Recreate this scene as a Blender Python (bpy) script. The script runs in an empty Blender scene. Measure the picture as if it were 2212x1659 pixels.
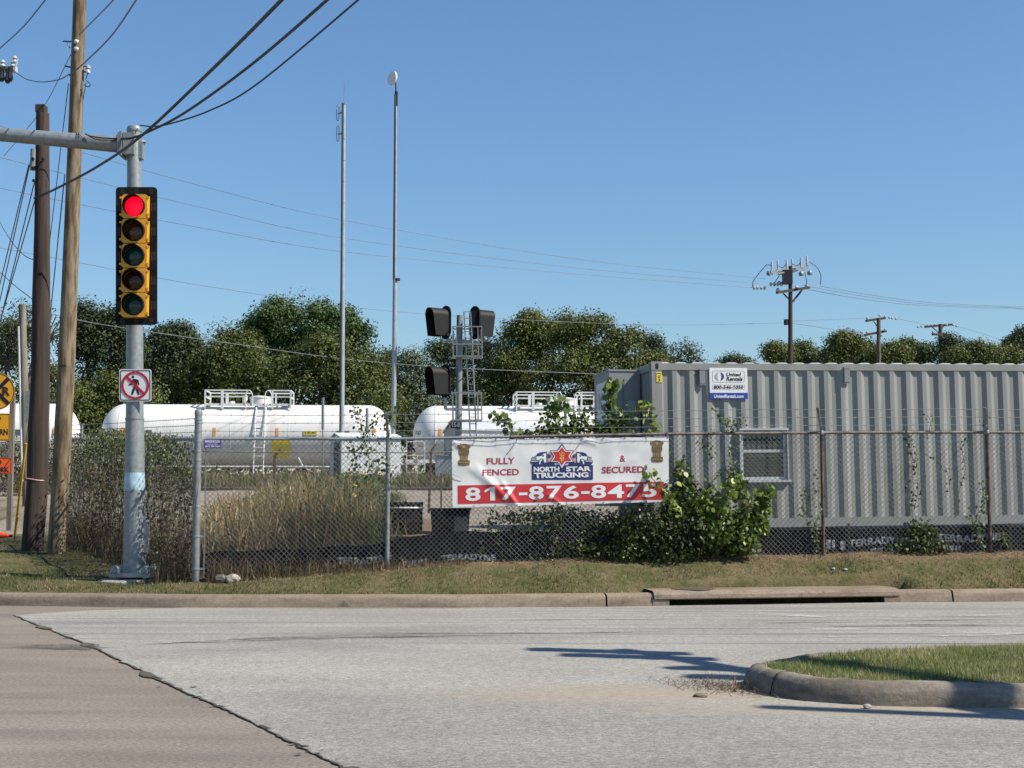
import bpy, bmesh, math, random
import numpy as np
from mathutils import Vector, Matrix, noise as mnoise

random.seed(7); rng = np.random.default_rng(7)
SC = bpy.context.scene
COL = SC.collection

# ------------------------------------------------------------------ camera, sky, sun, exposure
CAM_H, FPX, CX, CY, YH = 1.45, 3068.0, 1106.0, 829.5, 1080.0
PITCH = math.atan((YH - CY) / FPX)
cd = bpy.data.cameras.new('camera'); cam = bpy.data.objects.new('camera', cd); COL.objects.link(cam)
cd.sensor_width = 36.0; cd.lens = 36.0 * FPX / 2212.0; cd.clip_start = 0.1; cd.clip_end = 3000
cam.location = (0, 0, CAM_H); cam.rotation_euler = (math.pi / 2 + PITCH, 0, 0)
SC.camera = cam

SUN_EL, SUN_AZ = math.radians(46), math.radians(107)     # azimuth from +Y towards +X
wd = bpy.data.worlds.new('World'); SC.world = wd; wd.use_nodes = True
wn = wd.node_tree; bgn = wn.nodes['Background']
sk = wn.nodes.new('ShaderNodeTexSky'); sk.sky_type = 'NISHITA'; sk.sun_disc = False
sk.sun_elevation = SUN_EL; sk.sun_rotation = SUN_AZ
sk.air_density = 1.4; sk.dust_density = 0.0; sk.ozone_density = 10.0; sk.altitude = 0
wn.links.new(sk.outputs[0], bgn.inputs[0]); bgn.inputs[1].default_value = 0.086
sd = bpy.data.lights.new('sun', 'SUN'); sd.energy = 5.0; sd.angle = math.radians(0.53); sd.color = (1.0, 0.925, 0.80)
so = bpy.data.objects.new('sun', sd); COL.objects.link(so); so.location = (30, -10, 40)
SDIR = Vector((math.sin(SUN_AZ) * math.cos(SUN_EL), math.cos(SUN_AZ) * math.cos(SUN_EL), math.sin(SUN_EL)))
so.rotation_euler = SDIR.to_track_quat('Z', 'Y').to_euler()
SC.view_settings.view_transform = 'Standard'; SC.view_settings.look = 'None'
SC.view_settings.exposure = 0.58; SC.view_settings.gamma = 1.0
SC.cycles.max_bounces = 6; SC.cycles.transparent_max_bounces = 8

# ------------------------------------------------------------------ photo measurements -> world points
CT, ST = math.cos(PITCH), math.sin(PITCH)
CAMP = Vector((0, 0, CAM_H))
def ray(u, v):
    dx = (u - CX) / FPX; dy = -(v - CY) / FPX
    return Vector((dx, CT - dy * ST, ST + dy * CT))
def P(u, v, Y):
    d = ray(u, v); return CAMP + d * (Y / d.y)
def G(u, v, z=0.0):
    d = ray(u, v); return CAMP + d * ((z - CAM_H) / d.z)
def PP(u, v, pt, n):
    d = ray(u, v); return CAMP + d * ((pt - CAMP).dot(n) / d.dot(n))
def mpp(Y): return Y / FPX

# ------------------------------------------------------------------ mesh builder
ORG = {}
class MB:
    def __init__(s): s.v = []; s.f = []; s.mi = []; s.cur = 0
    def quad(s, *p):
        b = len(s.v); s.v += [tuple(q) for q in p]; s.f.append(tuple(range(b, b + len(p)))); s.mi.append(s.cur); return s
    def raw(s, vs, fs):
        b = len(s.v); s.v += [tuple(q) for q in vs]
        for f in fs: s.f.append(tuple(b + i for i in f)); s.mi.append(s.cur)
        return s
    def box(s, c, d, ax=None):
        c = Vector(c); hx, hy, hz = d[0] / 2, d[1] / 2, d[2] / 2
        X, Y, Z = ax if ax else (Vector((1, 0, 0)), Vector((0, 1, 0)), Vector((0, 0, 1)))
        vs = [c + X * (hx * i) + Y * (hy * j) + Z * (hz * k) for k in (-1, 1) for j in (-1, 1) for i in (-1, 1)]
        return s.raw(vs, [(0, 2, 3, 1), (4, 5, 7, 6), (0, 1, 5, 4), (2, 6, 7, 3), (0, 4, 6, 2), (1, 3, 7, 5)])
    def bb(s, x0, x1, y0, y1, z0, z1):
        return s.box(((x0 + x1) / 2, (y0 + y1) / 2, (z0 + z1) / 2), (abs(x1 - x0), abs(y1 - y0), abs(z1 - z0)))
    def bar(s, a, b, w, h, up=(0, 0, 1)):
        a = Vector(a); b = Vector(b); X = (b - a); L = X.length
        if L < 1e-6: return s
        X.normalize(); U = Vector(up); Y = U.cross(X)
        if Y.length < 1e-4: Y = Vector((0, 1, 0)).cross(X)
        Y.normalize(); Z = X.cross(Y)
        return s.box((a + b) / 2, (L, w, h), (X, Y, Z))
    def tube(s, pts, r, n=8, caps=True, closed=False):
        pts = [Vector(p) for p in pts]; m = len(pts)
        rs = r if isinstance(r, (list, tuple)) else [r] * m
        base = len(s.v); prev = None
        for i, p in enumerate(pts):
            if closed: t = pts[(i + 1) % m] - pts[i - 1]
            else: t = (pts[min(i + 1, m - 1)] - pts[max(i - 1, 0)])
            if t.length < 1e-9: t = Vector((0, 0, 1))
            t.normalize()
            if prev is None:
                a = Vector((0, 0, 1)) if abs(t.z) < 0.9 else Vector((1, 0, 0))
                X = t.cross(a).normalized()
            else:
                X = (prev - t * prev.dot(t))
                X = X.normalized() if X.length > 1e-6 else t.orthogonal().normalized()
            prev = X; Y = t.cross(X)
            for k in range(n):
                a = 2 * math.pi * k / n
                s.v.append(tuple(p + X * (rs[i] * math.cos(a)) + Y * (rs[i] * math.sin(a))))
        for i in range(m if closed else m - 1):
            j = (i + 1) % m
            for k in range(n):
                s.f.append((base + i * n + k, base + i * n + (k + 1) % n, base + j * n + (k + 1) % n, base + j * n + k)); s.mi.append(s.cur)
        if caps and not closed:
            s.f.append(tuple(base + k for k in reversed(range(n)))); s.mi.append(s.cur)
            s.f.append(tuple(base + (m - 1) * n + k for k in range(n))); s.mi.append(s.cur)
        return s
    def cyl(s, a, b, r0, r1=None, n=16): return s.tube([a, b], [r0, r0 if r1 is None else r1], n)
    def lathe(s, prof, o, axis=(0, 0, 1), n=24):      # prof: (radius, height) along axis from o
        o = Vector(o); A = Vector(axis).normalized(); X = A.orthogonal().normalized(); Y = A.cross(X); base = len(s.v)
        for r, h in prof:
            for k in range(n):
                a = 2 * math.pi * k / n
                s.v.append(tuple(o + A * h + X * (r * math.cos(a)) + Y * (r * math.sin(a))))
        for i in range(len(prof) - 1):
            for k in range(n):
                s.f.append((base + i * n + k, base + i * n + (k + 1) % n, base + (i + 1) * n + (k + 1) % n, base + (i + 1) * n + k)); s.mi.append(s.cur)
        if prof[0][0] > 1e-4: s.f.append(tuple(base + k for k in reversed(range(n)))); s.mi.append(s.cur)
        if prof[-1][0] > 1e-4: s.f.append(tuple(base + (len(prof) - 1) * n + k for k in range(n))); s.mi.append(s.cur)
        return s
    def prism(s, pts, ext):                        # planar outline pushed along ext
        pts = [Vector(p) for p in pts]; e = Vector(ext); n = len(pts)
        vs = pts + [p + e for p in pts]
        fs = [tuple(range(n)), tuple(reversed(range(n, 2 * n)))] + [(i, i + n, (i + 1) % n + n, (i + 1) % n) for i in range(n)]
        return s.raw(vs, fs)
    def sweep(s, path, prof, closed=False, side=1):   # prof: (inward offset, z), path: 2D pts; inward = left of travel * side
        n = len(path); rows = []
        for i in range(n):
            a = Vector(path[i - 1] if (closed or i > 0) else path[i]); b = Vector(path[(i + 1) % n] if (closed or i < n - 1) else path[i])
            t = (b - a).normalized(); nn = Vector((-t.y, t.x)) * side
            rows.append([(path[i][0] + nn.x * d, path[i][1] + nn.y * d, z) for d, z in prof])
        m = len(prof); base = len(s.v)
        for r in rows: s.v += r
        for i in range(n if closed else n - 1):
            j = (i + 1) % n
            for k in range(m - 1):
                s.f.append((base + i * m + k, base + j * m + k, base + j * m + k + 1, base + i * m + k + 1)); s.mi.append(s.cur)
        return s
    def build(s, name, mat, parent=None, smooth=False, local=False, origin=None, sharp=None):
        me = bpy.data.meshes.new(name)
        o0 = Vector((0, 0, 0))
        if parent is not None and not local: o0 = ORG.get(parent.name, Vector((0, 0, 0)))
        if origin is not None: o0 = Vector(origin)
        vs = [(v[0] - o0.x, v[1] - o0.y, v[2] - o0.z) for v in s.v]
        me.from_pydata(vs, [], s.f)
        bm = bmesh.new(); bm.from_mesh(me); bmesh.ops.recalc_face_normals(bm, faces=bm.faces); bm.to_mesh(me); bm.free()
        mats = mat if isinstance(mat, (list, tuple)) else [mat]
        for m in mats: me.materials.append(m)
        if len(mats) > 1: me.polygons.foreach_set('material_index', s.mi)
        if smooth:
            me.polygons.foreach_set('use_smooth', [True] * len(me.polygons))
            try: me.set_sharp_from_angle(angle=math.radians(sharp or 40))
            except Exception: pass
        o = bpy.data.objects.new(name, me); COL.objects.link(o)
        if parent is not None: o.parent = parent; ORG[o.name] = ORG.get(parent.name, Vector((0, 0, 0)))
        if origin is not None: o.location = o0; ORG[o.name] = o0
        return o

def thing(name, label, cat, loc, rz=0.0, group=None):
    o = bpy.data.objects.new(name, None); COL.objects.link(o); o.empty_display_size = 0.2
    o.location = loc; o.rotation_euler = (0, 0, rz); ORG[o.name] = Vector(loc)
    return tag(o, label, cat, group)
def tag(o, label, cat, group=None, kind=None):
    o['label'] = label; o['category'] = cat
    if group: o['group'] = group
    if kind: o['kind'] = kind
    return o
def struct(o, label=None):
    o['kind'] = 'structure'
    if label: o['label'] = label
    return o
def spline(pts, n=12):
    pts = [Vector(p) for p in pts]; out = []
    if len(pts) == 2: return [pts[0].lerp(pts[1], i / n) for i in range(n + 1)]
    q = [pts[0] * 2 - pts[1]] + pts + [pts[-1] * 2 - pts[-2]]
    for i in range(1, len(q) - 2):
        p0, p1, p2, p3 = q[i - 1], q[i], q[i + 1], q[i + 2]
        for k in range(n):
            t = k / n
            out.append(0.5 * ((2 * p1) + (p2 - p0) * t + (2 * p0 - 5 * p1 + 4 * p2 - p3) * t * t + (3 * p1 - p0 - 3 * p2 + p3) * t ** 3))
    out.append(pts[-1]); return out

# ------------------------------------------------------------------ lettering as real flat shapes
_txt = {}
def text2d(s, bold=0.0):
    k = (s, bold)
    if k in _txt: return _txt[k]
    cu = bpy.data.curves.new('t', 'FONT'); cu.body = s; cu.resolution_u = 3; cu.offset = bold; cu.fill_mode = 'FRONT'
    ob = bpy.data.objects.new('t', cu); COL.objects.link(ob)
    dg = bpy.context.evaluated_depsgraph_get(); me = bpy.data.meshes.new_from_object(ob.evaluated_get(dg))
    vs = [(v.co.x, v.co.y) for v in me.vertices]; fs = [tuple(p.vertices) for p in me.polygons]
    bpy.data.objects.remove(ob); bpy.data.curves.remove(cu); bpy.data.meshes.remove(me)
    if '1' in s and 'I' not in s:                         # the built-in face draws 1 as a bare stroke: give it its flag
        deg = {}
        for f in fs:
            for a in f: deg.setdefault(a, set()).update(f)
        for i0 in range(0, len(vs)):
            isl = sorted(deg.get(i0, ()))
            if len(isl) == 4 and isl[0] == i0 and all(deg[a] <= set(isl) for a in isl):
                X = [vs[a][0] for a in isl]; Y = [vs[a][1] for a in isl]
                if max(Y) - min(Y) > .6 and max(X) - min(X) < .25:
                    b = len(vs); x0_, y1_ = min(X), max(Y); w_ = max(X) - x0_
                    vs += [(x0_, y1_), (x0_ - .17, y1_ - .17), (x0_ - .17, y1_ - .17 - w_ * .9), (x0_, y1_ - w_ * .95)]; fs += [(b, b + 1, b + 2, b + 3)]
    xs = [v[0] for v in vs]; ys = [v[1] for v in vs]; x0, x1, y0, y1 = min(xs), max(xs), min(ys), max(ys)
    vs = [((x - x0) / max(x1 - x0, 1e-6), (y - y0) / max(y1 - y0, 1e-6)) for x, y in vs]
    _txt[k] = (vs, fs); return vs, fs
def put_text(mb, s, q, fn, bold=0.0):
    """q: TL,TR,BR,BL corners in 2D; fn maps 2D -> 3D"""
    if len(q) == 2: (a, b), (c, d) = q; q = ((a, b), (c, b), (c, d), (a, d))
    vs, fs = text2d(s, bold); out = []
    for x, y in vs:
        t = 1 - y
        ax = q[0][0] + (q[1][0] - q[0][0]) * x; ay = q[0][1] + (q[1][1] - q[0][1]) * x
        bx = q[3][0] + (q[2][0] - q[3][0]) * x; by = q[3][1] + (q[2][1] - q[3][1]) * x
        out.append(fn(ax + (bx - ax) * t, ay + (by - ay) * t))
    mb.raw(out, fs)
def put_poly(mb, pts, fn): mb.raw([fn(*p) for p in pts], [tuple(range(len(pts)))])
def put_ring(mb, c, r0, r1, fn, n=32, ax=1.0, a0=0.0, a1=2 * math.pi):
    vs = []; fs = []
    for i in range(n + 1):
        a = a0 + (a1 - a0) * i / n
        for r in (r0, r1): vs.append(fn(c[0] + r * ax * math.cos(a), c[1] + r * math.sin(a)))
    for i in range(n): fs.append((2 * i, 2 * i + 1, 2 * i + 3, 2 * i + 2))
    mb.raw(vs, fs)
def rrect(x0, y0, x1, y1, r, n=5):
    pts = []
    for cx, cy, a in ((x1 - r, y0 + r, -90), (x1 - r, y1 - r, 0), (x0 + r, y1 - r, 90), (x0 + r, y0 + r, 180)):
        for i in range(n + 1):
            t = math.radians(a + 90 * i / n); pts.append((cx + r * math.cos(t), cy + r * math.sin(t)))
    return pts

# ------------------------------------------------------------------ materials
def newmat(name):
    m = bpy.data.materials.new(name); m.use_nodes = True
    nt = m.node_tree; return m, nt, nt.nodes['Principled BSDF']
def L(nt, a, b): nt.links.new(a, b)
def N(nt, t, **kw):
    n = nt.nodes.new(t)
    for k, v in kw.items(): setattr(n, k, v)
    return n
def noise_node(nt, scale, detail=4, rough=0.55, stretch=None, co=None):
    n = N(nt, 'ShaderNodeTexNoise'); n.inputs['Scale'].default_value = scale; n.inputs['Detail'].default_value = detail; n.inputs['Roughness'].default_value = rough
    if co is None: co = N(nt, 'ShaderNodeTexCoord').outputs['Object']
    if stretch:
        mp = N(nt, 'ShaderNodeMapping'); mp.inputs['Scale'].default_value = stretch; L(nt, co, mp.inputs[0]); co = mp.outputs[0]
    L(nt, co, n.inputs['Vector']); return n
def ramp(nt, fac, stops):
    r = N(nt, 'ShaderNodeValToRGB'); e = r.color_ramp.elements
    while len(e) < len(stops): e.new(0.5)
    for i, (p, c) in enumerate(stops): e[i].position = p; e[i].color = (*c, 1) if len(c) == 3 else c
    L(nt, fac, r.inputs[0]); return r
def mixc(nt, fac, a, b, mode='MIX'):
    m = N(nt, 'ShaderNodeMix', data_type='RGBA', blend_type=mode)
    for sock, v in ((m.inputs[0], fac), (m.inputs[6], a), (m.inputs[7], b)):
        if hasattr(v, 'links'): L(nt, v, sock)
        elif isinstance(v, (tuple, list)): sock.default_value = (*v[:3], 1)
        else: sock.default_value = v
    return m.outputs[2]
def bump(nt, bs, h, strength, dist=0.01):
    b = N(nt, 'ShaderNodeBump'); b.inputs['Strength'].default_value = strength; b.inputs['Distance'].default_value = dist
    L(nt, h, b.inputs['Height']); L(nt, b.outputs[0], bs.inputs['Normal'])
def M(name, col, rough=0.6, metal=0.0, var=0.15, scale=6.0, stretch=None, bmp=0.0, bscale=None, spec=0.5, col2=None, detail=5, contrast=(0.3, 0.7)):
    m, nt, bs = newmat(name)
    n = noise_node(nt, scale, detail, 0.6, stretch)
    c2 = col2 if col2 else tuple(max(0, c * (1 - var * 1.6)) for c in col)
    c1 = col if col2 else tuple(min(1, c * (1 + var * 0.6)) for c in col)
    r = ramp(nt, n.outputs[0], [(contrast[0], c2), (contrast[1], c1)])
    L(nt, r.outputs[0], bs.inputs['Base Color'])
    bs.inputs['Roughness'].default_value = rough; bs.inputs['Metallic'].default_value = metal; bs.inputs['Specular IOR Level'].default_value = spec
    if bmp: bump(nt, bs, noise_node(nt, bscale or scale * 4, 4, 0.6, stretch).outputs[0], bmp)
    return m
def leafmat(name, stops, trans=0.25, rough=0.55):
    m, nt, bs = newmat(name)
    a = N(nt, 'ShaderNodeAttribute', attribute_name='tint')
    r = ramp(nt, a.outputs['Fac'], stops)
    L(nt, r.outputs[0], bs.inputs['Base Color']); bs.inputs['Roughness'].default_value = rough; bs.inputs['Specular IOR Level'].default_value = 0.3
    if trans:
        tr = N(nt, 'ShaderNodeBsdfTranslucent'); L(nt, r.outputs[0], tr.inputs[0])
        mx = N(nt, 'ShaderNodeMixShader'); mx.inputs[0].default_value = trans
        L(nt, bs.outputs[0], mx.inputs[1]); L(nt, tr.outputs[0], mx.inputs[2]); L(nt, mx.outputs[0], nt.nodes['Material Output'].inputs[0])
    return m

MT = {}
MT['galv'] = M('galvanised', (0.25, 0.275, 0.285), 0.5, 0.3, 0.18, 16, bmp=0.05)
MT['galv_dull'] = M('galvanised_dull', (0.225, 0.245, 0.25), 0.55, 0.3, 0.2, 9)
MT['galv_wire'] = M('fence_wire', (0.21, 0.21, 0.205), 0.6, 0.2, 0.3, 4)
MT['rust'] = M('rusty_steel', (0.13, 0.085, 0.065), 0.85, 0.1, 0.5, 12)
MT['rustrail'] = M('rusted_rail', (0.20, 0.16, 0.14), 0.7, 0.2, 0.5, 7)
MT['black'] = M('black_plastic', (0.008, 0.008, 0.010), 0.8, 0, 0.3, 8, spec=0.1)
MT['dull_black'] = M('dull_black', (0.012, 0.0125, 0.014), 0.8, 0, 0.4, 5, spec=0.12)
MT['slot'] = M('louver', (0.035, 0.035, 0.04), 0.5, 0, 0.1, 5)
MT['yellow'] = M('signal_yellow', (0.74, 0.35, 0.028), 0.45, 0, 0.12, 7)
MT['sign_white'] = M('sign_white', (0.70, 0.70, 0.70), 0.4, 0, 0.04, 8)
MT['sign_red'] = M('sign_red', (0.42, 0.008, 0.03), 0.4, 0, 0.06, 8)
MT['sign_black'] = M('sign_black', (0.01, 0.01, 0.012), 0.45, 0, 0.1, 8)
MT['sign_amber'] = M('sign_amber', (0.80, 0.36, 0.01), 0.4, 0, 0.06, 6)
MT['sign_orange'] = M('sign_orange', (0.95, 0.13, 0.02), 0.4, 0, 0.05, 6)
MT['dark_wood'] = M('creosote_pole', (0.066, 0.047, 0.037), 0.95, 0, 0.5, 14, (1, 1, 0.05), bmp=0.9, bscale=22, col2=(0.018, 0.012, 0.010))
MT['pale_wood'] = M('treated_pole', (0.215, 0.172, 0.112), 0.9, 0, 0.5, 11, (1, 1, 0.16), bmp=0.5, bscale=16, col2=(0.085, 0.055, 0.030), contrast=(0.40, 0.60))
MT['grey_wood'] = M('weathered_wood', (0.20, 0.175, 0.14), 0.9, 0, 0.4, 8, (1, 1, 0.1), bmp=0.3)
MT['cable'] = M('cable_sheath', (0.02, 0.02, 0.022), 0.6, 0, 0.2, 3)
MT['wire'] = M('overhead_wire', (0.15, 0.17, 0.19), 0.6, 0.2, 0.2, 3)
MT['guy'] = M('guy_wire', (0.16, 0.16, 0.16), 0.5, 0.4, 0.2, 3)
MT['porcelain'] = M('porcelain', (0.44, 0.455, 0.47), 0.25, 0, 0.05, 5)
MT['tank_white'] = M('tank_white', (0.66, 0.66, 0.64), 0.45, 0, 0.16, 1.1, (1.6, 1, 0.35), col2=(.54, .53, .49), contrast=(.26, .52))
MT['tank_grey'] = M('stencil_grey', (0.10, 0.11, 0.12), 0.6, 0, 0.1, 4)
MT['orange_mark'] = M('orange_mark', (0.75, 0.28, 0.04), 0.5, 0, 0.05, 5)
MT['truckdark'] = M('bogie_steel', (0.055, 0.042, 0.038), 0.8, 0.1, 0.5, 5)
MT['shed_white'] = M('shed_white', (0.58, 0.60, 0.60), 0.45, 0, 0.07, 1.5)
MT['shed_grey'] = M('shed_panel', (0.50, 0.53, 0.55), 0.45, 0, 0.08, 2)
MT['shed_beige'] = M('shed_beige', (0.50, 0.47, 0.40), 0.7, 0, 0.1, 2)
MT['cont'] = M('container_grey', (0.238, 0.249, 0.233), 0.5, 0, 0.16, 2.6, (1, 1, 0.14), col2=None)
MT['cont_dark'] = M('hvac_grey', (0.21, 0.228, 0.225), 0.5, 0, 0.08, 2)
MT['cont_roof'] = M('container_roof', (0.62, 0.63, 0.60), 0.5, 0, 0.15, 3)
MT['alu'] = M('aluminium', (0.46, 0.49, 0.50), 0.35, 0.3, 0.08, 6)
MT['navy'] = M('print_navy', (0.018, 0.03, 0.13), 0.5, 0, 0.06, 5)
MT['blue'] = M('print_blue', (0.01, 0.05, 0.30), 0.45, 0, 0.05, 5)
MT['print_red'] = M('print_red', (0.50, 0.025, 0.03), 0.5, 0, 0.06, 3)
MT['print_crimson'] = M('print_crimson', (0.36, 0.02, 0.05), 0.5, 0, 0.06, 3)
MT['print_white'] = M('print_white', (0.68, 0.69, 0.69), 0.5, 0, 0.04, 3)
MT['print_gold'] = M('print_gold', (0.80, 0.50, 0.10), 0.5, 0, 0.1, 20)
MT['print_brown'] = M('print_brown', (0.17, 0.11, 0.05), 0.5, 0, 0.3, 30)
MT['print_tan'] = M('print_tan', (0.34, 0.23, 0.10), 0.5, 0, 0.2, 30)
MT['print_pink'] = M('print_pink', (0.55, 0.27, 0.27), 0.5, 0, 0.1, 10)
MT['print_grey'] = M('print_grey', (0.34, 0.35, 0.38), 0.5, 0, 0.05, 10)
MT['vinyl'] = M('banner_vinyl', (0.68, 0.68, 0.66), 0.55, 0, 0.06, 2)
MT['purple'] = M('sign_purple', (0.06, 0.045, 0.20), 0.4, 0, 0.05, 5)
MT['label_yellow'] = M('label_yellow', (0.75, 0.58, 0.05), 0.45, 0, 0.05, 6)
MT['concrete_pad'] = M('footing_concrete', (0.40, 0.38, 0.34), 0.9, 0, 0.25, 7, bmp=0.3)
MT['paintpatch'] = M('pale_blue_paint', (0.36, 0.50, 0.60), 0.5, 0, 0.15, 9)
MT['sheeting'] = M('black_sheeting', (0.008, 0.008, 0.010), 0.8, 0, 0.4, 6, bmp=0.3, spec=0.1)
MT['sheet_print'] = M('sheet_print', (0.36, 0.385, 0.42), 0.7, 0, 0.7, 18)
MT['yellow_guard'] = M('guy_guard', (0.62, 0.34, 0.02), 0.5, 0, 0.1, 4)
MT['signal_head'] = M('rail_signal_black', (0.011, 0.0115, 0.012), 0.6, 0, 0.15, 5, spec=0.25)
MT['mast_pale'] = M('mast_steel', (0.33, 0.37, 0.40), 0.5, 0.3, 0.15, 2)
MT['stone'] = M('limestone', (0.44, 0.40, 0.34), 0.9, 0, 0.3, 9, bmp=0.5)
MT['twig'] = M('twig', (0.20, 0.155, 0.11), 0.9, 0, 0.3, 8)
MT['stem'] = M('plant_stem', (0.14, 0.13, 0.06), 0.8, 0, 0.3, 8)
MT['bark'] = M('bark', (0.13, 0.105, 0.085), 0.95, 0, 0.4, 5, (1, 1, 0.2), bmp=0.5)
MT['cone'] = M('cone_orange', (0.85, 0.09, 0.03), 0.5, 0, 0.05, 5)
m, nt, bs = newmat('signal_red_lit'); bs.inputs['Base Color'].default_value = (0.4, 0.0, 0.01, 1); bs.inputs['Emission Color'].default_value = (1.0, 0.0, 0.022, 1); bs.inputs['Emission Strength'].default_value = 0.85; MT['red_lit'] = m
def lensmat(nm, c): return M(nm, c, 0.18, 0, 0.3, 22)
MT['lens_amber'] = lensmat('lens_amber', (0.07, 0.026, 0.004)); MT['lens_green'] = lensmat('lens_green', (0.006, 0.045, 0.04)); MT['lens_red'] = lensmat('lens_dark_red', (0.05, 0.010, 0.006))
m, nt, bs = newmat('window_glass'); bs.inputs['Base Color'].default_value = (0.035, 0.05, 0.045, 1); bs.inputs['Roughness'].default_value = 0.06; bs.inputs['Specular IOR Level'].default_value = 0.7; MT['glass'] = m

MT['leaf_oak'] = leafmat('leaf_oak', [(0, (0.02, 0.042, 0.012)), (0.5, (0.055, 0.10, 0.025)), (1, (0.11, 0.165, 0.045))])
MT['leaf_olive'] = leafmat('leaf_olive', [(0, (0.055, 0.072, 0.018)), (0.5, (0.105, 0.124, 0.031)), (1, (0.17, 0.18, 0.05))])
MT['leaf_dark'] = leafmat('leaf_dark', [(0, (0.032, 0.05, 0.021)), (0.5, (0.058, 0.084, 0.034)), (1, (0.10, 0.13, 0.055))])
MT['leaf_pale'] = leafmat('leaf_pale', [(0, (0.05, 0.07, 0.035)), (0.5, (0.11, 0.14, 0.075)), (1, (0.20, 0.23, 0.13))])
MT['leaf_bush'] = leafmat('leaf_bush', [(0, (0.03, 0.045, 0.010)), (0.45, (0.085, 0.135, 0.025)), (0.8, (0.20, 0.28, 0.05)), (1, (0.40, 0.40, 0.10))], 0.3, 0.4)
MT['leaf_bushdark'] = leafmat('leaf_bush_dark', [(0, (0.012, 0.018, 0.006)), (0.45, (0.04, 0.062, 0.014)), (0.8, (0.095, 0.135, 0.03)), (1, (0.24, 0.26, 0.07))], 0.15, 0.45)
MT['leaf_vine'] = leafmat('leaf_vine', [(0, (0.03, 0.045, 0.015)), (0.5, (0.09, 0.12, 0.04)), (1, (0.17, 0.20, 0.075))], 0.25)
MT['leaf_dry'] = leafmat('leaf_dry', [(0, (0.04, 0.03, 0.02)), (0.35, (0.15, 0.11, 0.065)), (0.55, (0.085, 0.10, 0.032)), (0.85, (0.14, 0.16, 0.05)), (1, (0.38, 0.32, 0.22))], 0.2)
MT['weed'] = leafmat('weed_blades', [(0, (0.07, 0.09, 0.025)), (0.3, (0.155, 0.15, 0.05)), (0.55, (0.30, 0.205, 0.10)), (0.8, (0.42, 0.30, 0.15)), (1, (0.72, 0.58, 0.36))], 0.25, 0.7)
MT['turf'] = leafmat('turf_blades', [(0, (0.050, 0.075, 0.020)), (0.45, (0.105, 0.13, 0.042)), (0.7, (0.19, 0.165, 0.085)), (1, (0.42, 0.35, 0.22))], 0.25, 0.7)
MT['lawn'] = leafmat('lawn_blades', [(0, (0.08, 0.115, 0.024)), (0.5, (0.16, 0.205, 0.05)), (0.78, (0.30, 0.30, 0.11)), (1, (0.55, 0.48, 0.26))], 0.3, 0.6)

# ------------------------------------------------------------------ numpy foliage
def np_mesh(name, V, loops_per, mat, parent=None, tint=None, origin=None):
    """V: (n, k, 3) array: n faces of k own vertices"""
    n, k, _ = V.shape
    if tint is not None and len(tint) * 3 == n: tint = np.repeat(tint, 3)
    o0 = Vector((0, 0, 0))
    if parent is not None: o0 = ORG.get(parent.name, o0)
    if origin is not None: o0 = Vector(origin)
    W = (V - np.array(o0)).reshape(-1, 3).astype(np.float32)
    me = bpy.data.meshes.new(name); me.vertices.add(n * k); me.vertices.foreach_set('co', W.ravel())
    me.loops.add(n * k); me.loops.foreach_set('vertex_index', np.arange(n * k, dtype=np.int32))
    me.polygons.add(n); me.polygons.foreach_set('loop_start', np.arange(0, n * k, k, dtype=np.int32))
    try: me.polygons.foreach_set('loop_total', np.full(n, k, dtype=np.int32))
    except Exception: pass
    me.update(calc_edges=True)
    if tint is not None:
        at = me.attributes.new('tint', 'FLOAT', 'FACE'); at.data.foreach_set('value', np.clip(tint, 0, 1).astype(np.float32))
    me.materials.append(mat)
    o = bpy.data.objects.new(name, me); COL.objects.link(o)
    if parent is not None: o.parent = parent; ORG[o.name] = o0
    if origin is not None: o.location = o0; ORG[o.name] = o0
    return o
SH4 = np.array([(-.5, 0), (-.02, .34), (.5, 0), (-.02, -.34)])
SH6 = np.array([(-.5, 0), (-.28, .30), (.10, .33), (.5, 0), (.10, -.33), (-.28, -.30)])
def leaf_faces(C, Nn, S, shape=SH4, down=None):
    n = len(C)
    Nn = Nn / (np.linalg.norm(Nn, axis=1, keepdims=True) + 1e-9)
    R = rng.normal(size=(n, 3))
    if down is not None: R = R * (1 - down) + np.array([0, 0, -1.0]) * down * 2
    T = np.cross(Nn, np.cross(R, Nn)); T /= np.linalg.norm(T, axis=1, keepdims=True) + 1e-9
    B = np.cross(Nn, T)
    V = C[:, None, :] + S[:, None, None] * (shape[None, :, 0, None] * T[:, None, :] + shape[None, :, 1, None] * B[:, None, :])
    return V
def blades(Pp, H, W, lean, nseg=1):
    """triangle blades rising from Pp"""
    n = len(Pp); a = rng.uniform(0, 2 * np.pi, n); b = rng.uniform(0, 2 * np.pi, n)
    side = np.stack([np.cos(a), np.sin(a), np.zeros(n)], 1) * (W / 2)[:, None]
    ln = np.stack([np.cos(b), np.sin(b), np.zeros(n)], 1) * (H * lean)[:, None]
    tip = Pp + ln; tip[:, 2] += H * np.sqrt(np.clip(1 - lean ** 2, 0.05, 1))
    if nseg == 1: return np.stack([Pp - side, Pp + side, tip], 1)
    mid = Pp + ln * 0.38; mid[:, 2] += H * np.sqrt(np.clip(1 - lean ** 2, .05, 1)) * .66
    a, b, c, d = Pp - side, Pp + side, mid + side * .8, mid - side * .8
    return np.stack([np.stack([a, b, c], 1), np.stack([a, c, d], 1), np.stack([d, c, tip], 1)], 1).reshape(-1, 3, 3)

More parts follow.
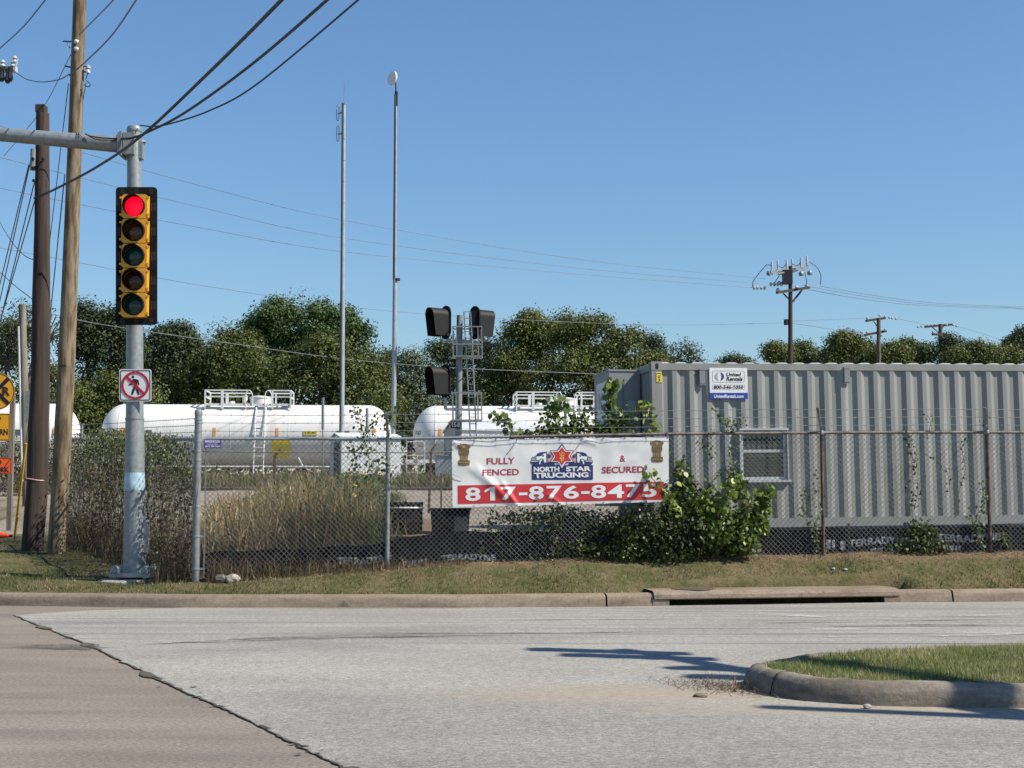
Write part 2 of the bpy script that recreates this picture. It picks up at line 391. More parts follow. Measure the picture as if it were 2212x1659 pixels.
# ================================================================== GROUND, ROAD, KERBS
KX = [-60, -18, -13, -10, -8.2, -7.13, -4.41, -0.67, 2.2, 5.5, 7.4, 12, 60]
KY = [60, 31, 25.3, 21.7, 20.25, 19.77, 19.28, 19.26, 19.68, 20.35, 20.55, 20.9, 23]
def yk(x): return np.interp(x, KX, KY)
F0 = Vector((-4.51, 20.4)); FD = Vector((1, 0.106)).normalized()
def yfl(x): return 20.4 + 0.106 * (x + 4.51)                    # front fence line
def zfb(x): return np.interp(x, [-4.5, -1.8, 1.3, 7.8, 14, 60], [0.28, 0.47, 0.60, 0.655, 0.70, 0.7])
SRD = Vector((-0.449, 0.894))                                    # side run of the fence
def smooth(t): t = np.clip(t, 0, 1); return t * t * (3 - 2 * t)
def gz(x, y):
    x = np.asarray(x, float); y = np.asarray(y, float)
    k = yk(x); f = np.maximum(yfl(x), k + 0.5)
    left = np.interp(y, [19.4, 20.4, 21.2, 24, 27, 30, 33, 38, 45, 60, 70, 140, 500], [.15, .22, .30, .46, .55, .62, .68, .85, 1.40, 1.9, 2.05, 2.1, 1.5])
    t = (y - k - .2) / np.maximum(f - k - .2, .2)
    fz = zfb(x)
    right = np.where(t < 1, .155 + (fz - .155) * smooth(t * .95 + .02) , 0)
    yard = np.interp(y, [20.4, 21, 23, 30, 40, 50, 57, 62, 70, 140, 500], [.88, .92, .97, 1.08, 1.32, 1.78, 1.98, 2.0, 2.06, 2.1, 1.5])
    dy = y - f
    yard = np.minimum(yard, fz + .02 + np.clip(dy - .14, 0, .1) * 3.0 + np.clip(dy - .24, 0, 9) * .5)
    right = np.where(t < 1, right, yard)
    d = (x - F0.x) * SRD.y - (y - F0.y) * SRD.x                  # >0 right of the side run
    w = np.where(y > F0.y, smooth((d + .15) / .9), smooth((x + 5.6) / 1.3))
    z = w * right + (1 - w) * left
    z = z + .02 * np.sin(x * 2.3 + y * 1.1) * np.sin(y * 3.1 - x) * np.clip((y - k - .3) * 2, 0, 1)
    behind = np.clip((y - k - .05) / .12, 0, 1)
    inlet = (x > 1.75) & (x < 5.65) & (y < k + .62)
    behind = np.where(inlet, np.clip((y - k - .5) / .1, 0, 1), behind)
    return np.where(y < k + .05, -.25, -.25 + (z + .25) * behind)
def gzf(x, y): return float(gz(x, y))

def axis_vals(parts):
    out = []
    for a, b, s in parts: out += list(np.arange(a, b, s))
    return np.array(sorted(set(np.round(out, 4))))
gx = axis_vals([(-900, -100, 100), (-100, -30, 10), (-30, -12, 1.5), (-12, 12, .14), (12, 30, 1.5), (30, 100, 10), (100, 901, 100)])
gy = axis_vals([(-60, 15, 5), (15, 19, .5), (19, 23.2, .05), (23.2, 34, .35), (34, 75, 1), (75, 140, 5), (140, 300, 20), (300, 1500, 150)])
XX, YY = np.meshgrid(gx, gy); ZZ = gz(XX, YY)
nx, ny = len(gx), len(gy)
me = bpy.data.meshes.new('ground')
vv = np.stack([XX.ravel(), YY.ravel(), ZZ.ravel()], 1).astype(np.float32)
ii = (np.arange(ny - 1)[:, None] * nx + np.arange(nx - 1)[None, :]).ravel()
ff = np.stack([ii, ii + 1, ii + 1 + nx, ii + nx], 1).astype(np.int32)
me.vertices.add(len(vv)); me.vertices.foreach_set('co', vv.ravel()); me.loops.add(ff.size); me.loops.foreach_set('vertex_index', ff.ravel())
me.polygons.add(len(ff)); me.polygons.foreach_set('loop_start', np.arange(0, ff.size, 4, dtype=np.int32)); me.update(calc_edges=True)
# where turf grows and where gravel lies
sd_ = (XX - F0.x) * SRD.y - (YY - F0.y) * SRD.x
inside = ((YY > yfl(XX) + .08) & (XX > F0.x) ) | ((YY > F0.y) & (sd_ > 0) & (XX <= F0.x))
turf = np.where(inside, 0.0, 1.0)
turf = np.where((~inside) & (XX > F0.x), 1 - smooth((YY - yfl(XX) + .35) / .3), turf)
turf = np.where((YY > 32.5) & (YY < 37.5) & ~inside, 0.0, turf)
turf = np.where(YY > 60, .5, turf)
grav = np.where(inside | ((YY > 32.5) & (YY < 37.5)), 1.0, 0.0); grav = np.where((XX < -1.0) & (XX > -12) & (YY < 29), 0.0, grav)
for nm, arr in (('turf', turf), ('gravel', grav)):
    at = me.attributes.new(nm, 'FLOAT', 'POINT'); at.data.foreach_set('value', arr.ravel().astype(np.float32))
m, nt, bs = newmat('ground_soil')
n1 = noise_node(nt, 1.7, 6, .65); n2 = noise_node(nt, 26, 5, .7); n3 = noise_node(nt, 9, 5, .7)
soil = ramp(nt, n2.outputs[0], [(.3, (.10, .07, .045)), (.7, (.24, .18, .115))]).outputs[0]
grs = ramp(nt, n3.outputs[0], [(.3, (.048, .058, .019)), (.5, (.080, .082, .032)), (.7, (.155, .128, .068))]).outputs[0]
gvl = ramp(nt, n2.outputs[0], [(.3, (.16, .142, .115)), (.7, (.36, .33, .28))]).outputs[0]
at = N(nt, 'ShaderNodeAttribute', attribute_name='turf'); ag = N(nt, 'ShaderNodeAttribute', attribute_name='gravel')
c = mixc(nt, ag.outputs['Fac'], soil, gvl); c = mixc(nt, at.outputs['Fac'], c, grs)
c = mixc(nt, ramp(nt, n1.outputs[0], [(.42, (0, 0, 0)), (.62, (.55, .55, .55))]).outputs[0], c, soil)
L(nt, c, bs.inputs['Base Color']); bs.inputs['Roughness'].default_value = 1; bs.inputs['Specular IOR Level'].default_value = .1
bump(nt, bs, n2.outputs[0], .8, .03)
me.materials.append(m); me.polygons.foreach_set('use_smooth', [True] * len(me.polygons))
ground = bpy.data.objects.new('ground', me); COL.objects.link(ground); struct(ground)

# ---- concrete junction slab (whole carriageway) and asphalt laid over it
kpts = [(x, float(yk(x)) + .06) for x in np.concatenate([np.linspace(-18, -8, 12), np.linspace(-7.8, 12, 60), [30, 60]])]
mb = MB()
poly = [(x, y, 0) for x, y in kpts]
lower = [(x, -30, 0) for x, y in kpts]
for i in range(len(poly) - 1): mb.quad(lower[i], lower[i + 1], poly[i + 1], poly[i])
m, nt, bs = newmat('junction_concrete')
co = N(nt, 'ShaderNodeTexCoord').outputs['Object']
nA = noise_node(nt, 1.1, 5, .6, (.35, 1.3, 1), co); nB = noise_node(nt, 55, 3, .7, (.6, 1, 1), co); nC = noise_node(nt, 1.0, 6, .7, (.2, 1.5, 1), co)
base = ramp(nt, nA.outputs[0], [(.3, (.152, .129, .106)), (.5, (.188, .162, .135)), (.72, (.223, .196, .166))]).outputs[0]
c = mixc(nt, .8, base, ramp(nt, nB.outputs[0], [(.33, (.26, .26, .26)), (.66, (.75, .74, .73))]).outputs[0], 'OVERLAY')
c = mixc(nt, ramp(nt, nC.outputs[0], [(.52, (0, 0, 0)), (.70, (.5, .5, .5))]).outputs[0], c, (.115, .105, .10))
L(nt, c, bs.inputs['Base Color']); bs.inputs['Roughness'].default_value = .9; bs.inputs['Specular IOR Level'].default_value = .25
bump(nt, bs, nB.outputs[0], .35, .006)
struct(mb.build('junction_pavement', m))

# asphalt edge: along the gutter at the far side, ragged joint on the left
rj = random.Random(3)
edge_px = [(30, 1330), (60, 1342), (110, 1362), (180, 1390), (260, 1428), (330, 1463), (400, 1496), (465, 1524), (540, 1560), (620, 1601), (700, 1640), (760, 1672)]
edge = [G(u, v) for u, v in edge_px]
edge = [(p.x, p.y) for p in spline([(p.x, p.y, 0) for p in edge], 10)]
edge = [(x + rj.gauss(0, .009), y + rj.gauss(0, .009)) for x, y in edge]
last = edge[-1]; edge += [(last[0] + .9, last[1] - 1.6), (last[0] + 3.2, last[1] - 5.4), (last[0] + 12, last[1] - 18)]
gut = [(180, 1320), (400, 1313.5), (700, 1312.5), (1000, 1313), (1300, 1312)]
far = [(G(u, v).x, G(u, v).y) for u, v in gut]
far += [(x, float(yk(x)) - .03) for x in (2.0, 3.5, 5.5, 7.4, 9, 12, 60)]
outline = [(30, -30)][:0] + list(reversed(edge)) + far + [(60, -30)]
bm = bmesh.new()
vs = [bm.verts.new((x, y, .006)) for x, y in outline]; f = bm.faces.new(vs); bmesh.ops.triangulate(bm, faces=[f])
me = bpy.data.meshes.new('road'); bm.to_mesh(me); bm.free()
m, nt, bs = newmat('asphalt')
co = N(nt, 'ShaderNodeTexCoord').outputs['Object']
nS = noise_node(nt, 85, 3, .75, (.8, 1, 1), co); nF = noise_node(nt, 26, 4, .75, (.6, 1, 1), co); nL = noise_node(nt, .55, 5, .6, (.5, 1, 1), co)
nT = noise_node(nt, 1.0, 5, .62, (.06, 3.2, 1), co); nT2 = noise_node(nt, 1.0, 3, .55, (.10, 9, 1), co)
base = ramp(nt, nL.outputs[0], [(.3, (.208, .199, .182)), (.5, (.263, .252, .230)), (.7, (.303, .291, .264))]).outputs[0]
c = mixc(nt, .85, base, ramp(nt, nS.outputs[0], [(.36, (.25, .25, .25)), (.62, (.77, .77, .76))]).outputs[0], 'OVERLAY')
c = mixc(nt, .42, c, ramp(nt, nF.outputs[0], [(.38, (.22, .22, .22)), (.66, (.76, .76, .75))]).outputs[0], 'OVERLAY')
sep = N(nt, 'ShaderNodeSeparateXYZ'); L(nt, co, sep.inputs[0])
lane = N(nt, 'ShaderNodeMapRange'); lane.inputs[1].default_value = 13.2; lane.inputs[2].default_value = 15.0; L(nt, sep.outputs[1], lane.inputs[0])
tr = N(nt, 'ShaderNodeMath', operation='MULTIPLY'); L(nt, ramp(nt, nT.outputs[0], [(.50, (0, 0, 0)), (.62, (.62, .62, .62))]).outputs[0], tr.inputs[0]); L(nt, lane.outputs[0], tr.inputs[1])
c = mixc(nt, tr.outputs[0], c, (.17, .17, .17))
tr2 = N(nt, 'ShaderNodeMath', operation='MULTIPLY'); L(nt, ramp(nt, nT2.outputs[0], [(.61, (0, 0, 0)), (.66, (.8, .8, .8))]).outputs[0], tr2.inputs[0]); L(nt, lane.outputs[0], tr2.inputs[1])
c = mixc(nt, tr2.outputs[0], c, (.07, .07, .072))
n4 = N(nt, 'ShaderNodeMapRange'); n4.inputs[1].default_value = 10.1; n4.inputs[2].default_value = 9.0; L(nt, sep.outputs[1], n4.inputs[0])
c = mixc(nt, n4.outputs[0], c, (.85, .85, .86), 'MULTIPLY')
# sand washed up round the island nose
def ell(cx, cy, a, b):
    mp = N(nt, 'ShaderNodeMapping'); mp.vector_type = 'POINT'; mp.inputs['Location'].default_value = (-cx / a, -cy / b, 0); mp.inputs['Scale'].default_value = (1 / a, 1 / b, 0)
    L(nt, co, mp.inputs[0]); ln = N(nt, 'ShaderNodeVectorMath', operation='LENGTH'); L(nt, mp.outputs[0], ln.inputs[0]); return ln.outputs['Value']
e1 = ell(1.05, 10.75, 1.9, .62); e2 = ell(2.9, 9.98, 2.6, .42)
mn = N(nt, 'ShaderNodeMath', operation='MINIMUM'); L(nt, e1, mn.inputs[0]); L(nt, e2, mn.inputs[1])
nz = noise_node(nt, 2.2, 6, .7, (.7, 1.6, 1), co); ad = N(nt, 'ShaderNodeMath', operation='MULTIPLY_ADD'); L(nt, nz.outputs[0], ad.inputs[0]); ad.inputs[1].default_value = 1.5; L(nt, mn.outputs[0], ad.inputs[2])
sand = ramp(nt, ad.outputs[0], [(1.1 / 2, (1, 1, 1)), (1.75 / 2, (0, 0, 0))])
hv = N(nt, 'ShaderNodeMath', operation='MULTIPLY'); L(nt, ad.outputs[0], hv.inputs[0]); hv.inputs[1].default_value = .5
for l in list(sand.inputs[0].links): nt.links.remove(l)
L(nt, hv.outputs[0], sand.inputs[0])
sm = N(nt, 'ShaderNodeMath', operation='MULTIPLY'); L(nt, sand.outputs[0], sm.inputs[0]); sm.inputs[1].default_value = .85
sandc = ramp(nt, nF.outputs[0], [(.3, (.235, .20, .15)), (.7, (.36, .31, .245))]).outputs[0]
c = mixc(nt, sm.outputs[0], c, sandc)
L(nt, c, bs.inputs['Base Color']); bs.inputs['Roughness'].default_value = .92; bs.inputs['Specular IOR Level'].default_value = .25
bump(nt, bs, nS.outputs[0], .55, .01)
me.materials.append(m); o = bpy.data.objects.new('road', me); COL.objects.link(o); struct(o)

# open joint between slab and asphalt: dark dirt with tufts of dead grass
mb = MB(); wv = []
for i, (x, y) in enumerate(edge[:-3]):
    w = .003 + abs(rj.gauss(0, .012)) * (1.3 if 8 < i < 60 else .6) + (.05 if i in (17, 18, 19, 31, 32, 48, 49, 50) else 0)
    wv.append(((x - w * .9, y - w * .4), (x + w * .55, y + w * .25)))
for i in range(len(wv) - 1):
    (a, b), (c2, d) = wv[i], wv[i + 1]; mb.quad((*a, .010), (*b, .010), (*d, .010), (*c2, .010))
for u, v, du, dv, w in ((182, 1391, 30, 3, .05), (150, 1380, -22, -1, .03), (130, 1372, 40, 2, .02), (330, 1463, 26, 6, .03), (470, 1527, 22, 2, .025), (560, 1570, 30, 7, .03), (640, 1612, 34, 4, .02)):
    a, b = G(u, v), G(u + du, v + dv); mb.quad((a.x, a.y - w, .0105), (b.x, b.y, .0105), (a.x, a.y + w, .0105))
for k in range(60):
    i = rj.randrange(len(edge) - 6); x, y = edge[i]; x += rj.gauss(0, .05); y += rj.gauss(0, .05); q_ = abs(rj.gauss(.012, .008)); mb.quad((x - q_ * 1.6, y, .011), (x, y - q_, .011), (x + q_ * 1.4, y + q_ * .3, .011), (x, y + q_, .011))
struct(mb.build('pavement_joint', M('joint_dirt', (.11, .10, .065), .95, 0, .5, 9, col2=(.015, .014, .012))))

# dark cracks and worn paint on the far lanes
def ground_strip(mb, px, w, z, jit=.01, end=True):
    pts = [G(u, v) for u, v in px]; pts = spline(pts, 8); n = len(pts)
    prev = None
    for i, p in enumerate(pts):
        ww = w * (min(1, 4 * i / n, 4 * (n - 1 - i) / n) if end else 1) * rj.uniform(.6, 1.3)
        a = (p.x, p.y - ww / 2 + rj.gauss(0, jit), z); b = (p.x, p.y + ww / 2 + rj.gauss(0, jit), z)
        if prev: mb.quad(prev[0], a, b, prev[1])
        prev = (a, b)
def streakmat(nm, col, sx, sy, lo, hi):
    m, nt, bs = newmat(nm); nn = noise_node(nt, 1.0, 6, .72, (sx, sy, 1)); r = ramp(nt, nn.outputs[0], [(lo, (0, 0, 0)), (hi, (1, 1, 1))])
    n2 = noise_node(nt, 40, 3, .7); mm = N(nt, 'ShaderNodeMath', operation='MULTIPLY'); L(nt, r.outputs[0], mm.inputs[0]); L(nt, ramp(nt, n2.outputs[0], [(.35, (.25, .25, .25)), (.6, (1, 1, 1))]).outputs[0], mm.inputs[1])
    bs.inputs['Base Color'].default_value = (*col, 1); bs.inputs['Roughness'].default_value = .9; L(nt, mm.outputs[0], bs.inputs['Alpha']); return m
mb = MB()
for px, w in (([(190, 1404), (420, 1388), (640, 1377), (900, 1371), (1200, 1369), (1600, 1364)], .16), ([(330, 1478), (700, 1455)], .0),
              ([(1560, 1349), (1900, 1344), (2212, 1338)], .14), ([(1000, 1342), (1500, 1338)], .10), ([(1750, 1356), (2000, 1352), (2240, 1352)], .22), ([(20, 1398), (140, 1399), (250, 1402)], .5), ([(330, 1392), (700, 1380), (1100, 1374)], .3),
              ([(1420, 1330), (1500, 1338), (1640, 1341), (1690, 1350)], .02), ([(1640, 1372), (1760, 1380)], .015)):
    if w: ground_strip(mb, px, w, .0095, .006)
struct(mb.build('tyre_marks', streakmat('tyre_rubber', (.075, .073, .072), 1.3, 9, .44, .60)))
mb = MB()
for px, w in (([(1780, 1378), (1850, 1376.5), (1950, 1376)], .10), ([(1990, 1375), (2080, 1372), (2240, 1370)], .4), ([(1880, 1336), (2050, 1332), (2240, 1330)], .16),
              ([(1700, 1365), (1800, 1362), (1880, 1362)], .3), ([(1590, 1327), (1700, 1330), (1800, 1336)], .4)):
    ground_strip(mb, px, w, .0125, .012)
m = streakmat('worn_paint', (.46, .45, .42), .9, 5, .40, .58)
struct(mb.build('lane_marking', m))

# ---- kerbs
def kerbmat(nm, ca, cb, cc):
    m, nt, bs = newmat(nm); co = N(nt, 'ShaderNodeTexCoord').outputs['Object']
    a = noise_node(nt, 2.2, 6, .7, (.5, 1, 2.5), co); b = noise_node(nt, 24, 5, .8, None, co); d = noise_node(nt, 5, 6, .8, None, co)
    c = ramp(nt, a.outputs[0], [(.3, ca), (.55, cb), (.75, cc)]).outputs[0]
    c = mixc(nt, .6, c, ramp(nt, b.outputs[0], [(.3, (.28, .28, .28)), (.7, (.68, .68, .68))]).outputs[0], 'OVERLAY')
    c = mixc(nt, ramp(nt, d.outputs[0], [(.58, (0, 0, 0)), (.70, (.7, .7, .7))]).outputs[0], c, (ca[0] * .4, ca[1] * .38, ca[2] * .37))
    L(nt, c, bs.inputs['Base Color']); bs.inputs['Roughness'].default_value = .95; bs.inputs['Specular IOR Level'].default_value = .2
    bump(nt, bs, b.outputs[0], .6, .015); return m
MT['kerb'] = kerbmat('kerb_concrete', (.15, .115, .085), (.24, .193, .148), (.30, .25, .20))
MT['kerb_old'] = kerbmat('island_kerb_concrete', (.10, .085, .068), (.20, .172, .138), (.30, .27, .225))
PROF = [(0, -.02), (.012, .05), (.025, .115), (.045, .148), (.085, .165), (.24, .172), (.24, -.05)]
def kerb_path(x0, x1, n): return [(x, float(yk(x))) for x in np.linspace(x0, x1, n)]
mb = MB(); mb.sweep([(-18, 31), (-13, 25.3), (-10.6, 22.4)] + kerb_path(-9.8, 1.28, 60), PROF)
for x in (1.28,):                                                 # end face at the joint
    pass
struct(mb.build('kerb', MT['kerb'], smooth=True, sharp=50))
mb = MB(); mb.sweep(kerb_path(1.305, 2.0, 8), PROF); mb.sweep(kerb_path(5.45, 6.28, 8), PROF); struct(mb.build('kerb', MT['kerb'], smooth=True, sharp=50))
mb = MB(); mb.sweep(kerb_path(6.305, 12, 20) + [(30, float(yk(30))), (60, 23)], PROF); struct(mb.build('kerb', MT['kerb'], smooth=True, sharp=50))

# storm drain inlet set in the kerb: slab over a dark throat
inl = thing('storm_drain_inlet', 'concrete storm drain inlet with a long dark slot under its kerb slab', 'storm drain', (3.7, float(yk(3.7)), 0.0))
mb = MB(); path = kerb_path(1.95, 5.5, 24)
mb.sweep(path, [(.0, .085), (-.012, .10), (.0, .15), (.045, .188), (.12, .202), (.62, .205), (.64, .20), (.64, -.2), (.60, -.2), (.60, .08), (.0, .085)])
mb.build('cover_slab', MT['kerb'], inl, smooth=True, sharp=35)
for xa, xb in ((1.93, 2.16), (5.28, 5.52)):
    mb = MB()
    pts = kerb_path(xa, xb, 4); mb.sweep(pts, [(0, -.03), (.008, .095), (.35, .095), (.35, -.03), (0, -.03)])
    for q in (pts[0], pts[-1]): mb.quad((q[0], q[1], -.03), (q[0], q[1] + .008, .095), (q[0], q[1] + .35, .095), (q[0], q[1] + .35, -.03))
    mb.build('throat_wall', MT['kerb'], inl)
mb = MB(); cpt = G(1478, 1266, .208); mb.lathe([(.31, 0), (.31, .008), (.27, .012), (0, .012)], (2.55, float(yk(2.55)) + .38, .203), n=28)
mb.build('manhole_cover', M('cast_iron', (.11, .085, .07), .8, .2, .3, 20), inl, smooth=True)

# ---- median island on the right
near = [(1606, 1478), (1618, 1490), (1650, 1501), (1700, 1511), (1770, 1519), (1900, 1527), (2050, 1530), (2212, 1531.5)]
rim = [(1664, 1421), (1705, 1413), (1770, 1406), (1900, 1398), (2050, 1392), (2212, 1386)]
A = [G(u, v, 0) for u, v in near]; B = [G(u, v, .17) for u, v in rim]
loop = [(p.x, p.y) for p in reversed(A)] + [(p.x, p.y) for p in B]
lp = [(30, A[-1].y), (12, A[-1].y), (6, A[-1].y)] + [(p.x, p.y) for p in spline([(x, y, 0) for x, y in loop], 8)] + [(6, B[-1].y), (12, B[-1].y), (30, B[-1].y)]
IPROF = [(0, -.02), (.02, .07), (.04, .12), (.07, .155), (.11, .168), (.17, .165), (.20, .12)]
# inward is to the right of travel on the near edge
mb = MB(); mb.sweep(lp, IPROF, side=-1)
o = struct(mb.build('kerb', MT['kerb_old'], smooth=True, sharp=60))
for v in o.data.vertices:
    if v.co.z > .1: v.co.z += .011 * mnoise.noise(Vector((v.co.x * 11, v.co.y * 11, 2))) + .014 * mnoise.noise(Vector((v.co.x * 3, v.co.y * 3, 5)))
    v.co.x += .012 * mnoise.noise(Vector((v.co.x * 4, v.co.y * 4, v.co.z * 9))); v.co.y += .014 * mnoise.noise(Vector((v.co.x * 4, v.co.y * 4, 9 + v.co.z * 9)))
mb = MB()
for px_ in ((1668, 1505),):
    g_ = G(*px_); k0 = min(range(4, len(lp) - 4), key=lambda i: (lp[i][0] - g_.x) ** 2 + (lp[i][1] - g_.y) ** 2); a_, b_ = Vector(lp[k0]), Vector(lp[k0 + 1]); t_ = (b_ - a_).normalized() * .012
    mb.sweep([tuple(a_), tuple(a_ + t_)], [(d - .012, z + .012) for d, z in IPROF[:-1]], side=-1)
struct(mb.build('kerb_joint', MT['dull_black']))
ins = []
n = len(lp)
for i in range(n):
    a = Vector(lp[max(i - 1, 0)]); b = Vector(lp[min(i + 1, n - 1)]); t = (b - a).normalized(); nn = Vector((t.y, -t.x)); ins.append((lp[i][0] + nn.x * .15, lp[i][1] + nn.y * .15))
bm = bmesh.new(); f = bm.faces.new([bm.verts.new((x, y, .15)) for x, y in ins]); bmesh.ops.triangulate(bm, faces=[f]); me = bpy.data.meshes.new('median_island'); bm.to_mesh(me); bm.free()
me.materials.append(M('island_soil', (.10, .095, .035), 1, 0, .4, 9)); o = bpy.data.objects.new('median_island', me); COL.objects.link(o); struct(o)
def inpoly(px, py, poly):
    px = np.asarray(px); py = np.asarray(py); c = np.zeros(px.shape, bool); j = len(poly) - 1
    for i in range(len(poly)):
        xi, yi = poly[i]; xj, yj = poly[j]
        hit = ((yi > py) != (yj > py)) & (px < (xj - xi) * (py - yi) / (yj - yi + 1e-12) + xi); c ^= hit; j = i
    return c
def nz2(x, y, s, off=0.0):
    return np.array([mnoise.noise(Vector((a * s, b * s, off))) for a, b in zip(x, y)])
n = 100000; X = rng.uniform(1.7, 6.8, n); Y = rng.uniform(9.3, 14.2, n); k = inpoly(X, Y, ins); X, Y = X[k], Y[k]
q = nz2(X, Y, 2.0); H = rng.uniform(.025, .062, len(X)) * (1 + .6 * q); 
edge_d = (Y > 12.3); H = np.where(edge_d, H * 1.25, H)
V = blades(np.stack([X, Y, np.full(len(X), .148)], 1), H, rng.uniform(.003, .006, len(X)), rng.uniform(.1, .75, len(X)))
tag(np_mesh('lawn_grass', V, 3, MT['lawn'], tint=rng.uniform(.05, .95, len(X)) + .45 * nz2(X, Y, 1.3, 4) + .12 * (rng.random(len(X)) < .1)), 'lush green grass covering the kerbed median island', 'grass', kind='stuff')

# ---- verge turf (short, half dry)
n = 150000; X = rng.uniform(-11, 9.2, n); Y = rng.uniform(19.2, 32.5, n) ; Y = np.where(rng.random(n) < .72, rng.uniform(19.2, 22.2, n), Y)
f = yfl(X); k_ = yk(X)
d = (X - F0.x) * SRD.y - (Y - F0.y) * SRD.x
keep = (Y > k_ + .2) & np.where(X > F0.x, Y < f - .05, (d < -.05)) & (np.abs(X) < .40 * Y)
inl_ = (X > 1.9) & (X < 5.55) & (Y < k_ + .66); keep &= ~inl_
X, Y = X[keep], Y[keep]; q = nz2(X, Y, .9, 2); q2 = nz2(X, Y, 3.0, 7)
dens = rng.random(len(X)) < np.clip(.62 + .75 * q + .5 * q2 - .45 * smooth((Y - yfl(X) + .5) / .45) * (X > F0.x), .05, 1); X, Y, q, q2 = X[dens], Y[dens], q[dens], q2[dens]
Z = gz(X, Y); H = rng.uniform(.022, .07, len(X)) * (1 + .5 * q2)
greener = np.clip((X - 3.5) / 3, 0, 1) * .18
V = blades(np.stack([X, Y, Z - .004], 1), H, rng.uniform(.006, .013, len(X)), rng.uniform(.2, .85, len(X)))
tag(np_mesh('verge_grass', V, 3, MT['turf'], tint=rng.uniform(-.1, 1.0, len(X)) - .7 * q - greener - .09), 'short half-dry grass on the verge between kerb and fence', 'grass', kind='stuff')
# straw raked along the foot of the fence
n = 5200; X = rng.uniform(-4.3, 9, n); Y = yfl(X) - np.abs(rng.normal(.02, .17, n)); ok = (Y > yk(X) + .3); X, Y = X[ok], Y[ok]
V = blades(np.stack([X, Y, gz(X, Y) + rng.uniform(.0, .03, len(X))], 1), rng.uniform(.06, .2, len(X)), rng.uniform(.003, .007, len(X)), rng.uniform(.93, .999, len(X)))
MT['straw'] = leafmat('straw', [(0, (.16, .10, .06)), (.5, (.33, .235, .14)), (1, (.56, .45, .31))], .1, .8)
tag(np_mesh('straw_litter', V, 3, MT['straw'], tint=rng.random(len(X))), 'dry straw and dead stalks lying along the foot of the fence', 'straw', kind='stuff')

# debris round the island nose
X, Y = [], []
for _ in range(900):
    u = rj.gauss(1590, 75); v = 1487 + (u - 1560) * .09 + rj.gauss(0, 7)
    p = G(u, v); X.append(p.x); Y.append(p.y)
X = np.array(X); Y = np.array(Y); ok = ~inpoly(X, Y, lp); X, Y = X[ok], Y[ok]
V = blades(np.stack([X, Y, np.full(len(X), .012)], 1), rng.uniform(.03, .13, len(X)), rng.uniform(.003, .010, len(X)), rng.uniform(.8, .999, len(X)))
MT['litter'] = leafmat('leaf_litter', [(0, (.03, .02, .015)), (.4, (.10, .05, .03)), (.8, (.24, .17, .10)), (1, (.5, .42, .32))], .1, .8)
tag(np_mesh('leaf_litter', V, 3, MT['litter'], tint=rng.random(len(X)) ** 1.3), 'dead leaves and twigs swept up at the island nose', 'debris', kind='stuff')
tuft = thing('weed_tuft', 'thin dry weed growing from the gutter beside the island nose', 'weed', (1.55, 11.0, .01))
n = 60; PpX = rng.normal(1.62, .16, n); PpY = rng.normal(11.02, .06, n); okk = ~inpoly(PpX, PpY, lp); PpX, PpY = PpX[okk], PpY[okk]
V = blades(np.stack([PpX, PpY, np.full(len(PpX), .01)], 1), rng.uniform(.06, .22, len(PpX)), rng.uniform(.003, .005, len(PpX)), rng.uniform(.1, .75, len(PpX)))
np_mesh('blades', V, 3, MT['weed'], tuft, tint=rng.uniform(.0, .5, len(PpX)))
def rock(c, r, mat, name, label, cat, flat=.6, seed=0):
    bm = bmesh.new(); bmesh.ops.create_icosphere(bm, subdivisions=2, radius=1)
    for v in bm.verts:
        k = 1 + .35 * mnoise.noise(v.co * 1.4 + Vector((seed, seed * 2, 0))) ; v.co = Vector((v.co.x * r * k * 1.2, v.co.y * r * k, v.co.z * r * flat * k))
    me = bpy.data.meshes.new(name); bm.to_mesh(me); bm.free(); me.materials.append(mat)
    o = bpy.data.objects.new(name, me); COL.objects.link(o); o.location = c; return tag(o, label, cat)
p = G(1515, 1507); rock((p.x, p.y, .02), .05, MT['twig'], 'bark_fragment', 'dark flat piece of bark lying in the sand off the island nose', 'bark', .3, 3)
p = G(1870, 1503 + 27); rock((p.x, p.y - .05, .02), .025, MT['stone'], 'stone_chip', 'small pale stone in the gutter against the island kerb', 'stone', .7, 8)
p = P(505, 1243, 20.3); rock((p.x, 20.25, gzf(p.x, 20.25) + .05), .09, MT['stone'], 'limestone_rock', 'pale limestone rock at the fence foot just right of the corner post', 'rock', .8, 1)
p = P(480, 1248, 20.3); rock((p.x, 20.28, gzf(p.x, 20.28) + .04), .10, M('grey_rock', (.17, .15, .13), .95, 0, .3, 9), 'grey_rock', 'grey rock half buried at the fence foot beside the corner post', 'rock', .8, 5)
for i, (u, v) in enumerate(((1800, 1243.5), (1826, 1240))):
    p = P(u, v, 20.95); rock((p.x, 20.95, gzf(p.x, 20.95) + .02), .026, MT['print_grey'], 'paper_scrap', ('crumpled white scrap on the grass behind the storm drain, nearer the road', 'crumpled white scrap on the grass behind the storm drain, farther from the road')[i], 'litter', .6, 11 + i)

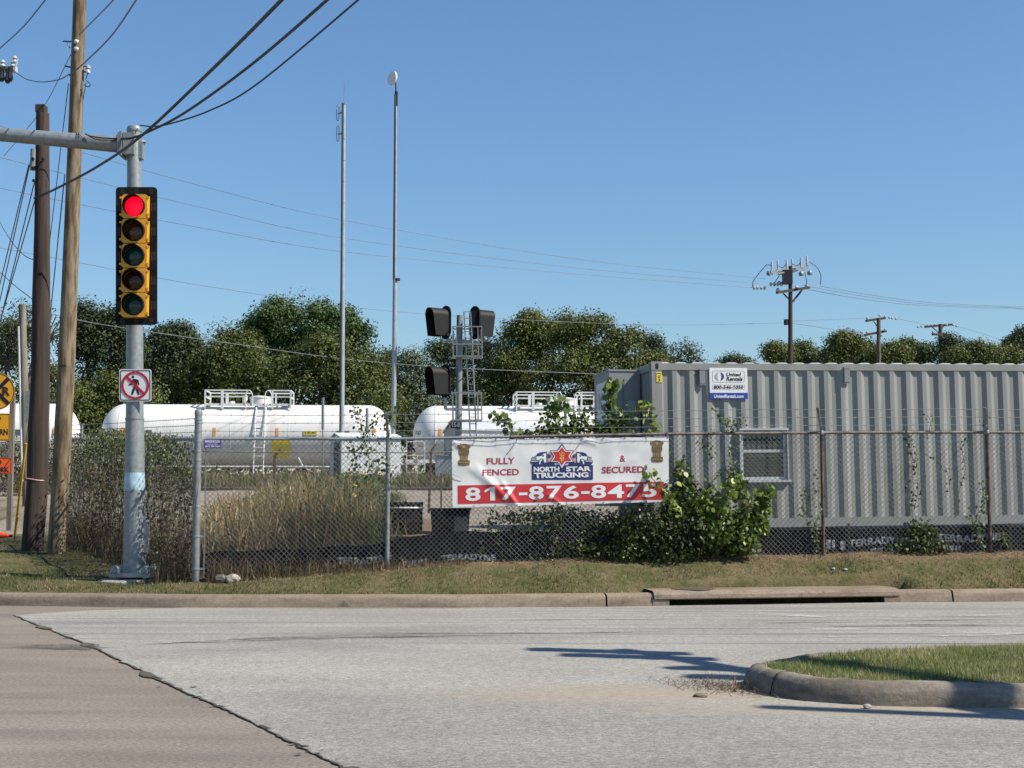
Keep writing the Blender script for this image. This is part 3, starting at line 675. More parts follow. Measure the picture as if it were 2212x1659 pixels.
# ================================================================== CHAIN LINK FENCE ALONG THE ROAD
NF = Vector((FD.y, -FD.x, 0))                     # towards the road
def fpt(s, off=0.0): return Vector((F0.x + FD.x * s + NF.x * off, F0.y + FD.y * s + NF.y * off, 0))
def zrail(s): return float(np.interp(s, [0, 2.7, 6.9, 9.2, 11.8, 20], [2.325, 2.335, 2.43, 2.458, 2.478, 2.5]))
def chain_mesh(mb, p0, d, Ls, ztop, H, r=.0036, pitch=.0755, seed=1, sag=.004, over=.045):
    rr = random.Random(seed); p0 = Vector(p0); d = Vector(d); nrm = Vector((d.y, -d.x, 0))
    for fam in (1, -1):
        c = -H if fam > 0 else 0.0
        while c < Ls + (0 if fam > 0 else H):
            pts = []; n = 6
            # line: s = c + t (fam 1) or c - t, t = height above the bottom
            t0, t1 = 0.0, H + over
            lo, hi = t0, t1
            if fam > 0: lo = max(lo, -c); hi = min(hi, Ls - c)
            else: lo = max(lo, c - Ls); hi = min(hi, c)
            if hi - lo > .05:
                for i in range(n + 1):
                    t = lo + (hi - lo) * i / n; s = c + fam * t
                    q = p0 + d * (s + rr.gauss(0, sag)) + nrm * (fam * .0015 + rr.gauss(0, .004)); q.z = ztop(s) - H + t
                    pts.append(q)
                mb.tube(pts, r, 3, False)
            c += pitch
def barbed(mb, pts, r=.0034, seed=2, step=.125):
    rr = random.Random(seed); mb.tube(pts, r, 4, False)
    L_ = 0
    for a, b in zip(pts[:-1], pts[1:]):
        a = Vector(a); b = Vector(b); n = int((b - a).length / step)
        for i in range(n):
            q = a.lerp(b, (i + rr.random() * .3) / max(n, 1)); mb.tube([q - Vector((.011, 0, 0)), q + Vector((.011, 0, 0))], .0052, 4)
            w = Vector((rr.gauss(0, .006), rr.gauss(0, .01), .017)); mb.tube([q - w, q + w], .0018, 3)

fence = thing('chain_link_fence', 'grey chain-link fence with barbed wire along the road verge, hung with a banner', 'fence', (F0.x, F0.y, .28))
SLEN = 14.5
mb = MB(); chain_mesh(mb, (F0.x + .1, F0.y + .01, 0), (FD.x, FD.y, 0), SLEN - .1, zrail, 2.02); mb.build('chain_link', MT['galv_wire'], fence)
mb = MB(); mb.tube([fpt(s) + Vector((0, 0, zrail(s))) for s in np.linspace(.12, 4.5, 12)], .021, 8); mb.build('top_rail', MT['galv'], fence, smooth=True)
mb = MB(); mb.tube([fpt(s) + Vector((0, 0, zrail(s))) for s in np.linspace(4.52, SLEN, 20)], .022, 8); o = mb.build('top_rail', MT['rustrail'], fence, smooth=True); o['label'] = 'rust-brown right stretch of the top rail'
# corner post with cap, bands, tension bar
zb = .22; mb = MB(); mb.cyl(fpt(0) + Vector((0, 0, zb)), fpt(0) + Vector((0, 0, 2.70)), .052, n=20)
post = mb.build('corner_post', MT['galv_dull'], fence, smooth=True)
mb = MB(); mb.lathe([(.055, 0), (.056, .05), (.05, .07), (.03, .088), (0, .093)], fpt(0) + Vector((0, 0, 2.665))); mb.build('post_cap', MT['galv_dull'], post, smooth=True)
mb = MB()
for z in (2.665 - .06, 2.56, 2.44, 2.29, 2.15, 2.02, 1.36, .93, .47): mb.lathe([(.053, -.014), (.0575, -.012), (.0575, .012), (.053, .014)], fpt(0) + Vector((0, 0, z)), n=20)
for z in (2.29, 1.36, .93, .47): mb.bar(fpt(.04) + Vector((0, 0, z)), fpt(.13) + Vector((0, 0, z)), .008, .024)
mb.build('tension_band', MT['galv'], post, smooth=True)
mb = MB(); mb.bar(fpt(.115) + Vector((0, 0, .40)), fpt(.115) + Vector((0, 0, 2.29)), .018, .006); mb.build('tension_bar', MT['galv'], fence)
for s, rr_, mt, arm in ((2.72, .032, 'galv_dull', 1), (7.0 - .15, .026, 'rust', 0), (9.22, .026, 'rust', 1), (11.82, .028, 'rust', 1), (14.4, .028, 'rust', 1)):
    zg = gzf(*fpt(s).xy) - .1; zt = zrail(s) + .02; mb = MB(); mb.cyl(fpt(s, .0) + Vector((0, 0, zg)), fpt(s, .0) + Vector((0, 0, zt)), rr_, n=12); pp = mb.build('fence_post', MT[mt], fence, smooth=True)
    if arm:
        mb = MB(); q = fpt(s) + Vector((0, 0, zt)); lean = (-.105 if s > 5 else -.01)
        mb.bar(q, q + Vector((lean, -.24, .345)), .04, .012); mb.lathe([(rr_ + .006, -.05), (rr_ + .008, .0), (rr_ * .6, .03), (0, .035)], q, n=12)
        mb.build('barb_arm', MT['galv_dull'], pp, smooth=True)
for i, (h, off) in enumerate(((.345, .22), (.232, .15), (.115, .08))):
    mb = MB(); pts = []
    for s in np.linspace(.05, SLEN, 40):
        o_ = off * min(1, s / 2.5); pts.append(fpt(s, o_) + Vector((0, 0, zrail(s) + h - .012 * abs(math.sin(s * 1.15)))))
    barbed(mb, pts, seed=20 + i); mb.build('barbed_wire', MT['galv_wire'], fence)

# ---- side run of the same enclosure, going back from the corner post
side = thing('side_fence', 'chain-link side fence overgrown with dry vines, running back from the corner post', 'fence', (F0.x, F0.y, .28))
def spt(s, off=0.0): return Vector((F0.x + SRD.x * s - SRD.y * off, F0.y + SRD.y * s + SRD.x * off, 0))
def zrs(s): return float(np.interp(s, [0, 5, 10.6, 20], [2.32, 2.50, 2.72, 3.0]))
mb = MB(); chain_mesh(mb, (F0.x, F0.y, 0), (SRD.x, SRD.y, 0), 12.2, zrs, 2.1, seed=5); mb.build('chain_link', MT['galv_wire'], side)
mb = MB(); mb.tube([spt(s) + Vector((0, 0, zrs(s))) for s in np.linspace(.1, 12.2, 12)], .021, 8); mb.build('top_rail', MT['galv_dull'], side, smooth=True)
for s in (3.1, 6.2, 9.4, 10.9, 12.2):
    mb = MB(); mb.cyl(spt(s) + Vector((0, 0, gzf(*spt(s).xy) - .1)), spt(s) + Vector((0, 0, zrs(s) + (.32 if s > 9 else .03))), .03, n=10); mb.build('fence_post', MT['galv_dull'], side, smooth=True)
for i, h in enumerate((.30, .20, .10)):
    mb = MB(); barbed(mb, [spt(s) + Vector((0, 0, zrs(s) + h)) for s in np.linspace(.1, 12.2, 14)], seed=40 + i); mb.build('barbed_wire', MT['galv_wire'], side)

# ---- small fence maker's sign by the corner post
def fence_px(u, v, off): return PP(u, v, fpt(0, off), NF)
sg = thing('fence_plate', 'small purple plate with white lettering wired on the fence rail by the corner post', 'sign', fence_px(459, 958, .03))
mb = MB(); put_poly(mb, rrect(440, 948.5, 478, 968.5, 1.2), lambda u, v: fence_px(u, v, .030)); 
vs0 = [Vector(v) for v in mb.v]; mb = MB(); mb.prism(vs0, -NF * .004); pl = mb.build('plate', MT['purple'], sg)
mb = MB(); fn = lambda u, v: fence_px(u, v, .0325)
put_text(mb, 'MAGNOLIA', ((443, 950), (475, 956.6)), fn, .02); put_text(mb, 'fence & patio', ((448, 958), (470, 961.2)), fn, .01); put_text(mb, '(817) 995-7667', ((443, 962.3), (475.5, 967)), fn, .02)
mb.build('lettering', MT['print_white'], sg)

# ---- black printed ground sheeting behind the foot of the fence
sh = thing('ground_sheeting', 'black printed plastic sheeting wrapped along the foot of the fence', 'sheeting', (fpt(.2).x, fpt(.2, -.05).y, .3))
rs = random.Random(9)
def sheet_top(s): return float(np.interp(s, [0, .4, 1.2, 2.4, 2.9, 3.4, 4.4, 5.4, 6.6, 8.3, 9.5, 10.4, 11.9, 14.5], [.66, .72, .74, .80, .88, .98, 1.0, 1.0, 1.0, 1.02, 1.00, 1.04, 1.06, 1.06])) + .012 * math.sin(s * 7)
def sheet_off(s, t): return -.055 + .018 * mnoise.noise(Vector((s * 3.2, t * 2.5, 1))) + .008 * mnoise.noise(Vector((s * 11, t * 6, 4)))
mb = MB(); n = 240; R = 7; base = []
for i in range(n + 1):
    s = .12 + (SLEN - .2) * i / n; zg = gzf(*fpt(s).xy) - .06; zt = sheet_top(s)
    for j in range(R): t = j / (R - 1); mb.v.append(tuple(fpt(s, sheet_off(s, t) * (1 if j else .7)) + Vector((0, 0, zg + (zt - zg) * t))))
for i in range(n):
    for j in range(R - 1): a = i * R + j; mb.f.append((a, a + R, a + R + 1, a + 1)); mb.mi.append(0)
mb.build('sheet', MT['sheeting'], sh, smooth=True)
mb = MB()
def sheet_fn(dz):
    def fn(s, h):
        zg = gzf(*fpt(s).xy); zt = sheet_top(s); return fpt(s, -.03) + Vector((0, 0, zt - h - dz))
    return fn
for s0, w, h0, hh in ((2.0, .78, .17, .10), (3.5, .8, .33, .085), (7.3, .95, .14, .11), (9.62, .95, .14, .11), (11.0, 1.0, .12, .11)):
    put_text(mb, 'TERRADYNE', ((s0, h0), (s0 + w, h0 + hh)), sheet_fn(0), .03)
def strip_blocks(s0, s1, h0, h1, k):
    fn = sheet_fn(0)
    s = s0
    while s < s1:
        w = rs.uniform(.03, .09)
        if rs.random() < k: put_poly(mb, ((s, h0 + rs.uniform(0, .02)), (s + w, h0), (s + w * .9, h1), (s, h1 - rs.uniform(0, .03))), fn)
        s += w + .02
strip_blocks(2.95, 3.4, .34, .44, .7); strip_blocks(9.2, 9.55, .15, .30, .8); strip_blocks(10.5, 10.95, .17, .33, .7)
for s0, s1, h0, h1 in ((3.45, 4.35, .45, .49), (7.1, 8.3, .30, .35), (9.75, 10.5, .30, .36), (11.1, 12.0, .28, .35), (1.25, 1.55, .26, .36)): strip_blocks(s0, s1, h0, h1, .65)
mb.build('print', MT['sheet_print'], sh)
for s in (9.62, 12.15):
    mb = MB(); mb.bar(fpt(s, -.02) + Vector((0, 0, .6)), fpt(s, -.02) + Vector((0, 0, 1.1)), .03, .03); mb.build('stake', MT['dark_wood'], sh)

# ================================================================== BANNER
def BZ(zx, zy): return (1750 + zx / 2.458) / 1.8228, (1700 + zy / 2.458) / 1.8228
BN = thing('advertising_banner', 'white vinyl banner with red lettering and a red phone number strip tied to the fence', 'banner', fence_px(*BZ(1120, 700), .05))
def bdisp(zx, zy):
    d = .010 * mnoise.noise(Vector((zx / 330, zy / 260, 0))) + .004 * mnoise.noise(Vector((zx / 120, zy / 120, 3)))
    # the slack folds running from the left number block down to the hem
    for (x0, y0, x1, y1, a, w) in ((230, 330, 700, 715, .016, 40), (300, 320, 560, 600, .012, 28), (560, 490, 700, 712, .02, 22), (1000, 610, 1130, 700, .012, 20), (1340, 80, 1480, 120, .012, 24), (60, 90, 170, 150, .012, 25), (1380, 70, 1600, 60, .008, 30), (700, 90, 640, 230, .005, 26), (1560, 360, 1850, 250, .006, 40)):
        dx, dy = x1 - x0, y1 - y0; L2 = dx * dx + dy * dy; t = ((zx - x0) * dx + (zy - y0) * dy) / L2; q = abs((zx - x0) * dy - (zy - y0) * dx) / math.sqrt(L2)
        e = 1 / (1 + math.exp(-14 * t)) / (1 + math.exp(14 * (t - 1)))
        d += a * e * math.exp(-(q / w) ** 2)
    return d
def bfn(off):
    def fn(zx, zy): u, v = BZ(zx, zy); return fence_px(u, v, .045 + bdisp(zx, zy) + off)
    return fn
mb = MB(); n, R = 150, 46; bf = bfn(0)
for i in range(n + 1):
    t = i / n; xt = 70 + 2100 * t; xb = 80 + 2092 * t
    yt = 75 - 30 * t + 5 * abs(math.sin(t * math.pi * 10)); yb = 735 - 55 * t - 4 * abs(math.sin(t * math.pi * 10))
    for j in range(R + 1): q = j / R; mb.v.append(tuple(bf(xt + (xb - xt) * q, yt + (yb - yt) * q)))
for i in range(n):
    for j in range(R): a = i * (R + 1) + j; mb.f.append((a, a + R + 1, a + R + 2, a + 1)); mb.mi.append(0)
vo = mb.build('vinyl_sheet', MT['vinyl'], BN, smooth=True)
def fine(mb, maxlen=22.0): return mb
def bprint(name, mat, shapes, off, label=None, parent=BN):
    """shapes: ('t', text, quad, bold) or ('p', pts) in banner space; cut fine so it follows the cloth"""
    m2 = MB(); idf = lambda x, y: (x, y, 0)
    for sh_ in shapes:
        if sh_[0] == 't': put_text(m2, sh_[1], sh_[2], idf, sh_[3])
        elif sh_[0] == 'r': put_ring(m2, *sh_[1:3], sh_[3], idf)
        else: put_poly(m2, sh_[1], idf)
    me = bpy.data.meshes.new('x'); me.from_pydata(m2.v, [], m2.f); bm = bmesh.new(); bm.from_mesh(me); bmesh.ops.triangulate(bm, faces=bm.faces)
    for _ in range(9):
        es = [e for e in bm.edges if e.calc_length() > 24]
        if not es: break
        bmesh.ops.subdivide_edges(bm, edges=es, cuts=1, use_grid_fill=False); bmesh.ops.triangulate(bm, faces=[f for f in bm.faces if len(f.verts) > 3])
    fn = bfn(off); out = MB(); out.raw([fn(v.co.x, v.co.y) for v in bm.verts], [tuple(v.index for v in f.verts) for f in bm.faces]) if not bm.verts.index_update() else None
    bm.free(); bpy.data.meshes.remove(me)
    o = out.build(name, mat, parent)
    if label: o['label'] = label
    return o
bprint('number_strip', MT['print_red'], [('p', [(128, 520), (2125, 482), (2122, 655), (130, 700)])], .003)
num = [('8', 202, 350), ('1', 388, 490), ('7', 545, 692), ('-', 720, 803), ('8', 816, 962), ('7', 988, 1135), ('6', 1153, 1302), ('-', 1323, 1405), ('8', 1418, 1565), ('4', 1580, 1738), ('7', 1755, 1892), ('5', 1910, 2055)]
shp = []
for ch, xa, xb in num:
    ya = 540 - (xa - 202) * .020; yb = 672 - (xa - 202) * .022
    if ch == '-': ya, yb = (ya + yb) / 2 - 8 + 2, (ya + yb) / 2 + 20
    shp.append(('t', ch, ((xa, ya), (xb, ya - 2), (xb, yb - 2), (xa, yb)), .025))
bprint('phone_number', MT['print_white'], shp, .0065)
for wd_, q_ in (('FULLY', ((408, 256), (682, 248), (680, 312), (410, 318))), ('FENCED', ((368, 365), (722, 358), (722, 420), (368, 426))), ('&', ((1698, 230), (1752, 228), (1752, 290), (1698, 292))), ('SECURED', ((1522, 340), (1932, 332), (1932, 394), (1522, 404)))):
    bprint('lettering', MT['print_crimson'], [('t', wd_, q_, .022)], .003)
# company logo
def flip(pts): return [(2270 - x, y) for x, y in pts]
logo = bprint('logo_panel', MT['navy'], [('p', rrect(846, 322, 1438, 466, 10))], .003)
bprint('logo_lettering', MT['print_white'], [('t', 'NORTH', ((864, 340), (1112, 337), (1112, 387), (864, 390)), .045), ('t', 'STAR', ((1176, 337), (1420, 333), (1420, 381), (1176, 384)), .045),
       ('t', 'TRUCKING', ((864, 396), (1394, 391), (1394, 441), (872, 450)), .045)], .008, parent=logo)
bprint('logo_small_print', MT['print_grey'], [('t', 'I', ((1407, 398), (1411, 410)), 0), ('t', 'N', ((1404, 414), (1414, 425)), 0), ('t', 'C', ((1404, 429), (1414, 441)), 0)], .008, parent=logo)
def hexstar(cx, cy, R, r): return [(cx + (R if i % 2 == 0 else r) * math.sin(math.pi * i / 6) * (.98 if i % 6 else 1), cy - (R if i % 2 == 0 else r) * math.cos(math.pi * i / 6)) for i in range(12)]
def tri_star(cx, cy, sx, top, bot, k):
    pts = []
    for x, y in ((0, -top), (.36, -.5), (1, -.5), (.70, 0), (1, .5), (.36, .5), (0, bot), (-.36, .5), (-1, .5), (-.70, 0), (-1, -.5), (-.36, -.5)):
        pts.append((cx + x * sx * k, cy + y * 118 * k))
    return pts
truckN = []; truckW = []; flagP = []; flagN = []
for fl in (lambda p: p, flip):
    truckN += [('p', fl([(886, 232), (900, 210), (930, 198), (985, 194), (988, 200), (988, 240), (886, 240)])),                       # roof and screen
               ('p', fl([(846, 245), (886, 238), (888, 282), (848, 282)])), ('p', fl([(832, 278), (915, 274), (915, 308), (845, 312), (834, 300)])),   # grille, bumper
               ('p', fl([(915, 290), (930, 262), (958, 262), (962, 300), (1060, 292), (1072, 326), (850, 326), (850, 306)])), ('p', fl([(988, 190), (994, 190), (994, 300), (988, 300)]))]
    truckW += [('p', fl([(892, 240), (940, 236), (958, 214), (984, 206), (984, 292), (966, 296), (956, 262), (928, 260), (908, 276), (892, 268)])),
               ('p', fl([(836, 284), (906, 281), (906, 287), (837, 291)])), ('p', fl([(852, 252), (858, 251), (858, 276), (852, 277)])), ('p', fl([(864, 250), (868, 250), (868, 276), (864, 276)])), ('p', fl([(874, 249), (879, 249), (879, 276), (874, 276)])),
               ('p', fl([(916, 312), (922, 280), (936, 266), (950, 274), (938, 280), (930, 296), (928, 316)]))]
    flagP += [('p', fl([(997, 204), (1058, 246), (1044, 292), (998, 288)]))]
    flagN += [('p', fl([(1000, 212), (1028, 228), (1028, 252), (1000, 250)])), ('p', fl([(950, 224), (962, 222), (962, 242), (950, 244)]))]
lt = bprint('logo_trucks', MT['navy'], truckN, .005, parent=logo); bprint('truck_highlights', MT['print_white'], truckW, .009, parent=logo)
bprint('trailer_flags', MT['print_pink'], flagP, .007, parent=logo); bprint('flag_cantons', MT['navy'], flagN, .0105, parent=logo)
bprint('star_outline', MT['navy'], [('p', tri_star(1137, 238, 118, 1.08, 1.0, 1.0))], .010, parent=logo)
bprint('star_border', MT['print_white'], [('p', tri_star(1137, 238, 118, 1.0, 1.08, .90))], .012, parent=logo)
bprint('star', MT['print_red'], [('p', tri_star(1137, 238, 118, .98, .98, .77))], .014, parent=logo)
bprint('trident', MT['print_gold'], [('p', [(1134, 200), (1139, 200), (1140, 296), (1133, 296)]), ('p', [(1129, 204), (1137, 188), (1145, 204), (1137, 222)]), ('p', [(1113, 204), (1119, 204), (1121, 226), (1133, 232), (1133, 240), (1117, 233)]),
       ('p', [(1161, 204), (1155, 204), (1153, 226), (1141, 232), (1141, 240), (1157, 233)]), ('p', [(1114, 250), (1128, 246), (1132, 262), (1118, 266)]), ('p', [(1160, 250), (1146, 246), (1142, 262), (1156, 266)]), ('p', [(1122, 270), (1132, 268), (1128, 286)]), ('p', [(1152, 270), (1142, 268), (1146, 286)])], .016, parent=logo)
# carved-capital emblems in both top corners
for dx, dy in ((0, 0), (1870, -33)):
    sh2 = lambda pts: ('p', [(x + dx, y + dy) for x, y in pts])
    em = bprint('emblem', MT['print_brown'], [sh2([(122, 142), (128, 124), (146, 126), (160, 118), (188, 116), (214, 120), (230, 126), (246, 122), (254, 140), (246, 160), (236, 164), (240, 186), (238, 212), (230, 232), (146, 232), (138, 210), (138, 186), (142, 166), (130, 162)]),
                sh2([(150, 232), (228, 232), (226, 278), (152, 278)]), sh2([(134, 276), (244, 276), (246, 300), (242, 324), (190, 330), (138, 326), (133, 302)])], .004)
    bprint('emblem_shading', MT['print_tan'], [sh2([(155, 236), (167, 236), (166, 276), (156, 276)]), sh2([(176, 236), (186, 236), (186, 276), (176, 276)]), sh2([(194, 236), (204, 236), (204, 276), (194, 276)]), sh2([(212, 236), (222, 236), (222, 276), (213, 276)]),
            sh2([(176, 134), (202, 134), (206, 150), (188, 162), (172, 150)]), sh2([(140, 296), (238, 294), (238, 302), (140, 304)]), sh2([(128, 134), (140, 136), (138, 152), (128, 150)]), sh2([(238, 134), (248, 132), (248, 148), (240, 152)])], .007, parent=em)
mb = MB()
for i in range(11):
    t = i / 10
    for y0 in (84 - 30 * t, 724 - 55 * t): q = bfn(.004)(78 + 2086 * t, y0); mb.lathe([(.009, 0), (.012, .003), (.0045, .004)], q, NF, 10)
mb.build('grommet', MT['galv'], BN)
mb = MB()
for zx, zy, ex, ey in ((70, 405, 182, 460), (700, 88, 600, 228), (300, 85, 255, 140), (1340, 68, 1265, 180), (75, 80, 130, 130)): mb.tube([bfn(.012)(zx, zy), bfn(.02)((zx + ex) / 2 + 4, (zy + ey) / 2), bfn(.014)(ex, ey)], .0035, 4)
mb.build('tie_wire', MT['galv_dull'], BN)

# ================================================================== CONTAINER
PHI = math.radians(9); CA = Vector((2.22, 22.2, 1.0)); CDX = Vector((math.cos(PHI), math.sin(PHI), 0)); CDY = Vector((-math.sin(PHI), math.cos(PHI), 0))
ct = thing('shipping_container', 'grey corrugated shipping container office with one window behind the fence', 'container', CA, PHI)
ct.rotation_euler.y = -.0115                                        # the yard rises a little to the right
def cl(u, v, off=0.0):
    p = PP(u, v, CA + CDY * off, CDY) - CA; return p.dot(CDX), p.z
LC, HC, WC = 12.19, 2.60, 2.44
u0 = cl(1486, 1000)[0]
def corr(x):
    t = ((x - u0) % .278)
    if t < .068: return .036 * (1 - t / .068)          # faces left, coming out towards the road
    if t < .138: return 0.0
    if t < .206: return .036 * (t - .138) / .068
    return .036
brk = sorted([x for k in range(-10, 60) for x in (u0 + k * .278, u0 + k * .278 + .068, u0 + k * .278 + .138, u0 + k * .278 + .206) if .16 < x < LC - .16] + [.16, LC - .16])
WX0, WZ1 = cl(1600, 932, .02); WX1, WZ0 = cl(1702, 1040, .02)
mb = MB()
z0, z1 = .14, HC - .115
cuts = sorted(brk + [WX0, WX1])
for a, b in zip(cuts[:-1], cuts[1:]):
    if b - a < 1e-5: continue
    ya, yb = .006 + corr(a + 1e-6), .006 + corr(b - 1e-6)
    for za, zb2 in ((z0, WZ0), (WZ0, WZ1), (WZ1, z1)):
        if za == WZ0 and a > WX0 - 1e-4 and b < WX1 + 1e-4: continue
        mb.quad((a, ya, za), (b, yb, za), (b, yb, zb2), (a, ya, zb2))
mb.build('side_wall', MT['cont'], ct, local=True)
mb = MB(); mb.bb(.16, LC - .16, 0, .06, HC - .115, HC - .01); mb.build('top_rail', MT['cont'], ct, local=True)
mb = MB(); mb.bb(.16, LC - .16, .004, .06, 0, .14); mb.build('bottom_rail', MT['cont_dark'], ct, local=True)
mb = MB(); k = 0; x = .1
while x < LC - .2:
    for a, b, c, d in ((0, .05, 0, .022), (.05, .16, .022, .022), (.16, .21, .022, 0), (.21, .278, 0, 0)): mb.quad((x + a, .02, HC - .012 + c), (x + b, .02, HC - .012 + d), (x + b, WC - .02, HC - .012 + d), (x + a, WC - .02, HC - .012 + c))
    for a, b, c, d in ((0, .05, 0, .022), (.05, .16, .022, .022), (.16, .21, .022, 0)): mb.quad((x + a, .02, HC - .013), (x + b, .02, HC - .013), (x + b, .02, HC - .012 + d), (x + a, .02, HC - .012 + c))
    x += .278
mb.build('roof', MT['cont_roof'], ct, local=True)
mb = MB()                                                           # end wall, corrugated
y = .17; prof = []
while y < WC - .17:
    for a, b in ((0, .03), (.11, .03), (.14, .055), (.22, .055)): prof.append((y + a, b))
    y += .25
prof.append((WC - .16, .03))
for (ya, xa), (yb, xb) in zip(prof[:-1], prof[1:]): mb.quad((xa, ya, .15), (xb, yb, .15), (xb, yb, HC - .12), (xa, ya, HC - .12))
mb.build('end_wall', MT['cont_dark'], ct, local=True)
mb = MB(); mb.bb(0, .06, .16, WC - .16, HC - .12, HC - .005); mb.bb(0, .06, .16, WC - .16, 0, .15); mb.build('end_header', MT['cont'], ct, local=True)
for x, y in ((0, 0), (0, WC - .16), (LC - .16, 0), (LC - .16, WC - .16)):
    mb = MB(); mb.bb(x, x + .16, y, y + .16, .118, HC - .118); cp = mb.build('corner_post', MT['cont'], ct, local=True)
    for z in (0, HC - .118):
        mb = MB(); mb.bb(x - .004, x + .164, y - .004, y + .164, z, z + .118 + (.018 if z else 0)); cc = mb.build('corner_casting', MT['cont'], cp, local=True)
        if z and x == 0 and y == 0:
            for face in (0, 1):
                pts = [(math.cos(a) * .026, math.sin(a) * .022 + (.024 if math.sin(a) > 0 else -.024)) for a in np.linspace(0, 2 * math.pi, 20)[:-1]]
                mb = MB(); mb.prism([(x + .085 + p, -.0065, z + .06 + q) if face == 0 else (-.0065, y + .08 + p, z + .06 + q) for p, q in pts], (0, .001, 0) if face == 0 else (.001, 0, 0)); mb.build('lifting_hole', MT['sign_black'], ct, local=True)
# window
wf = MB(); d0, d1 = -.035, .06; fr = .035
for a in ((WX0 - .02, WX1 + .02, WZ1, WZ1 + .03), (WX0 - .03, WX1 + .05, WZ0 - .035, WZ0 + .0)): wf.bb(a[0], a[1], d0 - .015, d1, a[2], a[3])
wf.bb(WX0 - .02, WX0 + .005, d0, d1, WZ0, WZ1); wf.bb(WX1 - .004, WX1 + .015, d0, d1, WZ0, WZ1)
win = wf.build('window', MT['alu'], ct, local=True)
mb = MB(); zm = WZ0 + (WZ1 - WZ0) * .58
mb.bb(WX0 + .02, WX1 - .012, .02, .05, zm - .02, zm + .025); mb.bb(WX0 + .02, WX1 - .012, .025, .055, WZ0, WZ0 + .05); mb.bb(WX0 + .02, WX0 + .05, .02, .05, WZ0, WZ1); mb.bb(WX1 - .055, WX1 - .012, .02, .05, WZ0, WZ1); mb.build('sash', MT['alu'], win, local=True)
mb = MB(); mb.bb(WX0 + .05, WX1 - .055, .036, .044, zm + .025, WZ1); mb.bb(WX0 + .05, WX1 - .055, .036, .044, WZ0 + .05, zm - .02); mb.build('pane', MT['glass'], win, local=True)
mb = MB()
for i in range(7): x = WX0 + .1 + i * (WX1 - WX0 - .15) / 7; mb.bb(x, x + .006, .028, .034, zm + .03, WZ1 - .01)
for i in range(7): z = WZ0 + .08 + i * .045; mb.bb(WX0 + .05, WX1 - .055, .029, .034, z, z + .006)
mb.build('security_bar', MT['sign_black'], win, local=True)
# vents
for u in (1520, 1832):
    x, zt = cl(u, 799); x2, zb_ = cl(u, 833); mb = MB(); mb.bb(x - .045, x + .045, -.028, .02, zb_ + .02, zt - .02); mb.bb(x - .05, x + .05, -.032, .01, zt - .02, zt + .01); mb.bb(x - .05, x + .05, -.022, .01, zb_ - .005, zb_ + .02); mb.build('side_vent', MT['cont_dark'], ct, local=True)
# rental company board on the long side
bx0, bz1 = cl(1536, 796, -.01); bx1, bz0 = cl(1618.5, 864.5, -.01)
mb = MB(); mb.bb(bx0, bx1, -.012, -.006, bz0, bz1); bd = mb.build('company_board', MT['sign_white'], ct, local=True); bd['label'] = 'white and blue rental company board with phone number'
def bq(px, py, off): # board space from the zoomed photo: 1520..1938 x 280..625
    return (bx0 + (bx1 - bx0) * (px - 1520) / 418, -.012 - off, bz1 - (bz1 - bz0) * (py - 280) / 345)
def board(o, parent, F, sets):
    for nm, mt, shp, off in sets:
        m2 = MB(); fn = lambda x, y: F(x, y, off)
        for s in shp:
            if s[0] == 't': put_text(m2, s[1], s[2], fn, s[3])
            elif s[0] == 'r': put_ring(m2, s[1], s[2], s[3], fn, 30, *(s[4:]))
            else: put_poly(m2, s[1], fn)
        m2.build(nm, mt, parent, local=True)
def crescent(cx, cy, R, off, sgn):
    out = [(cx + sgn * R * math.cos(a), cy + R * math.sin(a)) for a in np.linspace(-math.pi / 2, math.pi / 2, 16)]
    inn = [(cx + sgn * R * .38 * math.cos(a), cy + R * math.sin(a)) for a in np.linspace(math.pi / 2, -math.pi / 2, 16)]
    return out + inn[1:-1]
def outline(x0, y0, x1, y1, r, w):
    a = rrect(x0, y0, x1, y1, r, 4); b = rrect(x0 + w, y0 + w, x1 - w, y1 - w, max(r - w, .5), 4); n = len(a)
    return [('p', [a[i], a[(i + 1) % n], b[(i + 1) % n], b[i]]) for i in range(n)]
def rental(parent, F):
    board(None, parent, F, [('blue_band', MT['blue'], [('p', [(1520, 556), (1938, 556), (1938, 625), (1520, 625)])], .0025),
        ('lettering', MT['sign_black'], [('t', 'United', ((1712, 332), (1870, 332), (1860, 374), (1702, 374)), .03), ('t', 'Rentals', ((1712, 380), (1890, 380), (1882, 424), (1702, 424)), .03), ('t', '800-546-1050', ((1566, 474), (1895, 474), (1889, 512), (1560, 512)), .03)], .0025),
        ('web_address', MT['sign_white'], [('t', 'UnitedRentals.com', ((1570, 576), (1895, 576), (1888, 612), (1563, 612)), .03)], .005),
        ('logo_mark', MT['navy'], [('p', crescent(1634, 376, 46, 0, 1))], .0025), ('logo_mark', MT['print_grey'], [('p', crescent(1624, 376, 46, 0, -1))], .003),
        ('border_line', MT['print_grey'], outline(1552, 312, 1908, 440, 16, 4) + outline(1548, 466, 1910, 518, 12, 3), .0025)])
rental(bd, bq)
gx0, gz1 = cl(1421.5, 804); gx1, gz0 = cl(1433, 826)
mb = MB(); mb.bb(gx0, gx1, -.007, -.003, gz0, gz1); lb = mb.build('yellow_label', MT['label_yellow'], ct, local=True)
m2 = MB(); fn = lambda x, y: (gx0 + (gx1 - gx0) * x, -.0095, gz1 - (gz1 - gz0) * y)
put_text(m2, 'G', ((.28, .32), (.72, .58)), fn, .02); put_text(m2, '3', ((.3, .66), (.7, .92)), fn, .02); put_text(m2, 'WARNING', ((.1, .08), (.9, .2)), fn, .02); m2.build('lettering', MT['sign_black'], lb, local=True)

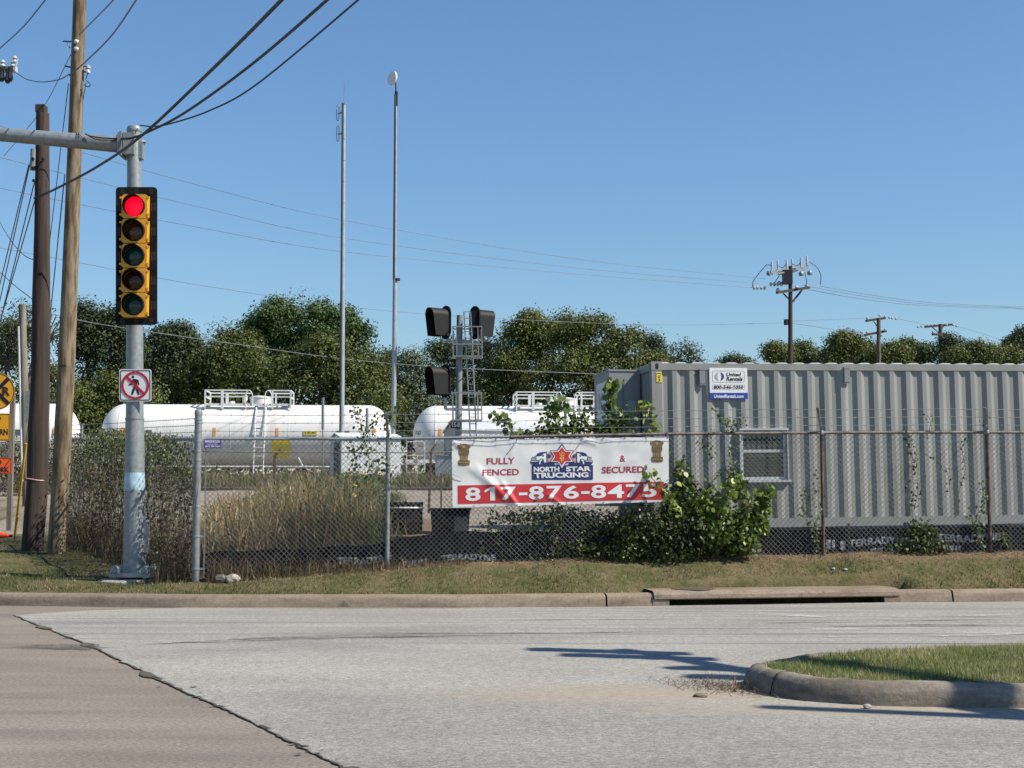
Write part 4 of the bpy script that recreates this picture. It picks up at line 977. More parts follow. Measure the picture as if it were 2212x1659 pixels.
# wall-mounted air handler on the container's left end
ac = thing('air_conditioner', 'tall grey wall-mounted air conditioner cabinet on the left end of the container', 'air conditioner', CA + Vector((0, 0, 0)), PHI)
HX0, HX1, HY0, HY1, HZ0, HZ1 = -.53, -.012, .80, 1.92, .35, 2.53
mb = MB(); mb.bb(HX0, HX1, HY0, HY1, HZ0, HZ1); cab = mb.build('cabinet', MT['cont_dark'], ac, local=True)
mb = MB(); mb.bb(HX0 - .012, HX1, HY0 - .012, HY1 + .012, HZ1, HZ1 + .03); mb.build('lid', MT['cont_dark'], ac, local=True)
mb = MB(); mb.bb(HX0 + .25, HX1 - .03, HY0 - .012, HY0, 1.75, HZ1 - .12); mb.bb(HX0 + .1, HX1 - .06, HY0 - .012, HY0, .6, 1.3); mb.build('access_panel', MT['cont_dark'], ac, local=True)
mb = MB(); mb.bb(HX0 + .30, HX0 + .43, HY0 - .018, HY0 - .013, 1.9, 2.05); mb.build('data_label', MT['print_grey'], ac, local=True)
mb = MB(); mb.bb(HX0 + .225, HX0 + .232, HY0 - .004, HY0, 1.9, 2.35); mb.build('panel_seam', MT['sign_black'], ac, local=True)
ay0, ay1, az1, az0 = HY1 - .2, HY0 + .12, HZ1 - .15, 1.28
mb = MB(); mb.bb(HX0 - .006, HX0, ay1, ay0, az0, az1); b2 = mb.build('company_board', MT['sign_white'], ac, local=True)
rental(b2, lambda px, py, off: (HX0 - .006 - off, ay0 + (ay1 - ay0) * (px - 1520) / 418, az1 - (az1 - az0) * (py - 280) / 345))
mb = MB(); mb.bb(HX0 - .01, HX0, 1.25, 1.4, .95, 1.12); mb.build('inlet_box', MT['sign_black'], ac, local=True)

# timber blocks under the container
mb = MB(); 
for s in (.3, 3.2, 6.2, 9.0):
    a = CA + CDX * s + CDY * .1; mb.box(a + CDY * 1.1 + Vector((0, 0, -.06)), (.3, 2.2, .12), (CDX, CDY, Vector((0, 0, 1))))
tag(mb.build('bearer_timber', MT['dark_wood'], origin=CA), 'dark bearer timbers lying under the grey container', 'timber')

# ================================================================== DRUM AND BIN BEHIND THE FENCE
Yd = 21.55; c = P(871, 1097, Yd); r = 41 * mpp(Yd)
gzd = gzf(c.x, Yd + .3)
dr = thing('open_drum', 'black open-topped drum with a pale rim standing behind the fence', 'drum', (c.x, Yd + .3, gzd))
mb = MB(); zt = c.z; mb.lathe([(r * .93, gzd - .3), (r * .95, gzd + .15), (r * .99, gzd + .17), (r * .95, gzd + .2), (r * .96, gzd + .42), (r, gzd + .44), (r * .97, gzd + .47), (r * .98, zt - .02), (r * .90, zt - .02), (r * .9, gzd - .1), (0, gzd - .1)], (c.x, Yd + .3, 0), n=36)
mb.build('body', MT['black'], dr, smooth=True)
mb = MB(); mb.tube([(c.x + r * .99 * math.cos(a), Yd + .3 + r * .99 * math.sin(a), zt) for a in np.linspace(0, 2 * math.pi, 41)[:-1]], .014, 8, closed=True); mb.build('rim', MT['sign_white'], dr, smooth=True)
Yb = 21.7; a = P(930, 1100, Yb); b = P(1013, 1100, Yb); gb = gzf(a.x, Yb)
bn = thing('square_bin', 'dark square-sided plastic bin standing between the drum and the banner bush', 'bin', ((a.x + b.x) / 2, Yb + .3, gb))
mb = MB(); mb.prism([(a.x + .04, Yb + .02, gb - .25), (b.x - .04, Yb + .02, gb - .25), (b.x, Yb, a.z - .02), (a.x, Yb, a.z - .02)], (0, .6, 0)); mb.build('body', MT['black'], bn)
mb = MB(); mb.bb(a.x - .02, b.x + .02, Yb - .02, Yb + .63, a.z - .02, a.z + .015); mb.build('lid', MT['dull_black'], bn)
mb = MB(); xm = a.x + (b.x - a.x) * .62; mb.bb(xm, b.x - .02, Yb - .012, Yb, a.z - .42, a.z - .12); mb.build('side_panel', MT['slot'], bn)

# ================================================================== PLANTS AT THE FENCE
def cloud(boxes, n, lean=.55, up=.35, depth=None):
    """leaf centres inside ellipsoids given as (cx,cy,cz,rx,ry,rz,weight)"""
    w = np.array([b[6] for b in boxes], float); w /= w.sum(); idx = rng.choice(len(boxes), n, p=w); B = np.array(boxes)[idx]
    d = rng.normal(size=(n, 3)); d /= np.linalg.norm(d, axis=1, keepdims=True); r = rng.random(n) ** .45
    C = B[:, :3] + d * B[:, 3:6] * r[:, None]
    Nn = d * lean + rng.normal(size=(n, 3)) * .5 + np.array([0, 0, up])
    return C, Nn, r
def pxell(u, v, Y, ru, rv, rd, w):
    p = P(u, v, Y); s = mpp(Y); return (p.x, p.y, p.z, ru * s, rd, rv * s, w)
bush = thing('roadside_bush', 'dark dense small-leaved bush growing through the fence under the right half of the banner', 'bush', (1.6, 20.95, .55))
bx = [pxell(1290, 1150, 21.2, 90, 50, .26, 6), pxell(1400, 1150, 21.05, 110, 62, .40, 9), pxell(1330, 1195, 20.95, 85, 30, .26, 4), pxell(1440, 1190, 20.95, 75, 36, .3, 4), pxell(1240, 1185, 21.1, 55, 34, .2, 2), pxell(1500, 1160, 21.05, 60, 55, .32, 3.5),
      pxell(1480, 1085, 21.15, 52, 50, .22, 2.2), pxell(1225, 1120, 21.35, 70, 26, .16, 1.6), pxell(1180, 1165, 21.45, 95, 42, .12, 2.2), pxell(1090, 1175, 21.5, 65, 34, .10, .9), pxell(1150, 1118, 21.45, 80, 14, .12, .8)]
C, Nn, r = cloud(bx, 17000, .5, .15); keep = (C[:, 2] > gz(C[:, 0], C[:, 1]) + .02); C, Nn = C[keep], Nn[keep]
V = leaf_faces(C, Nn, rng.uniform(.025, .065, len(C)), SH6, .5)
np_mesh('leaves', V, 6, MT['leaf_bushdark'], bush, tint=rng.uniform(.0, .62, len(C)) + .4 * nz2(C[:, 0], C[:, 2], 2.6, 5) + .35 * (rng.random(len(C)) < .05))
mul = thing('mulberry_bush', 'bright green large-leaved bush at the fence below and left of the container window', 'bush', (3.0, 21.05, .6))
bm_ = [pxell(1560, 1150, 21.1, 75, 48, .34, 4), pxell(1615, 1130, 21.15, 50, 44, .24, 2.6), pxell(1648, 1095, 21.2, 20, 38, .14, .8), pxell(1530, 1090, 21.15, 50, 40, .22, 2), pxell(1475, 1035, 21.2, 24, 50, .10, .9), pxell(1590, 1050, 21.25, 30, 34, .12, 1.0), pxell(1600, 1178, 21.0, 46, 24, .18, 1.2), pxell(1455, 1095, 21.1, 30, 36, .12, .8)]
C, Nn, r = cloud(bm_, 4400, .5, .2); keep = (C[:, 2] > gz(C[:, 0], C[:, 1]) + .02); C, Nn = C[keep], Nn[keep]
V = leaf_faces(C, Nn, rng.uniform(.035, .09, len(C)), SH6, .55)
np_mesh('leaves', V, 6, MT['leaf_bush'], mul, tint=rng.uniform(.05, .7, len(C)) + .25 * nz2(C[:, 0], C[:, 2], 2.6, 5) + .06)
mb = MB(); rb = random.Random(14)
for k in range(22):
    b = rb.choice(bm_); tip = Vector((b[0] + rb.gauss(0, b[3] * .4), b[1] + rb.gauss(0, b[4] * .4), b[2] + rb.uniform(.1, .9) * b[5])); st = Vector((2.9 + rb.gauss(0, .2), 21.08, .55)); mb.tube(spline([st, st.lerp(tip, .5) + Vector((rb.gauss(0, .08), 0, .12)), tip], 5), [.011 - .0009 * i for i in range(11)], 5, False)
mb.build('stem', MT['stem'], mul)
mb = MB(); rb = random.Random(4)
for k in range(34):
    b = rb.choice(bx); tip = Vector((b[0] + rb.gauss(0, b[3] * .4), b[1] + rb.gauss(0, b[4] * .4), b[2] + rb.uniform(-.3, .5) * b[5])); st = Vector((1.9 + rb.gauss(0, .3), 21.05 + rb.gauss(0, .06), .5))
    if tip.z < .7: continue
    mid = st.lerp(tip, .5) + Vector((rb.gauss(0, .1), 0, .12)); mb.tube(spline([st, mid, tip], 5), [.012 - .0009 * i for i in range(11)], 5, False)
mb.build('stem', MT['stem'], bush)
def sprout(label, px, Y, n, size, seed, base, cat='shrub', name='mulberry_shoot', group=None, mat='leaf_bush', tint=(.2, .8), spread=26):
    rb = random.Random(seed); pts = [P(u, v, Y) for u, v in px]; t = thing(name, label, cat, P(*base, Y), group=group)
    sp = spline(pts, 10); mb = MB(); mb.tube(sp, [.010 * (1 - .75 * i / len(sp)) for i in range(len(sp))], 5, False); mb.build('stem', MT['stem'], t)
    C = []; s = mpp(Y)
    for i in range(n):
        q = sp[min(len(sp) - 1, int(rb.random() * len(sp)))]; C.append((q.x + rb.gauss(0, spread * s * .34), q.y + rb.gauss(0, .05), q.z + rb.gauss(0, spread * s * .2)))
    C = np.array(C); Nn = rng.normal(size=(n, 3)) * .6 + np.array([.1, -.5, .5])
    V = leaf_faces(C, Nn, rng.uniform(size * .4, size * 1.02, n), SH6, .6); np_mesh('leaves', V, 6, MT[mat], t, tint=rng.uniform(*tint, n)); return t
sprout('tallest leafy shoot above the banner, in front of the air conditioner cabinet', [(1330, 950), (1322, 900), (1320, 850), (1325, 826)], 21.45, 150, .135, 1, (1330, 950), spread=24)
sprout('leafy shoot above the banner in front of the white tank car platform', [(1190, 950), (1188, 915), (1200, 885), (1206, 868)], 21.42, 190, .115, 2, (1190, 950), spread=42)
sprout('low leafy shoot above the left half of the banner, with a drooping side leaf', [(1120, 948), (1100, 925), (1085, 905), (1072, 896)], 21.40, 95, .115, 3, (1120, 948), spread=34)
sprout('yellowing leafy shoot at the container corner above the banner', [(1412, 948), (1408, 915), (1398, 885), (1394, 872)], 21.47, 100, .115, 4, (1412, 948), tint=(.35, 1.0), spread=24)
sprout('dense low leaves spilling over the top edge of the banner centre', [(1120, 943), (1200, 928), (1290, 924), (1360, 940)], 21.42, 520, .085, 5, (1240, 950), name='mulberry_shoot', spread=34, tint=(.05, .6))
sprout('leafy tangle behind the banner edge, in front of the tank platform end', [(1230, 948), (1245, 915), (1262, 890)], 21.44, 170, .10, 21, (1235, 950), spread=50, tint=(.05, .7))
sprout('dense leaves beside the tallest shoot, in front of the cabinet foot', [(1300, 948), (1335, 918), (1350, 900)], 21.44, 190, .10, 22, (1310, 950), spread=46, tint=(.05, .7))
sprout('green shoot hanging over the right end of the phone number strip', [(1448, 1075), (1425, 1050), (1405, 1030), (1402, 1022)], 20.98, 40, .12, 6, (1448, 1075), spread=34)
sprout('tall light-green shoot left of the window, right of the banner', [(1500, 1120), (1482, 1060), (1470, 1010), (1468, 992)], 21.1, 60, .12, 7, (1500, 1120), tint=(.4, .9), spread=26)
sprout('shoot with large hanging leaves at the right edge of the bush', [(1600, 1150), (1640, 1110), (1660, 1075), (1664, 1058)], 21.1, 60, .15, 8, (1600, 1150), tint=(.35, .85), spread=30)

for k, (lab, px, n_, sz) in enumerate((('light-green leafy shoot rising from the bush just right of the banner corner', [(1470, 1130), (1455, 1090), (1450, 1060)], 46, .12), ('bright leafy shoot in the middle of the bush below the window corner', [(1560, 1130), (1572, 1070), (1590, 1030)], 70, .12),
        ('light-green shoot at the lower right edge of the bush', [(1590, 1190), (1615, 1165), (1632, 1150)], 40, .12), ('pale shoot leaning right above the bush under the window', [(1600, 1120), (1622, 1085), (1630, 1062)], 44, .12), ('bright leaves in the dark bush under the banner centre', [(1240, 1160), (1225, 1120), (1215, 1095)], 40, .10))):
    sprout(lab, px, 20.95 if k != 4 else 21.3, n_, sz, 30 + k, px[0], tint=(.4, .95), spread=30)
# ---- bleached stalks arching through the tall weeds
mb_t = []; rb = random.Random(77); VV = []
for k in range(900):
    u = rb.uniform(445, 835); Yq = rb.uniform(20.95, 24); x0 = (u - CX) / FPX * Yq
    if (x0 - F0.x) * SRD.y - (Yq - F0.y) * SRD.x < .1: continue
    z0 = gzf(x0, Yq); topz = CAM_H - (np.interp(u, [430, 520, 600, 700, 800, 870], [1085, 1055, 1025, 1010, 1035, 1075]) + rb.uniform(0, 90) - YH) * Yq / FPX; h = max(.25, topz - z0); a = rb.uniform(0, 6.28); reach = rb.uniform(.05, .8) * h; w = rb.uniform(.003, .008)
    dx, dy = math.cos(a) * reach, math.sin(a) * reach * .6; prev = None
    for i in range(7):
        t = i / 6; p = (x0 + dx * t * t, Yq + dy * t * t, z0 + h * (1.15 * t - .35 * t ** 3 * (reach / h) * 1.6)); ww = w * (1 - .7 * t)
        q = ((p[0] - ww, p[1], p[2]), (p[0] + ww, p[1], p[2]))
        if prev: VV.append((prev[0], prev[1], q[1], q[0]))
        prev = q
VV = np.array(VV); tt = np.repeat(rng.uniform(.45, 1.0, len(VV) // 6), 6)
tag(np_mesh('bleached_stalks', VV, 4, MT['weed'], tint=tt), 'bleached dry stalks arching through the tall weeds', 'weeds', kind='stuff')

def vine(label, strands, Y, per, size, seed, mat='leaf_vine', tint=(.15, .8), wob=9):
    rb = random.Random(seed); t = thing('climbing_vine', label, 'vine', P(*strands[0][0], Y)); mb = MB(); C = []
    for st in strands:
        sp = spline([P(u + rb.gauss(0, 2), v, Y + rb.gauss(0, .02)) for u, v in st], 10); mb.tube(sp, .0035, 4, False)
        for q in sp:
            for _ in range(per): C.append((q.x + rb.gauss(0, wob * mpp(Y)), q.y + rb.gauss(0, .035), q.z + rb.gauss(0, wob * mpp(Y))))
    mb.build('stem', MT['stem'], t); C = np.array(C); n = len(C)
    V = leaf_faces(C, rng.normal(size=(n, 3)) * .6 + np.array([.2, -.6, .4]), rng.uniform(size * .6, size * 1.25, n), SH6, .5); np_mesh('leaves', V, 6, MT[mat], t, tint=rng.uniform(*tint, n)); return t
Yf_ = lambda u: 20.4 + 0.106 * ((u - CX) / FPX * 20.9 + 4.51)
vine('leafy vine climbing over the fence in front of the white equipment cabinet', [[(800, 1040), (795, 990), (790, 950), (775, 900), (765, 885)], [(790, 950), (812, 905), (835, 895)], [(755, 960), (770, 1000), (765, 1045)], [(835, 960), (846, 905), (843, 880)], [(800, 1030), (830, 1000), (850, 1040)]], Yf_(800) - .02, 3, .055, 11, wob=8)
vine('vine on the fence between the banner and the container window', [[(1585, 1040), (1578, 990), (1588, 945), (1560, 905), (1540, 880)], [(1560, 905), (1585, 918), (1600, 905)], [(1540, 990), (1520, 960), (1535, 930)], [(1590, 1010), (1560, 1020), (1530, 1050)]], Yf_(1570) - .02, 3, .05, 12, wob=7)
vine('thin vine with dark leaves up the fence in front of the right container wall', [[(1975, 1140), (1968, 1060), (1975, 1010), (1962, 960), (1960, 940)], [(1975, 1100), (1985, 1040)], [(1972, 1010), (1978, 985)]], Yf_(1970) - .02, 2, .05, 13, tint=(.0, .5), wob=5)
vine('sparse vine reaching the barbed wire above the right container wall', [[(2060, 1120), (2075, 1060), (2085, 1010), (2078, 970), (2090, 945)], [(2000, 945), (2008, 915), (2003, 895)], [(2000, 980), (2040, 1010), (2055, 1060)], [(2120, 915), (2138, 895)]], Yf_(2070) - .02, 1, .045, 14, tint=(.0, .5), wob=4)
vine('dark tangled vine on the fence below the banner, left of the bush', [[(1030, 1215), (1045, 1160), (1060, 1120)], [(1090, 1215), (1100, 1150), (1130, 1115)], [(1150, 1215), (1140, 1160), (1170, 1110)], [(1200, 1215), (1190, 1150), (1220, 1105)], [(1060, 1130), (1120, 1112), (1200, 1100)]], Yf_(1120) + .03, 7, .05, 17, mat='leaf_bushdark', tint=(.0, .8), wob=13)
vine('vine wound round the rusty fence post right of the window', [[(1768, 1190), (1764, 1140), (1768, 1080), (1760, 1020)], [(1755, 1140), (1738, 1100), (1748, 1060)]], Yf_(1765) - .03, 3, .045, 15, wob=5)
vine('vine round the foot of the rightmost fence post', [[(2120, 1180), (2115, 1130), (2128, 1090), (2120, 1040)], [(2170, 1180), (2165, 1150)], [(2110, 1150), (2090, 1110)]], Yf_(2120) - .03, 4, .05, 16, wob=7)
lb = thing('low_bush', 'low dark-green bush at the fence foot under the right container wall', 'bush', (P(1990, 1195, Yf_(1990)).x, Yf_(1990), .65))
C, Nn, r = cloud([pxell(1985, 1170, Yf_(1985), 58, 32, .16, 4), pxell(1985, 1140, Yf_(1985), 40, 22, .1, 1.6), pxell(1945, 1185, Yf_(1945), 40, 14, .14, 1), pxell(2030, 1185, Yf_(2030), 30, 14, .12, .6)], 1100)
V = leaf_faces(C, Nn, rng.uniform(.03, .065, len(C)), SH6, .4); np_mesh('leaves', V, 6, MT['leaf_vine'], lb, tint=rng.uniform(.05, .7, len(C)))

# creeper and dead growth smothering the side run
cr = thing('dry_creeper', 'brown and green creeper smothering the side fence behind the signal pole', 'creeper', (spt(4).x, spt(4).y, .4))
n = 27000; S = rng.uniform(.15, 10.5, n); T = rng.random(n); dens = np.interp(S, [0, 1, 3, 6, 8, 10.5], [.8, .75, .85, 1, .8, .35]); top_ = np.interp(S, [0, 1.5, 3, 6, 8, 10.5], [.93, 1.0, 1.02, 1.06, .99, .86])
k = rng.random(n) < (dens * np.where(T > .8, 1.0, np.where(T < .25, .9, .60)) + .5 * nz2(S, T * 2.2, 1.6, 3)); S, T, top_ = S[k], T[k], top_[k]; n = len(S)
off = rng.normal(.03, .07, n) + .16 * (T < .22) * rng.random(n) + np.where(T > .8, rng.normal(.02, .14, n), 0)
bxx = F0.x + SRD.x * S - SRD.y * off; byy = F0.y + SRD.y * S + SRD.x * off; gg = gz(bxx, byy); zt = np.interp(S, [0, 5, 10.6, 20], [2.32, 2.50, 2.72, 3.0]) * top_ + .04
C = np.stack([bxx, byy, gg + (zt - gg) * T + rng.normal(0, .02, n)], 1)
tn = np.where(T > .72, rng.uniform(.45, .88, n), np.where(T < .35, rng.uniform(0, .55, n), rng.uniform(.05, .9, n))) + .1 * (rng.random(n) < .1)
V = leaf_faces(C, rng.normal(size=(n, 3)) * .7 + np.array([-.5, -.5, .3]), rng.uniform(.025, .065, n), SH6, .5); np_mesh('leaves', V, 6, MT['leaf_dry'], cr, tint=tn)
mb = MB(); rb = random.Random(8)
for k in range(320):
    s = rb.uniform(.2, 10.5); h = rb.uniform(.4, 2.2); p0 = spt(s, rb.gauss(.05, .06)); p0.z = gzf(p0.x, p0.y); p1 = spt(s + rb.gauss(0, .35), rb.gauss(.05, .05)); p1.z = p0.z + h
    mb.tube(spline([p0, p0.lerp(p1, .5) + Vector((rb.gauss(0, .06), rb.gauss(0, .06), 0)), p1], 4), .004, 3, False)
mb.build('stem', MT['twig'], cr)
n = 4200; S = rng.uniform(.1, 10, n); off = np.abs(rng.normal(.0, .22, n)) + .0; bxx = F0.x + SRD.x * S - SRD.y * off; byy = F0.y + SRD.y * S + SRD.x * off
V = blades(np.stack([bxx, byy, gz(bxx, byy)], 1), rng.uniform(.15, .6, n) * np.interp(S, [0, 3, 10], [.7, 1, 1.2]), rng.uniform(.004, .009, n), rng.uniform(.1, .8, n), 2)
tag(np_mesh('dead_weeds', V, 5, leafmat('dead_weed', [(0, (.05, .035, .025)), (.5, (.13, .095, .06)), (1, (.30, .24, .16))], .15, .8), tint=rng.random(n)), 'brown dead weeds along the foot of the side fence', 'weeds', kind='stuff')

n = 1900; S = rng.uniform(.1, 3.2, n) ** 1.15; off = np.abs(rng.normal(0, .10, n)); bxx = F0.x + .1 + FD.x * S + NF.x * off; byy = F0.y + FD.y * S + NF.y * off
V = blades(np.stack([bxx, byy, gz(bxx, byy)], 1), rng.uniform(.10, .5, n) * np.interp(S, [0, 1, 2, 3.5], [1.1, .9, .55, .3]), rng.uniform(.003, .008, n), rng.uniform(.1, .85, n), 2)
tag(np_mesh('dead_stalks', V, 5, MT['leaf_dry'], tint=np.where(rng.random(n) < .12, .97, rng.random(n) * .42)), 'dark dead stalks tangled in the mesh right of the corner post', 'weeds', kind='stuff')
n = 12000; Y = rng.uniform(53.5, 63, n); X = -Y * rng.uniform(.04, .24, n)
V = blades(np.stack([X, Y, gz(X, Y)], 1), rng.uniform(.25, .75, n), rng.uniform(.015, .035, n), rng.uniform(.1, .7, n), 2)
tag(np_mesh('trackside_grass', V, 5, MT['leaf_dry'], tint=np.where(rng.random(n) < .5, rng.uniform(.2, .45, n), rng.uniform(.5, 1, n))), 'tan and brown rough grass on the slope up to the tracks', 'grass', kind='stuff')
# tall dry weeds filling the corner of the yard
def weed_field(n, ufn, hscale, seed):
    pass
n = 15500; X = rng.uniform(-4.6, -1.4, n); Y = rng.uniform(20.75, 29, n)
d = (X - F0.x) * SRD.y - (Y - F0.y) * SRD.x; X = np.where(Y > 22.5, X * Y / 21.5, X); d = (X - F0.x) * SRD.y - (Y - F0.y) * SRD.x
ux = CX + FPX * X / Y; k = (d > .1) & (ux > 428) & (ux < 850 + 25 * rng.normal(size=n)) & (Y > yfl(X) + .12); X, Y, ux = X[k], Y[k], ux[k]; n = len(X)
Z = gz(X, Y); cap = np.interp(ux, [430, 520, 600, 680, 760, 830, 870], [1060, 1045, 1022, 1005, 1000, 1032, 1070]); zcap = CAM_H - (cap + rng.uniform(0, 60, n) - YH) * Y / FPX
H = np.clip(zcap - Z, .12, 1.7) * rng.uniform(.35, 1.08, n) * (1 + .25 * nz2(X, Y, 2.2, 9))
q = nz2(X, Y, 1.2, 3); dry = rng.uniform(0, .75, n) + .35 * q - np.clip((ux - 700) / 200, 0, .5)
V = blades(np.stack([X, Y, Z], 1), H, rng.uniform(.008, .022, n), np.where(rng.random(n) < .5, rng.uniform(.4, .97, n), rng.uniform(.05, .6, n)), 2)
tag(np_mesh('tall_weeds', V, 5, MT['weed'], tint=dry * 1.2 + .09), 'tall dry grass and weeds filling the yard corner behind the fence', 'weeds', kind='stuff')
n = 13000; X2 = rng.choice(X, n) + rng.normal(0, .1, n); Y2 = rng.choice(Y, n); ux = CX + FPX * X2 / Y2; k = (ux > 440) & (ux < 880) & (Y2 > yfl(X2) + .1); X2, Y2, ux = X2[k], Y2[k], ux[k]; n = len(X2); Z2 = gz(X2, Y2)
cap = np.interp(ux, [430, 520, 600, 680, 760, 830, 880], [1110, 1080, 1050, 1030, 1020, 1040, 1075]); zc = CAM_H - (cap - YH) * Y2 / FPX
C = np.stack([X2, Y2, Z2 + np.clip(zc - Z2, .1, 1.6) * rng.random(n) ** .8], 1); keepg = rng.random(n) < np.clip((ux - 480) / 300, .25, 1); C = C[keepg]; n = len(C)
V = leaf_faces(C, rng.normal(size=(n, 3)) + np.array([.2, -.4, .5]), rng.uniform(.025, .06, n), SH4, .3)
tag(np_mesh('broadleaf_weeds', V, 4, MT['leaf_vine'], tint=rng.uniform(.2, .9, n)), 'green broad-leaved weeds mixed in among the tall dry grass', 'weeds', kind='stuff')
for i, (u, v, lab) in enumerate(((789, 1021, 'yellow wild sunflower highest up among the weeds'), (768, 1046, 'yellow wild sunflower in the middle of the weeds below the cabinet'), (766, 1069, 'yellow wild sunflower lowest down among the weeds'), (820, 1022, 'small half-open yellow sunflower beside the fence post'))):
    Yw = 21.2; p = P(u, v, Yw); t = thing('wild_sunflower', lab, 'flower', (p.x, Yw, gzf(p.x, Yw)))
    mb = MB(); mb.tube([(p.x + .02, Yw + .05, gzf(p.x, Yw)), p], .004, 4); mb.build('stem', MT['stem'], t)
    mb = MB(); A_ = Vector((.25, -.8, .5)).normalized(); X_ = A_.orthogonal().normalized(); Y_ = A_.cross(X_)
    for kk in range(12):
        a = kk * math.pi / 6; dd = X_ * math.cos(a) + Y_ * math.sin(a); pp = A_.cross(dd) * .011; mb.quad(p + dd * .010, p + dd * .02 + pp * .7, p + dd * .034, p + dd * .02 - pp * .7)
    mb.build('petals', MT['label_yellow'], t); mb = MB(); mb.lathe([(.018, 0), (.014, .008), (0, .010)], p, A_, 10); mb.build('flower_disc', MT['twig'], t)

# ================================================================== TRAFFIC SIGNAL POLE
YP = 21.1
sp_ = P(291, 1245, YP); gp = gzf(sp_.x, YP)
pole = thing('traffic_signal_pole', 'galvanised traffic signal pole with a mast arm reaching out of frame to the left', 'signal pole', (sp_.x, YP, gp))
s = mpp(YP)
top = P(290, 272, YP); mid = P(291, 880, YP)
mb = MB(); n = 24
pts = []; rad = []
for u, v, w in ((291, 1244, 50), (291, 1210, 48), (291, 1060, 43.5), (291, 905, 39)): pts.append(P(u, v, YP)); rad.append(w * s / 2)
mb.tube(pts, rad, n); 
pts = []; rad = []
for u, v, w in ((291, 905, 37.5), (291, 700, 35.5), (290, 560, 33), (290, 285, 30)): pts.append(P(u, v, YP)); rad.append(w * s / 2)
mb.tube(pts, rad, n); shaft = mb.build('shaft', MT['galv'], pole, smooth=True)
mb = MB(); mb.lathe([(15.6 * s, 0), (16.4 * s, .01), (16.4 * s, .05), (14 * s, .085), (6 * s, .105), (0, .108)], P(290, 286, YP)); mb.build('pole_cap', MT['galv_dull'], pole, smooth=True)
mb = MB(); q = P(291, 1036, YP); mb.lathe([(21.2 * s, -.0), (22.1 * s, -.13), (22.6 * s, -.26), (22.4 * s, -.265), (20 * s, -.265)], P(291, 1021, YP), n=28); mb.build('paint_patch', MT['paintpatch'], pole, smooth=True)
mb = MB(); mb.lathe([(19.5 * s, -.012), (20.4 * s, -.012), (20.4 * s, .012), (19.5 * s, .012)], P(291, 905, YP), n=24); mb.build('joint_ring', MT['galv_dull'], pole, smooth=True)
b = P(291, 1237, YP)
mb = MB(); mb.bb(b.x - .30, b.x + .30, YP - .30, YP + .30, b.z - .055, b.z); mb.build('base_plate', MT['galv'], pole)
for dx in (-.22, .22):
    for dy in (-.22, .22):
        mb = MB(); mb.cyl((b.x + dx, YP + dy, b.z - .17), (b.x + dx, YP + dy, b.z + .02), .02, n=8); mb.cyl((b.x + dx, YP + dy, b.z - .09), (b.x + dx, YP + dy, b.z - .055), .045, n=6); mb.build('anchor_bolt', MT['galv_dull'], pole, smooth=True)
        mb = MB(); mb.lathe([(.06, 0), (.065, .01), (.062, .08), (.04, .11), (0, .12)], (b.x + dx * 1.02, YP + dy * 1.02, b.z), n=14); mb.build('bolt_cover', MT['galv'], pole, smooth=True)
mb = MB(); cz = gp; mb.lathe([(.40, -.25), (.40, -.01), (.37, .015), (0, .02)], (b.x - .10, YP - .06, gp), n=28); mb.build('footing', MT['concrete_pad'], pole, smooth=True)
mb = MB(); hp = P(312, 1160, YP); mb.box((hp.x, YP + .02, hp.z), (.10, .16, .46)); mb.lathe([(.065, 0), (.06, .03), (0, .045)], (hp.x, YP + .02, hp.z + .22), n=12); mb.build('handhole_cover', MT['galv'], pole)
# arm connection
mb = MB(); j0 = P(277, 292, YP); j1 = P(277, 338, YP)
mb.box(((j0.x + P(291, 315, YP).x) / 2 + .0, YP - .02, (j0.z + j1.z) / 2), (.17, .30, j0.z - j1.z)); mb.build('arm_bracket', MT['galv'], pole)
mb = MB(); f0 = P(268, 290, YP); f1 = P(268, 341, YP); mb.box((f0.x, YP - .02, (f0.z + f1.z) / 2), (.035, .36, f0.z - f1.z)); mb.box((f0.x - .03, YP - .02, (f0.z + f1.z) / 2), (.03, .36, f0.z - f1.z - .04)); mb.build('arm_flange', MT['galv_dull'], pole)
for dz in (.12, -.12):
    for dy in (-.15, .11): mb = MB(); mb.cyl((f0.x - .07, YP + dy, (f0.z + f1.z) / 2 + dz), (f0.x + .05, YP + dy, (f0.z + f1.z) / 2 + dz), .018, n=8); mb.build('flange_bolt', MT['galv_dull'], pole)
mb = MB(); q = P(306, 326, YP); mb.box((q.x, YP, q.z), (.06, .14, .26)); mb.lathe([(.07, 0), (.05, .03), (0, .04)], (q.x, YP, q.z + .13), n=12); mb.build('end_plate', MT['galv'], pole)
mb = MB(); a0 = P(265, 313, YP); a1 = P(0, 290.5, YP); d = a1 - a0
mb.tube([a0, a0 + d * .5 + Vector((0, 0, .003)), a1, a0 + d * 2.2 + Vector((0, 0, .06)), a0 + d * 4.2 + Vector((0, 0, .2))], [18 * s, 16.5 * s, 15 * s, 12.5 * s, 9.5 * s], 24); mb.build('mast_arm', MT['galv'], pole, smooth=True)
# wiring lashed to the arm
mb = MB(); Ya = YP - .13
mb.tube(spline([P(184, 289, Ya - .02), P(200, 295, Ya - .03), P(238, 299, Ya - .02), P(262, 300, Ya - .05)], 6), .011, 6); mb.tube(spline([P(186, 290, Ya), P(205, 300, Ya - .02), P(235, 303, Ya - .02), P(262, 301, Ya - .05)], 6), .007, 6)
for u in (180, 185): q = P(u, 289, YP); mb.tube([q + Vector((-.11 + .055 * k, -.13 * math.sin(k * .8) - .02, .02 - .06 * k)) for k in range(4)], .006, 4)
mb.build('arm_cable', MT['cable'], pole)

